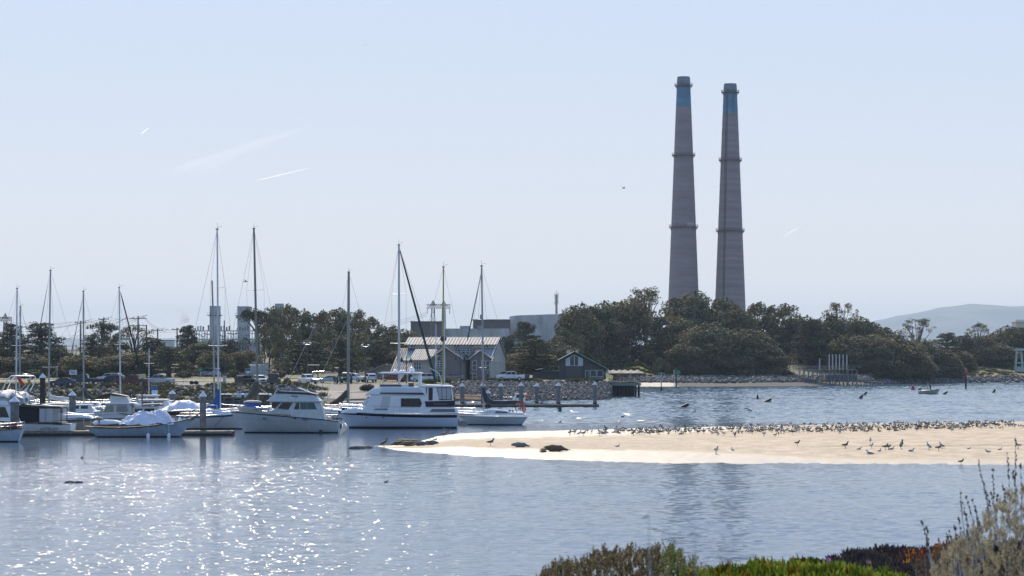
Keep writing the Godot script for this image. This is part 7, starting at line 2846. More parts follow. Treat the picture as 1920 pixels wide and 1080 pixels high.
func plain_sailboat(called: String, label: String, px: float, yw: float, d: float, l: float, dir: float, hull_m: Material, mast: Array, cover: Array, extra := {}) -> Node3D:
	var c := [px, yw, d]
	var o := boat(called, label, "sailboat", c)
	var h := {"l": l, "beam": l * 0.32, "stern": l * 0.11, "mid": l * 0.108, "bow": l * 0.14, "transom": 0.6, "rake": l * 0.1, "counter": l * 0.07, "dir": dir}
	make_hull(o, h, hull_m, M.white_paint, M.navy, M.white_paint)
	var deck := l * 0.11
	var b := MB.new()
	b.prism(PackedVector2Array([Vector2(-l * 0.24 * dir, deck), Vector2(-l * 0.2 * dir, deck + 0.55), Vector2(l * 0.1 * dir, deck + 0.5), Vector2(l * 0.22 * dir, deck)]), -l * 0.1, l * 0.1, 0.08)
	part(b, "coachroof", M.white_paint, o)
	for s in [1, -1]:
		b = MB.new()
		b.prism(PackedVector2Array([Vector2(-l * 0.17 * dir, deck + 0.16), Vector2(-l * 0.17 * dir, deck + 0.36), Vector2(l * 0.08 * dir, deck + 0.36), Vector2(l * 0.1 * dir, deck + 0.16)]), s * l * 0.1 - 0.01, s * l * 0.1 + 0.02)
		part(b, "cabin_window", M.dark_glass, o)
	var s2: float = F / d
	var ydeck := yw - deck * s2
	rig(o, c, mast[0], mast[1], ydeck, mast[2], mast[3], px + dir * l * 0.48 * s2, px - dir * l * 0.48 * s2, ydeck, mast[4], mast[5])
	if cover.size():
		boom_cover(o, "sail_cover", cover[0], cover[1], cover[2], c)
	rails(o, h, 0.02, 0.97, 0.6, 7, 1)
	if extra.has("jib"):
		var j: Array = extra.jib
		furled(o, "furled_jib", j[0], j[1], j[2], j[3], j[4], j[5], c)
	return o

func back_rows() -> void:
	var pale := mat("mast_white")
	var grey: Material = M.mast_metal
	var white: Material = M.white_paint
	plain_sailboat("sailboat", "sailboat with the thick white mast nearest the left edge, short crosstrees", 22, 772, 398, 9.5, 1.0, white, [30, 541, pale, [[648, 12]], 0.12, 2.0], [mat("cover_tan", Color(0.3, 0.27, 0.22), 0.8), [29, 748, 15, 752, -15, 753], [0.2, 0.28, 0.15]])
	plain_sailboat("sailboat", "sailboat with the slightly shorter grey mast just right of the leftmost white mast", 44, 768, 420, 8.5, -1.0, white, [36.5, 577, grey, [[673, 12]], 0.12, 1.6], [])
	plain_sailboat("sailboat", "sailboat with the second tallest left mast, curved crosstrees and white sail bundle", 108, 775, 385, 10.0, -1.0, white, [91, 507, grey, [[688, 14]], 0.12, 3.6], [mat("sail_white", Color(0.62, 0.6, 0.56), 0.8), [91, 735, 96, 744, 112, 747, 132, 746], [0.12, 0.3, 0.32, 0.14]], {"jib": [mat("jib_black", Color(0.012, 0.012, 0.014), 0.7), 90, 530, 62, 690, 0.05]})
	plain_sailboat("sailboat", "sailboat with dark sail cover and grey mast below the wind-shaped pine", 165, 772, 400, 8.0, -1.0, white, [157, 547, grey, [[650, 6]], 0.12, -0.6], [mat("cover_dark_blue", Color(0.03, 0.04, 0.05), 0.8), [157, 728, 161, 740, 172, 747, 182, 748], [0.12, 0.34, 0.28, 0.12]], {"jib": [mat("jib_dark", Color(0.06, 0.06, 0.06), 0.7), 155, 562, 124, 705, 0.05]})
	plain_sailboat("sailboat", "sailboat with white mast and long black furled headsail behind the cabin trawler", 218, 768, 415, 9.0, 1.0, mat("hull_black", Color(0.02, 0.02, 0.025), 0.35), [226, 540, pale, [[646, 10]], 0.12, -2.5], [mat("canvas_black"), [222, 739, 205, 741, 188, 744, 178, 746], [0.25, 0.4, 0.3, 0.1]], {"jib": [mat("jib_black"), 226, 548, 274, 738, 0.13]})
	plain_sailboat("sailboat", "small sailboat with short thin white mast and T crosstrees near the blue tank", 285, 770, 408, 7.5, -1.0, white, [279, 653, pale, [[682, 11]], 0.075, 0.6], [])
	plain_sailboat("sailboat", "sailboat with very tall olive-grey mast and olive sail cover behind the sport fisher", 478, 782, 352, 10.5, -1.0, mat("hull_olive", Color(0.2, 0.2, 0.17), 0.5), [484, 425, mat("mast_olive", Color(0.2, 0.19, 0.15), 0.5), [[540, 17], [681, 16]], 0.15, -8.0], [mat("cover_olive", Color(0.075, 0.065, 0.045), 0.8), [482, 712, 479, 728, 470, 740, 456, 748], [0.25, 0.65, 0.5, 0.12]])
	plain_sailboat("sailboat", "sailboat with thick olive mast and brown sail cover left of the motor yacht", 668, 775, 372, 9.0, 1.0, white, [652.5, 506, mat("mast_sage", Color(0.24, 0.25, 0.21), 0.5), [], 0.2, 1.4], [mat("cover_brown", Color(0.055, 0.04, 0.035), 0.8), [650, 727, 645, 738, 636, 747, 618, 753], [0.14, 0.45, 0.5, 0.15]])
	plain_sailboat("sailboat", "sailboat with tall pale mast and dark green furled headsail hidden behind the motor yacht", 770, 795, 332, 11.0, 1.0, white, [748.5, 462, mat("mast_pale", Color(0.5, 0.52, 0.5), 0.4), [[554, 14], [646, 17]], 0.14, -0.6], [], {"jib": [mat("jib_green", Color(0.012, 0.045, 0.035), 0.7), 750, 472, 818, 722, 0.15]})
	var o := plain_sailboat("sailboat", "traditional sailboat with yellow wooden mast and rigging top behind the motor yacht's stern", 825, 790, 345, 9.5, -1.0, mat("hull_cream"), [830, 503, mat("mast_yellow", Color(0.42, 0.34, 0.06), 0.5), [], 0.1, 1.5], [])
	var c := [825.0, 790.0, 345.0]
	bar(o, "white_pole", pale, [833.5, 570, 833.5, 770], 0.08, c, 0.6, 7)
	var b := MB.new()
	b.box(at_px(831.5, 635, c), Vector3(0.7, 0.35, 0.5))
	b.ball(at_px(831.5, 637, c), Vector3(0.42, 0.4, 0.3), 8, 6)
	part(b, "mast_top_block", mat("block_brown", Color(0.07, 0.045, 0.035), 0.8), o)
	o = plain_sailboat("sailboat", "sailboat with slim grey pole mast right behind the sloop's stern quarter of the yacht", 815, 785, 352, 7.0, 1.0, white, [817, 606, pale, [], 0.06, 0.5], [])

func cabin_boat(called: String, label: String, px: float, yw: float, d: float, l: float, dir: float, hull_m: Material, top: Material, house: Array) -> Node3D:
	var c := [px, yw, d]
	var o := boat(called, label, "motorboat", c)
	var h := {"l": l, "beam": l * 0.34, "stern": l * 0.12, "mid": l * 0.13, "bow": l * 0.18, "transom": 0.88, "rake": l * 0.14, "counter": 0.05, "dir": dir}
	make_hull(o, h, hull_m, mat("deck_tan"), M.navy, M.white_paint)
	var deck := l * 0.12
	var b := MB.new()
	b.prism(PackedVector2Array([Vector2(house[0] * l * dir, deck), Vector2(house[0] * l * dir, deck + house[2]), Vector2(house[1] * l * dir, deck + house[2]), Vector2((house[1] + 0.12) * l * dir, deck)]), -l * 0.13, l * 0.13, 0.08)
	part(b, "cabin", top, o)
	b = MB.new()
	b.box(Vector3((house[0] + house[1]) * 0.5 * l * dir, deck + house[2] + 0.04, 0), Vector3((house[1] - house[0]) * l + 0.5, 0.08, l * 0.29))
	part(b, "cabin_roof", M.white_paint, o)
	for s in [1, -1]:
		for k in 2:
			b = MB.new()
			var x := lerpf(house[0], house[1], 0.28 + 0.46 * k) * l * dir
			b.box(Vector3(x, deck + house[2] * 0.68, s * l * 0.13), Vector3(absf(house[1] - house[0]) * l * 0.36, house[2] * 0.38, 0.05))
			part(b, "side_window", M.dark_glass, o)
	rails(o, h, 0.5, 0.96, 0.55, 6, 1)
	return o

func small_craft() -> void:
	cabin_boat("cabin_boat", "small white wheelhouse boat at the long dock, left of the orange buoy", 968, 757, 452, 5.4, -1.0, M.white_paint, M.white_paint, [-0.28, 0.02, 1.3])
	var o := cabin_boat("houseboat", "low brown houseboat with pale window panels behind the sport fisher's dinghy", 462, 772, 388, 9.5, -1.0, mat("hull_olive"), mat("house_brown", Color(0.06, 0.05, 0.045), 0.7), [-0.36, 0.4, 1.6])
	var c := [462.0, 772.0, 388.0]
	for q in [[436, 442, "box_cream"], [444, 455, "sign_pale"], [459, 471, "sign_pale"]]:
		panes(o, "window_panel", mat(q[2]), [q[0], 741.5, q[0], 734, q[1], 734, q[1], 741.5], 2.56, c)
	cabin_boat("cabin_boat", "white cabin cruiser with high foredeck and brown cap rail behind the trawler", 320, 790, 345, 9.8, 1.0, M.white_paint, M.white_paint, [-0.4, -0.05, 1.5])
	cabin_boat("cabin_boat", "cream flybridge boat behind the cabin trawler's wheelhouse", 268, 775, 378, 7.0, -1.0, mat("hull_cream"), mat("house_white"), [-0.3, 0.1, 1.9])
	cabin_boat("cabin_boat", "white fishing skiff carrying a blue and white tank behind the capped pile", 308, 765, 402, 6.5, 1.0, M.white_paint, M.white_paint, [-0.3, -0.1, 0.7])
	cabin_boat("cabin_boat", "long low white boat with blue canvas line left of the ketch's blue sail cover", 352, 778, 362, 8.5, -1.0, M.white_paint, M.white_cover, [-0.3, 0.05, 0.8])
	cabin_boat("cabin_boat", "white cruiser with raked cabin between the trawler and the fishing skiff", 296, 782, 358, 9.0, -1.0, mat("hull_cream"), M.white_paint, [-0.2, 0.25, 1.2])
	cabin_boat("cabin_boat", "small white cruiser behind the beige cruiser, by the left capped pile", 165, 785, 352, 7.5, 1.0, M.white_paint, M.white_paint, [-0.3, 0.05, 1.0])
	cabin_boat("cabin_boat", "white cruiser right of the sport fisher's stern, under the folded ladder", 640, 783, 352, 6.0, -1.0, M.white_paint, M.white_paint, [-0.3, 0.0, 1.0])
	cabin_boat("cabin_boat", "cream cruiser half hidden behind the canopy cruiser's clear curtain", 95, 785, 356, 7.0, -1.0, mat("hull_cream"), mat("house_white"), [-0.3, 0.1, 1.1])
	var t := thing("water_tank", "blue topped white tank standing on the fishing skiff", "tank", P(290, 741, 402))
	var b := MB.new()
	b.tube([Vector3(0, 0.75, 0), Vector3(0, 1.45, 0)], [0.42, 0.4], 12)
	part(b, "drum", mat("drum_blue", Color(0.015, 0.10, 0.32), 0.5), t)
	b = MB.new()
	b.box(Vector3(0, 0.36, 0), Vector3(0.8, 0.76, 0.8))
	part(b, "crate", M.white_paint, t)
	# covered boat with white lumpy cover behind the dark-footed pile
	o = boat("covered_boat", "dark hulled boat under a patched white cover beside the dark-footed pile", "boat", [340.0, 795.0, 338.0])
	var h := {"l": 8.0, "beam": 2.8, "stern": 1.3, "mid": 1.4, "bow": 1.7, "transom": 0.8, "rake": 1.0, "counter": 0.1, "dir": 1.0}
	make_hull(o, h, mat("hull_black"), mat("deck_tan"), M.navy, mat("fly_tan"))
	var rows := []
	for i in 11:
		var x := lerpf(-2.6, 3.4, i / 10.0)
		var row := PackedVector3Array()
		for j in 9:
			var k := lerpf(-1, 1, j / 8.0)
			row.append(Vector3(x, 1.4 + 1.35 * sin(PI * clampf(i / 10.0, 0.03, 0.97)) * (1.0 - 0.8 * k * k) + 0.12 * sin(i * 2.3 + k * 6.0), -k * 1.35))
		rows.append(row)
	b = MB.new()
	b.grid(rows)
	b.face_up()
	part(b, "cover", mat("tarp_white"), o)
	for q in [
		["skiff", "blue-gunwaled open skiff near the third capped pile", 322, 773, 371, 5.0, mat("stripe_blue")],
		["skiff", "green open skiff at the foot of the ramp, left of the yacht's brow", 693, 757, 440, 6.0, mat("skiff_green", Color(0.02, 0.12, 0.09), 0.5)],
		["skiff", "grey outboard skiff under the orange buoy", 992, 758, 448, 4.2, mat("hull_pale_blue")],
		["skiff", "grey inflatable tender hanging near the motor yacht's stern", 864, 790, 322, 2.6, mat("pad_grey")],
		["skiff", "small dark tender on the long dock right of the orange buoy", 1026, 757, 446, 2.6, M.rubber],
	]:
		o = boat(q[0], q[1], "skiff", [q[2], q[3], q[4]])
		var hh := {"l": q[5], "beam": q[5] * 0.36, "stern": 0.5, "mid": 0.5, "bow": 0.75, "transom": 0.85, "rake": 0.5, "counter": 0.05, "dir": -1.0, "sunk": 0.22}
		make_hull(o, hh, q[6], mat("deck_tan"), null, M.white_paint if q[2] != 864 else mat("pad_grey"))
		for x in [-0.2, 0.15]:
			b = MB.new()
			b.box(Vector3(x * q[5], 0.42, 0), Vector3(0.25, 0.05, q[5] * 0.3))
			part(b, "thwart", mat("rail_wood"), o)
		if q[2] == 992:
			b = MB.new()
			b.prism(px_poly_m([0.0, -0.3, 0.18, -0.3, 0.2, 0.5, 0.45, 0.6, 0.4, 1.15, 0.0, 1.2, -0.15, 0.7]), -0.18, 0.18, 0.06)
			moved(b, Transform3D(Basis(), Vector3(q[5] * 0.5, 0.1, 0)))
			part(b, "outboard_motor", mat("window_grey"), o)
	b = MB.new()
	b.ball(Vector3(0, 0, 0), Vector3(0.34, 0.34, 0.34), 14, 10)
	b.tube([Vector3(0, 0.3, 0), Vector3(0, 0.42, 0)], [0.08], 6)
	lone(b, "mooring_buoy", M.orange, "bright orange round buoy on the grey outboard skiff", "buoy", P(987.5, 742.5, 447))
	# white covered runabout behind the yacht's bow
	o = cabin_boat("runabout", "white runabout under a smooth cover ahead of the yacht's bow rail", 676, 776, 384, 6.5, 1.0, M.white_paint, M.white_cover, [-0.35, 0.12, 0.9])
	# clutter of poles and logs on the dock by the ramp
	for k in 5:
		b = MB.new()
		b.tube([Vector3(-2.6, 0.1 + 0.06 * k, 0), Vector3(2.6, -0.1 + 0.05 * k, 0.3)], [0.16, 0.13], 7)
		lone(b, "log_boom", [mat("log_orange", Color(0.5, 0.24, 0.09), 0.7), mat("log_brown", Color(0.2, 0.11, 0.06), 0.8), mat("log_pale", Color(0.42, 0.3, 0.2), 0.8)][k % 3], ["topmost orange log of the heap behind the yacht's stern", "second brown log of the heap behind the yacht's stern", "pale log in the middle of the heap behind the yacht's stern", "fourth orange log of the heap behind the yacht's stern", "lowest brown log of the heap behind the yacht's stern"][k], "log", P(882, 742 + k * 2.6, 462 - k * 3), 0.05 * k, "log heap behind the yacht's stern")
	# the motorboat under way in the channel, two people aboard
	c = [1744.0, 738.5, WD(738.5)]
	o = thing("open_motorboat", "small cream motorboat under way in the channel with two people aboard", "motorboat", Vector3(P(1744, 668, c[2]).x, 0, -c[2]), -0.75)
	var mh := {"l": 5.2, "beam": 2.1, "stern": 0.75, "mid": 0.8, "bow": 1.25, "transom": 0.88, "rake": 0.9, "counter": 0.05, "dir": 1.0, "sunk": 0.12}
	make_hull(o, mh, mat("hull_cream_warm", Color(0.52, 0.47, 0.37), 0.4), mat("deck_tan"), mat("brown_boot"), M.white_paint)
	b = MB.new()
	b.box(Vector3(0.1, 1.1, 0), Vector3(0.6, 0.9, 0.8))
	part(b, "console", M.white_paint, o)
	b = MB.new()
	b.prism(px_poly_m([0.0, -0.3, 0.18, -0.3, 0.2, 0.5, 0.45, 0.6, 0.4, 1.15, 0.0, 1.2, -0.15, 0.7]), -0.18, 0.18, 0.06)
	moved(b, Transform3D(Basis(Vector3.UP, PI), Vector3(-2.6, 0.1, 0)))
	part(b, "outboard_motor", M.black_paint, o)
	b = MB.new()
	for s in [1, -1]:
		b.rod(Vector3(0.4, 1.5, 0.4 * s), Vector3(0.2, 2.0, 0.4 * s), 0.03)
	b.rod(Vector3(0.2, 2.0, 0.4), Vector3(0.2, 2.0, -0.4), 0.03)
	part(b, "windscreen_frame", M.steel, o)
	person(o.position + Vector3(-0.45, 0.55, -0.35), 0.8, Color(0.4, 0.3, 0.22), Color(0.05, 0.06, 0.09), Color(0.5, 0.45, 0.35), 0.1, "person in a tan top standing at the wheel of the channel motorboat")
	person(o.position + Vector3(-0.05, 0.55, 0.55), 0.6, Color(0.08, 0.08, 0.1), Color(0.06, 0.06, 0.08), Color(0.05, 0.04, 0.03), 0.1, "person in dark clothes standing beside the wheel of the channel motorboat")

# ---------------------------------------------------------------- birds and seals
func gull_mesh(pose: String, dark: float) -> ArrayMesh:
	var white := Color(0.62, 0.61, 0.58).lerp(Color(0.10, 0.09, 0.08), dark)
	var grey := Color(0.16, 0.165, 0.18).lerp(Color(0.05, 0.045, 0.04), dark)
	var black := Color(0.02, 0.02, 0.02)
	var bill := Color(0.45, 0.28, 0.05)
	var up := Vector3(0, -0.19 if pose == "sitting" else 0.0, 0)
	var tilt := 0.09 if pose == "upright" else 0.0
	var tail := Vector3(-0.14, 0.27 - tilt, 0) + up
	var chest := Vector3(0.10, 0.31 + tilt * 0.4, 0) + up
	var head := chest + (Vector3(0.09, 0.16 + tilt * 0.3, 0) if pose != "preening" else Vector3(0.02, 0.07, 0.06))
	var bones := [[tail, chest, 0.06, 0.09, white], [tail, tail + Vector3(-0.15, -0.02, 0), 0.045, 0.02, white], [chest, head, 0.065, 0.045, white], [head, head + Vector3(0.01, 0.005, 0), 0.05, 0.048, white]]
	var fwd := Vector3(0.11, -0.012, 0) if pose != "preening" else Vector3(-0.08, -0.02, 0.05)
	bones.append([head + fwd * 0.35, head + fwd, 0.018, 0.009, bill])
	for s in [-1, 1]:
		var sh := chest + Vector3(-0.03, 0.015, 0.065 * s)
		bones.append([sh, sh + Vector3(-0.19, -0.02 - tilt, -0.015 * s), 0.045, 0.035, grey])
		bones.append([sh + Vector3(-0.19, -0.02 - tilt, -0.015 * s), sh + Vector3(-0.34, -0.025 - tilt, -0.04 * s), 0.028, 0.012, black])
		bones.append([head + Vector3(0.03, 0.012, 0.04 * s), head + Vector3(0.031, 0.012, 0.04 * s), 0.008, 0.008, black])
		if pose != "sitting":
			var hip := Vector3(0.0, 0.25, 0.035 * s)
			bones.append([hip, Vector3(-0.01, 0.12, 0.035 * s), 0.022, 0.014, bill])
			bones.append([Vector3(-0.01, 0.12, 0.035 * s), Vector3(0.0, 0.01, 0.035 * s), 0.013, 0.012, bill])
			for k in [-1, 0, 1]:
				bones.append([Vector3(0.0, 0.012, 0.035 * s), Vector3(0.05, 0.008, 0.035 * s + 0.022 * k), 0.011, 0.008, bill])
	return field_mesh(bones, 0.02, 0.05, 0.03).mesh()

func flying_mesh(lift: float) -> ArrayMesh:
	var white := Color(0.4, 0.4, 0.4)
	var grey := Color(0.12, 0.125, 0.13)
	var bones := [[Vector3(-0.16, 0, 0), Vector3(0.14, 0.01, 0), 0.05, 0.07, white], [Vector3(-0.16, 0, 0), Vector3(-0.33, 0, 0), 0.05, 0.02, white], [Vector3(0.14, 0.01, 0), Vector3(0.25, 0.03, 0), 0.055, 0.045, white], [Vector3(0.28, 0.025, 0), Vector3(0.35, 0.015, 0), 0.017, 0.008, Color(0.4, 0.25, 0.05)]]
	for s in [-1, 1]:
		var el := Vector3(0.10, lift * 0.6, 0.32 * s)
		var tip := Vector3(-0.10, lift, 0.72 * s)
		bones.append([Vector3(0.08, 0.03, 0.05 * s), el, 0.04, 0.03, grey])
		bones.append([Vector3(-0.04, 0.02, 0.05 * s), el + Vector3(-0.12, -0.01, 0), 0.035, 0.025, grey])
		bones.append([el, tip, 0.03, 0.012, grey])
		bones.append([el + Vector3(-0.1, -0.01, 0), tip, 0.025, 0.01, Color(0.03, 0.03, 0.03)])
	return field_mesh(bones, 0.025, 0.06, 0.03).mesh()

func bird(called: String, mesh: Mesh, at: Vector3, turn: float, size: float, label: String, category: String, group := "") -> MeshInstance3D:
	var m := MeshInstance3D.new()
	m.name = called
	m.mesh = mesh
	m.material_override = tinted("feathers", 0.8)
	add_child(m, true)
	m.position = at
	m.rotation.y = turn
	m.scale = Vector3.ONE * size
	tag(m, label, category, group)
	return m

func seal(at: Vector3, turn: float, size: float, shade: Color, head_up: float, label: String, group := "") -> void:
	var belly := shade.lerp(Color(0.3, 0.26, 0.2), 0.4)
	var bones := [
		[Vector3(-0.75, 0.12, 0), Vector3(-0.3, 0.22, 0), 0.07, 0.19, shade], [Vector3(-0.3, 0.22, 0), Vector3(0.25, 0.24, 0), 0.20, 0.23, shade],
		[Vector3(0.25, 0.24, 0), Vector3(0.62, 0.24 + head_up * 0.5, 0), 0.22, 0.14, shade], [Vector3(0.62, 0.24 + head_up * 0.5, 0), Vector3(0.76, 0.22 + head_up, 0), 0.13, 0.10, shade],
		[Vector3(0.82, 0.2 + head_up, 0), Vector3(0.88, 0.18 + head_up, 0), 0.06, 0.045, belly], [Vector3(-0.1, 0.12, 0), Vector3(0.3, 0.13, 0), 0.17, 0.17, belly],
	]
	for s in [-1, 1]:
		bones.append([Vector3(0.3, 0.12, 0.17 * s), Vector3(0.16, 0.05, 0.36 * s), 0.06, 0.03, shade])
		bones.append([Vector3(-0.75, 0.11, 0.02 * s), Vector3(-1.0, 0.12, 0.13 * s), 0.05, 0.03, shade])
		bones.append([Vector3(0.8, 0.26 + head_up, 0.05 * s), Vector3(0.81, 0.26 + head_up, 0.05 * s), 0.018, 0.018, Color(0.01, 0.01, 0.01)])
	var b := field_mesh(bones, 0.045, 0.1, 0.08)
	var o := lone(b, "seal", tinted("seal_fur", 0.75), label, "seal", at, turn, group)
	o.scale = Vector3.ONE * size

func birds_and_seals() -> void:
	var shapes := {}
	for p in ["standing", "sitting", "preening", "upright"]:
		shapes[p] = [gull_mesh(p, 0.0), gull_mesh(p, 0.9)]
	R.seed = 314
	var n := 0
	while n < 292:
		var px := 1060.0 + 890.0 * pow(R.randf(), 0.82)
		var mid := lin([[1060, 816], [1150, 812], [1250, 808.5], [1400, 809], [1550, 807], [1700, 803], [1850, 799.5], [1950, 797]], px)
		var wide := lin([[1060, 4], [1150, 6], [1300, 10], [1420, 14], [1560, 13], [1700, 9], [1950, 6]], px)
		var q := sand_at(px, mid + wide * (R.randf() + R.randf() - 1.0))
		var dark := R.randf() < 0.55
		var kind: String = ["standing", "sitting", "preening", "standing", "upright"][R.randi() % 5]
		var words := {"standing": "standing", "sitting": "resting flat", "preening": "preening with bent neck", "upright": "standing upright"}
		var zone: String = ["at its thin left end", "below the channel marks", "below the big brown trees", "below the tall bare posts", "below the channel motorboat", "toward the grassy slope"][clampi(int((px - 1060) / 145.0), 0, 5)]
		bird("seagull", shapes[kind][1 if dark else 0], q, R.randf() * TAU, R.randf_range(0.8, 1.12), "%s gull %s in the flock, %s" % ["dark" if dark else "pale", words[kind], zone], "bird", "gull flock along the sand bar")
		n += 1
	# the rest of the flock, smallest and farthest
	for g in 4:
		var places := []
		for i in 105:
			var px := 1150.0 + 800.0 * R.randf()
			var mid := lin([[1060, 813], [1150, 809], [1250, 806], [1400, 805], [1550, 802.5], [1700, 799], [1850, 796.5], [1950, 794.5]], px)
			places.append(Transform3D(Basis(Vector3.UP, R.randf() * TAU).scaled(Vector3.ONE * R.randf_range(0.7, 0.95)), sand_at(px, mid + R.randf_range(-4, 9))))
		many("distant_gulls", shapes[["standing", "sitting", "preening", "standing"][g]][1 if g != 2 else 0], tinted("feathers", 0.8), places, self)
	for q in [
		[1343, 852, "standing", 0, -1.2, 1.35, "large gull standing nearest the water on the bar, alone below the flock"],
		[1374, 846, "sitting", 0, 2.0, 1.0, "gull sitting just right of the large lone gull"],
		[1158, 838, "sitting", 0, 0.4, 0.9, "gull sitting alone on dry sand between the brown seals and the large lone gull"],
		[920, 836, "standing", 1, 0.1, 1.35, "dark gull standing alone between the seal heap and the grey seal"],
		[1068, 816, "standing", 1, 1.0, 1.1, "dark bird standing alone on the glaring wet sand left of the flock"],
		[1495, 836, "standing", 1, 0.2, 1.0, "dark gull just below the flock, leftmost of the scattered ones"],
		[1585, 842, "standing", 1, 0.3, 1.25, "dark round-bodied gull standing alone left of the close pair in line"],
		[1611, 844, "sitting", 0, 0.2, 0.9, "sitting gull right of the dark round-bodied one"],
		[1632, 831, "standing", 1, 1.4, 1.0, "upper bird of the pair standing one above the other"],
		[1634, 840, "standing", 0, 0.7, 1.0, "lower bird of the pair standing one above the other"],
		[1631, 852, "sitting", 0, 2.9, 1.35, "large gull lying lowest on the dry sand below the vertical pair"],
		[1649, 847, "sitting", 0, 0.9, 1.0, "sitting gull at the left of the close huddle"],
		[1660, 844, "standing", 1, -0.4, 1.1, "dark gull standing at the left in the close huddle"],
		[1666, 843, "preening", 1, 0.5, 1.1, "preening gull in the middle of the close huddle"],
		[1672, 843, "sitting", 0, 0.1, 1.0, "sitting gull at the right of the close huddle"],
		[1690, 842, "upright", 1, 1.1, 1.45, "tall upright bird between the close huddle and the crouched gull"],
		[1709, 847, "sitting", 0, -0.6, 1.15, "crouched gull right of the tall upright bird"],
		[1742, 843, "upright", 0, 2.2, 1.2, "upright gull standing left of the standing pair"],
		[1760, 846, "standing", 1, 0.1, 1.15, "front bird of the standing pair on dry sand"],
		[1766, 841, "upright", 0, 2.6, 1.1, "rear bird of the standing pair on dry sand"],
		[1817, 842, "sitting", 0, 0.0, 0.7, "tiny sitting gull right of the standing pair"],
		[1852, 848, "sitting", 0, 2.8, 1.0, "sitting gull below the row near the dry seed heads"],
		[1875, 844, "sitting", 0, 0.2, 0.8, "small sitting gull left of the dry seed heads"],
		[1909, 841, "standing", 0, 2.7, 1.2, "grey gull standing farthest right on the dry sand"],
		[1802, 870, "standing", 1, -0.3, 0.9, "dark bird wading at the near water's edge"],
		[720, 838, "upright", 1, 0.4, 1.5, "black cormorant-like bird at the bar's very tip"],
		[816, 826, "sitting", 0, 0.4, 0.9, "white gull beside the heap of seals"],
		[832, 820, "standing", 1, 0.2, 1.2, "dark bird at the water's edge behind the seals"],
	]:
		bird("gull", shapes[q[2]][q[3]], sand_at(q[0], q[1]), q[4], q[5], q[6], "bird", "scattered birds on the bar")
	bird("gull", flying_mesh(0.5), sand_at(838, 818) + Vector3(0, 0.35, 0), 0.5, 1.3, "gull flapping with raised wings behind the seal heap", "bird")
	# in the air
	for q in [[685, 85, 1300, 0.9, 0.35, "bird flying highest of all, in the open sky left of centre"], [1169, 353, 520, 0.25, 0.28, "bird gliding in the sky left of the chimneys"], [1736, 484, 1500, 0.2, 0.1, "faint far bird in the sky above the hills"], [460, 528, 400, 0.1, 0.25, "gull gliding between the two tallest masts"], [1348, 290, 2000, 0.1, 0.1, "tiny far bird between both chimneys"]]:
		bird("flying_bird", flying_mesh(q[4]), P(q[0], q[1], q[2]), q[3], 1.2, q[5], "bird")
	# on the water
	for q in [[724, 904, "sitting", 1, 0.6, "dark waterbird swimming alone in mid water below the bar's tip"], [1279, 763, "sitting", 1, 1.0, "dark waterbird beside the low leaning stake"], [1302, 773, "sitting", 1, 1.0, "dark waterbird in the channel above the flock"], [1168, 782, "sitting", 1, 1.2, "dark waterbird in the glittering channel off the long dock"], [1050, 792, "sitting", 1, 0.9, "small dark waterbird near the far wet sand"]]:
		bird("waterbird", shapes[q[2]][q[3]], P(q[0], q[1], WD(q[1])) + Vector3(0, -0.03, 0), 0.3, q[4], q[5], "bird")
	var grey := Color(0.12, 0.115, 0.11)
	var brown := Color(0.13, 0.085, 0.05)
	var tan := Color(0.24, 0.18, 0.12)
	for q in [[747, 835, 0.4, 0.9, brown, 0.05, "leftmost brown seal of the heap at the bar's tip"], [758, 832, 2.7, 1.0, tan, 0.0, "tan seal second in the heap, lying behind the others"], [766, 836, 0.1, 0.95, brown, 0.06, "brown seal in the front middle of the heap"], [780, 833, 2.9, 0.95, brown, 0.14, "seal with raised head in the heap's middle"], [788, 835.5, 0.3, 0.85, grey, 0.0, "grey seal right of the raised head in the heap"], [806, 834, 0.1, 0.9, grey, 0.0, "smooth dark grey seal at the heap's right end"]]:
		seal(sand_at(q[0], q[1]), q[2], q[3], q[4], q[5], q[6], "seals hauled out at the bar's tip")
	seal(sand_at(976, 838), 2.9, 0.95, Color(0.17, 0.17, 0.18), 0.0, "pale grey seal lying alone on the bar below the wet glare")
	seal(sand_at(1018, 848), 1.2, 0.8, Color(0.3, 0.21, 0.12), 0.0, "sandy tan seal lying head-on beside the long brown one")
	seal(sand_at(1042, 846.5), 3.0, 1.25, brown, 0.0, "long brown seal stretched beside the sandy tan one")
	for q in [[664, 841, 0.1, 0.75, grey, 0.0, "left seal of the three floating off the bar's tip"], [676, 840.5, 3.0, 0.7, grey, 0.1, "middle seal of the three floating off the bar's tip"], [686, 840, 0.2, 0.7, tan, 0.0, "pale right seal of the three floating off the bar's tip"], [153, 859, 1.4, 0.4, grey, 0.35, "seal head rising from calm water below the docks at left"], [129, 905, 0.1, 0.42, grey, 0.0, "left one of two dark animals floating in the glitter"], [149, 905, 3.0, 0.38, grey, 0.05, "right one of two dark animals floating in the glitter"]]:
		seal(P(q[0], q[1], WD(q[1])) + Vector3(0, -0.14 * q[3], 0), q[2], q[3], q[4], q[5], q[6], "seals in the water")

# ---------------------------------------------------------------- the near bank with its plants
const GREEN_TOP := [[900, 1140], [1180, 1100], [1290, 1066], [1400, 1052], [1480, 1046], [1540, 1048], [1600, 1053], [1680, 1066], [1750, 1082], [1900, 1090], [2200, 1090]]
const DARK_TOP := [[1300, 1130], [1440, 1075], [1500, 1052], [1540, 1040], [1590, 1028], [1630, 1019], [1690, 1018], [1750, 1016], [1790, 1008], [1900, 1000], [2200, 1000]]

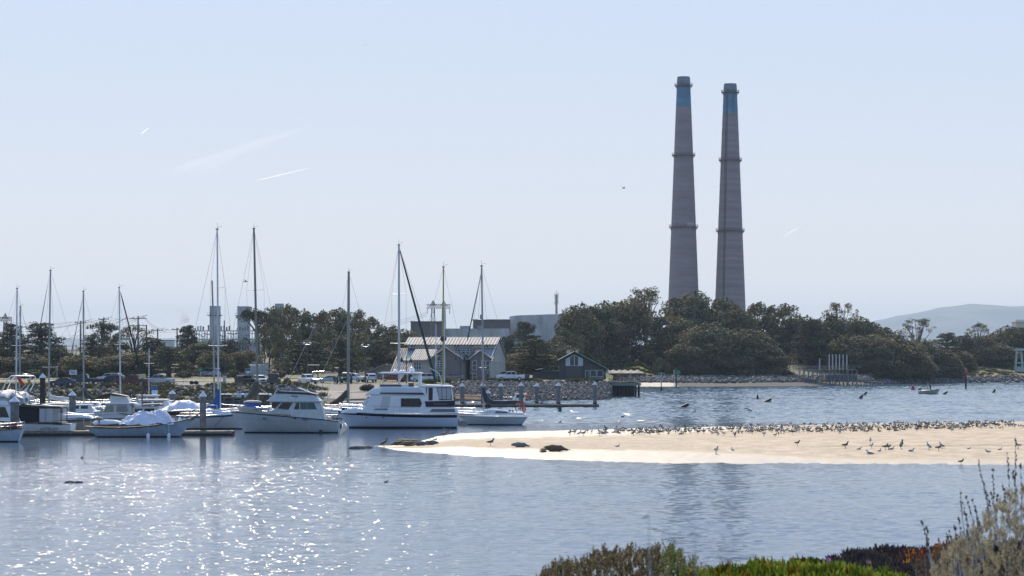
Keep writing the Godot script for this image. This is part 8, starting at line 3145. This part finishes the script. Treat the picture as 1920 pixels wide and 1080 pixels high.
func bank_y(x: float, d: float) -> float:
	var y := 6.55 - maxf(0.0, d - 9.0) * 0.105
	if d > 30:
		y -= (d - 30) * 0.13
	var g := EYE - (lin(GREEN_TOP, 960 + x / 19.5 * F) - 668.0) / F * 19.5 - 0.15 - pow((d - 19.5) / 5.0, 2) * 0.5
	var k := EYE - (lin(DARK_TOP, 960 + x / 23.0 * F) - 668.0) / F * 23.0 - 0.14 - pow((d - 23.0) / 4.0, 2) * 0.5
	return maxf(maxf(y, g), k) + 0.03 * N2.get_noise_2d(x * 2.0, d * 2.0)

func fingers(k: int, n: int, high: float, thick: float, spread: float) -> ArrayMesh:
	R.seed = 70 + k
	var b := MB.new()
	for i in n:
		var a := TAU * i / n + R.randf()
		var out := Vector3(cos(a), 0, sin(a))
		var h := high * R.randf_range(0.6, 1.15)
		var p := out * thick * 1.5
		b.col = Color.WHITE * R.randf_range(0.7, 1.15)
		b.tube([p, p + Vector3(0, h * 0.45, 0) + out * spread * 0.6, p + Vector3(0, h * 0.85, 0) + out * spread, p + Vector3(0, h, 0) + out * spread * 1.02], [thick, thick * 1.1, thick * 0.6, 0.001], 4, false)
	return b.mesh()

func carpet(called: String, mesh: Mesh, m: Material, count: int, px0: float, px1: float, d0: float, d1: float, tints: Array, s0: float, s1: float, sd: int) -> void:
	R.seed = sd
	var places := []
	var cols := []
	for i in count:
		var d := R.randf_range(d0, d1)
		var px := R.randf_range(px0, px1)
		var x := (px - 960) / F * d
		var wob := N2.get_noise_2d(x * 1.5, d * 1.5)
		var y := bank_y(x, d) - 0.02 + 0.05 * N1.get_noise_2d(x * 4.0, d * 4.0)
		places.append(Transform3D(Basis.from_euler(Vector3(R.randf_range(-0.35, 0.35), R.randf() * TAU, R.randf_range(-0.35, 0.35))).scaled(Vector3.ONE * R.randf_range(s0, s1)), Vector3(x, y, -d)))
		var t: Color = tints[R.randi() % tints.size()]
		cols.append(t * (1.0 + 0.5 * wob) * R.randf_range(0.8, 1.2))
	many(called, mesh, m, places, self, cols)

func sprig(b: MB, at: Vector3, dir: Vector3, length: float, leaf: float, tint: Color, n: int) -> void:
	var side := dir.cross(Vector3(0.3, 0.2, 1)).normalized()
	for i in n:
		var t := (i + 0.5) / n
		var a := i * 2.4
		var out := (side * cos(a) + dir.cross(side) * sin(a)).normalized()
		var p := at + dir * length * t
		var tip := p + (out * 0.75 + dir * 0.65).normalized() * leaf * R.randf_range(0.7, 1.2)
		var w := out.cross(dir).normalized() * leaf * 0.2
		b.col = tint * R.randf_range(0.65, 1.3)
		b.tri(p - w, p + w, tip)
		b.tri(p - out.cross(w).normalized() * leaf * 0.12, p + dir * leaf * 0.2, tip)

func near_bank() -> void:
	var b := MB.new()
	var rows := []
	for j in 60:
		var d := -6.0 + 76.0 * pow(j / 59.0, 1.3)
		var row := PackedVector3Array()
		for i in 61:
			var x := lerpf(-40, 40, i / 60.0)
			x = signf(x) * pow(absf(x) / 40.0, 2.0) * 40.0
			row.append(Vector3(x, bank_y(x, maxf(d, 1.0)), -d))
		rows.append(row)
	b.grid(rows)
	for i in b.v.size():
		b.c[i] = Color(0.10, 0.085, 0.055).lerp(Color(0.06, 0.055, 0.03), clampf(0.5 + N2.get_noise_2d(b.v[i].x, b.v[i].z), 0, 1))
	ground_piece(b, "near_bank_ground", tinted("soil"))
	var leafy := tinted("succulent", 0.5, 1.5)
	var f1 := fingers(1, 6, 0.085, 0.0085, 0.022)
	var f2 := fingers(2, 5, 0.105, 0.008, 0.018)
	var greens := [Color(0.27, 0.34, 0.13), Color(0.34, 0.41, 0.15), Color(0.2, 0.27, 0.10), Color(0.42, 0.40, 0.17)]
	carpet("ice_plant_carpet", f1, leafy, 1150, 1262, 1790, 17.0, 20.6, greens, 0.7, 1.25, 1)
	carpet("ice_plant_carpet", f2, leafy, 1150, 1275, 1770, 17.6, 20.4, greens, 0.7, 1.2, 2)
	carpet("ice_plant_carpet", f2, leafy, 220, 1280, 1700, 19.0, 20.2, [Color(0.22, 0.2, 0.03), Color(0.25, 0.12, 0.02)], 0.7, 1.0, 3)
	var plum := [Color(0.05, 0.028, 0.03), Color(0.085, 0.042, 0.038), Color(0.04, 0.026, 0.03), Color(0.12, 0.08, 0.045)]
	carpet("dry_ice_plant", f1, tinted("succulent_dry", 0.6, 0.5), 2200, 1490, 1800, 20.6, 23.6, plum, 0.6, 1.1, 4)
	carpet("dry_ice_plant", f2, tinted("succulent_dry", 0.6, 0.5), 900, 1500, 1920, 21.5, 23.4, [Color(0.09, 0.05, 0.03), Color(0.05, 0.03, 0.03), Color(0.13, 0.085, 0.035)], 0.5, 1.0, 5)
	carpet("orange_ice_plant", f2, leafy, 75, 1692, 1738, 22.4, 23.3, [Color(0.6, 0.34, 0.09), Color(0.6, 0.43, 0.10), Color(0.5, 0.22, 0.09)], 0.5, 0.9, 6)
	carpet("orange_ice_plant", f2, leafy, 130, 1752, 1800, 22.3, 23.3, [Color(0.6, 0.42, 0.03), Color(0.45, 0.3, 0.03), Color(0.5, 0.2, 0.03)], 0.6, 1.0, 7)
	carpet("orange_ice_plant", f2, leafy, 40, 1655, 1672, 22.6, 23.2, [Color(0.3, 0.2, 0.03), Color(0.35, 0.13, 0.02)], 0.6, 0.9, 8)
	# flowers
	for q in [[1553, 1050, 19.2, Color(0.55, 0.2, 0.42), "pink ice plant flower at the top of the green carpet"], [1628, 1055, 19.4, Color(0.5, 0.22, 0.16), "salmon ice plant flower near the dark patch"], [1368, 1056, 19.6, Color(0.5, 0.2, 0.18), "salmon ice plant flower near the green carpet's left end"]]:
		b = MB.new()
		for k in 18:
			var a := TAU * k / 18
			b.tri(Vector3.ZERO, Vector3(cos(a - 0.12) * 0.018, 0.010, sin(a - 0.12) * 0.018), Vector3(cos(a + 0.12) * 0.018, 0.011, sin(a + 0.12) * 0.018))
		b.ball(Vector3(0, 0.004, 0), Vector3(0.008, 0.006, 0.008), 7, 4)
		b.rod(Vector3(0, -0.06, 0), Vector3(0, 0, 0), 0.004, 4)
		moved(b, Transform3D(Basis(Vector3.RIGHT, 0.9), Vector3.ZERO))
		var fm := mat("petal_%s" % q[3].to_html(), q[3], 0.7)
		lone(b, "flower", fm, q[4], "flower", P(q[0], q[1], q[2]), 0, "ice plant flowers")
	heath(1150, 21.0)
	sage()
	# blurred dry stalks close to the lens
	for q in [[1217, 1045, 968, 7.5, "faint blurred dry stalk above the heath bush"], [1304, 1075, 1000, 8.0, "faint blurred dry stalk with bent head left of the green carpet"]]:
		var d: float = q[3]
		b = MB.new()
		var foot := Vector3((q[0] + 6 - 960) / F * d, bank_y((q[0] - 960) / F * d, d), -d)
		var top := P(q[0], q[2], d)
		b.tube([foot, foot.lerp(top, 0.6), top], [0.0022, 0.0016, 0.001], 4)
		b.tube([top, top + Vector3(-0.01, 0.0, 0.0), top + Vector3(-0.022, -0.008, 0)], [0.002, 0.005, 0.001], 5)
		for i in b.v.size():
			b.v[i] -= foot
		lone(b, "dry_stalk", mat("stalk_brown", Color(0.07, 0.05, 0.035), 0.9), q[4], "dry stalk", foot)

func heath(px: float, d: float) -> void:
	var root := Vector3((px - 960) / F * d, 0, -d)
	root.y = bank_y(root.x, d) - 0.1
	var o := thing("heath_bush", "low brown-green heath bush with upright tips left of the green ice plant", "bush", root)
	R.seed = 808
	var b := MB.new()
	var w := MB.new()
	var top := [[1005, 1090], [1020, 1074], [1070, 1064], [1105, 1050], [1130, 1040], [1165, 1044], [1200, 1042], [1235, 1034], [1255, 1036], [1285, 1054], [1310, 1074], [1345, 1090]]
	for i in 1500:
		var x := R.randf_range(1008, 1335)
		var dd := R.randf_range(d - 1.5, d + 0.7)
		var yt := lin(top, x + R.randf_range(-5, 5)) + 16.0 * N2.get_noise_2d(x * 0.05, 2.0) + 8.0 * N1.get_noise_2d(x * 0.11, 7.0)
		var y := yt + 60.0 * pow(R.randf(), 1.3) * (1.0 if dd > d - 0.8 else 1.4) + (6.0 if dd < d - 0.5 else 0.0)
		var p := P(x, y, dd) - root
		var dir := Vector3(R.randf_range(-0.5, 0.5), 1, R.randf_range(-0.5, 0.5)).normalized()
		var tone := Color(0.10, 0.10, 0.035).lerp(Color(0.12, 0.07, 0.045), R.randf())
		if R.randf() < 0.12:
			tone = Color(0.28, 0.23, 0.11)
		if x > 1240:
			tone = tone.lerp(Color(0.15, 0.19, 0.045), 0.6)
		var l := R.randf_range(0.035, 0.075) if y > yt + 6 else R.randf_range(0.045, 0.09)
		sprig(b, p, dir, l, 0.03, tone, 12)
		if i % 40 == 0:
			w.tube([Vector3(p.x * 0.6, -0.1, p.z * 0.6), p + dir * l], [0.006, 0.002], 4)
	part(b, "foliage", tinted("heath_leaf", 0.8, 0.8), o)
	part(w, "branches", mat("stalk_brown"), o)

func sage() -> void:
	var d := 16.5
	var root := P(1880, 668, d)
	root.y = bank_y(root.x, d) - 0.1
	var o := thing("sagebrush", "tall pale grey-green sagebrush with dry brown flower stalks at the lower right corner", "bush", root)
	R.seed = 909
	var b := MB.new()
	var w := MB.new()
	var top := [[1730, 1080], [1760, 1046], [1790, 1020], [1830, 985], [1870, 945], [1900, 925], [1930, 915], [2050, 930], [2150, 1000]]
	for i in 2600:
		var x := R.randf_range(1745, 2120)
		var dd := R.randf_range(d - 1.0, d + 0.8)
		var y := lin(top, x) + 190.0 * pow(R.randf(), 1.15) + R.randf_range(0, 12)
		if N1.get_noise_2d(x * 0.03, y * 0.03) < -0.28:
			continue
		var p := P(x, y, dd) - root
		var dir := Vector3(R.randf_range(-0.6, 0.6), 1, R.randf_range(-0.6, 0.6)).normalized()
		var tone := Color(0.42, 0.39, 0.25).lerp(Color(0.2, 0.155, 0.11), R.randf())
		sprig(b, p, dir, R.randf_range(0.03, 0.06), 0.024, tone, 10)
		if i % 45 == 0:
			w.tube([Vector3(p.x * 0.45, -0.1, p.z * 0.45), p * 0.7, p + dir * 0.05], [0.005, 0.003, 0.0012], 4)
	part(b, "foliage", tinted("sage_leaf", 0.85, 0.8), o)
	part(w, "branches", mat("stalk_brown"), o)
	# the dry flower stalks, each with its seed clusters
	for q in [[1728, 975, 1748, 1020], [1737, 985, 1752, 1030], [1738, 1012, 1748, 1025], [1800, 915, 1815, 1000], [1805, 940, 1822, 1010], [1811, 930, 1840, 1010], [1834, 862, 1872, 985], [1862, 880, 1870, 960], [1888, 848, 1893, 960], [1904, 818, 1903, 940], [1899, 880, 1906, 950], [1913, 870, 1916, 950], [1845, 905, 1862, 990], [1858, 920, 1876, 985], [1822, 935, 1850, 1010], [1790, 985, 1800, 1040], [1797, 968, 1806, 1035], [1775, 1000, 1786, 1046], [1842, 900, 1880, 970], [1880, 905, 1890, 960], [1886, 915, 1872, 985], [1918, 905, 1912, 975], [1760, 1010, 1768, 1050], [1812, 965, 1826, 1030], [1830, 950, 1845, 1030], [1870, 925, 1860, 1000], [1925, 860, 1922, 960], [1780, 995, 1792, 1042]]:
		var dd := d + R.randf_range(-0.5, 0.6)
		var t := P(q[0], q[1], dd) - root
		var f := P(q[2], q[3] + 40, dd) - root
		var mid := f.lerp(t, 0.55) + Vector3(R.randf_range(-0.012, 0.012), 0, 0)
		var s := MB.new()
		s.tube([f, mid, t], [0.0035, 0.0026, 0.0014], 5)
		var st := part(s, "flower_stalk", mat("stalk_brown"), o)
		s = MB.new()
		for k in 16:
			var u := R.randf()
			var p := mid.lerp(t, u) + Vector3(R.randf_range(-0.006, 0.006), 0, R.randf_range(-0.006, 0.006))
			s.ball(p, Vector3(0.0045, 0.009, 0.0045) * R.randf_range(0.6, 1.25), 5, 4)
		part(s, "seed_cluster", mat("seed_brown", Color(0.10, 0.075, 0.055), 0.9), st)
	# a second, smaller brown scrub between the carpets
	root = P(1760, 668, 19.0)
	root.y = bank_y(root.x, 19.0) - 0.1
	o = thing("dry_scrub", "small dry brown scrub between the dark ice plant and the sagebrush", "bush", root)
	b = MB.new()
	w = MB.new()
	for i in 420:
		var x := R.randf_range(1715, 1830)
		var dd := R.randf_range(18.3, 19.6)
		var y := lin([[1700, 1075], [1740, 1045], [1780, 1018], [1830, 1000]], x) + 70.0 * R.randf()
		var p := P(x, y, dd) - root
		sprig(b, p, Vector3(R.randf_range(-0.6, 0.6), 1, R.randf_range(-0.6, 0.6)).normalized(), 0.05, 0.02, Color(0.13, 0.085, 0.05).lerp(Color(0.08, 0.06, 0.05), R.randf()), 8)
		if i % 14 == 0:
			w.tube([Vector3(p.x * 0.5, -0.1, p.z * 0.5), p], [0.004, 0.0015], 4)
	part(b, "foliage", tinted("sage_leaf"), o)
	part(w, "branches", mat("stalk_brown"), o)
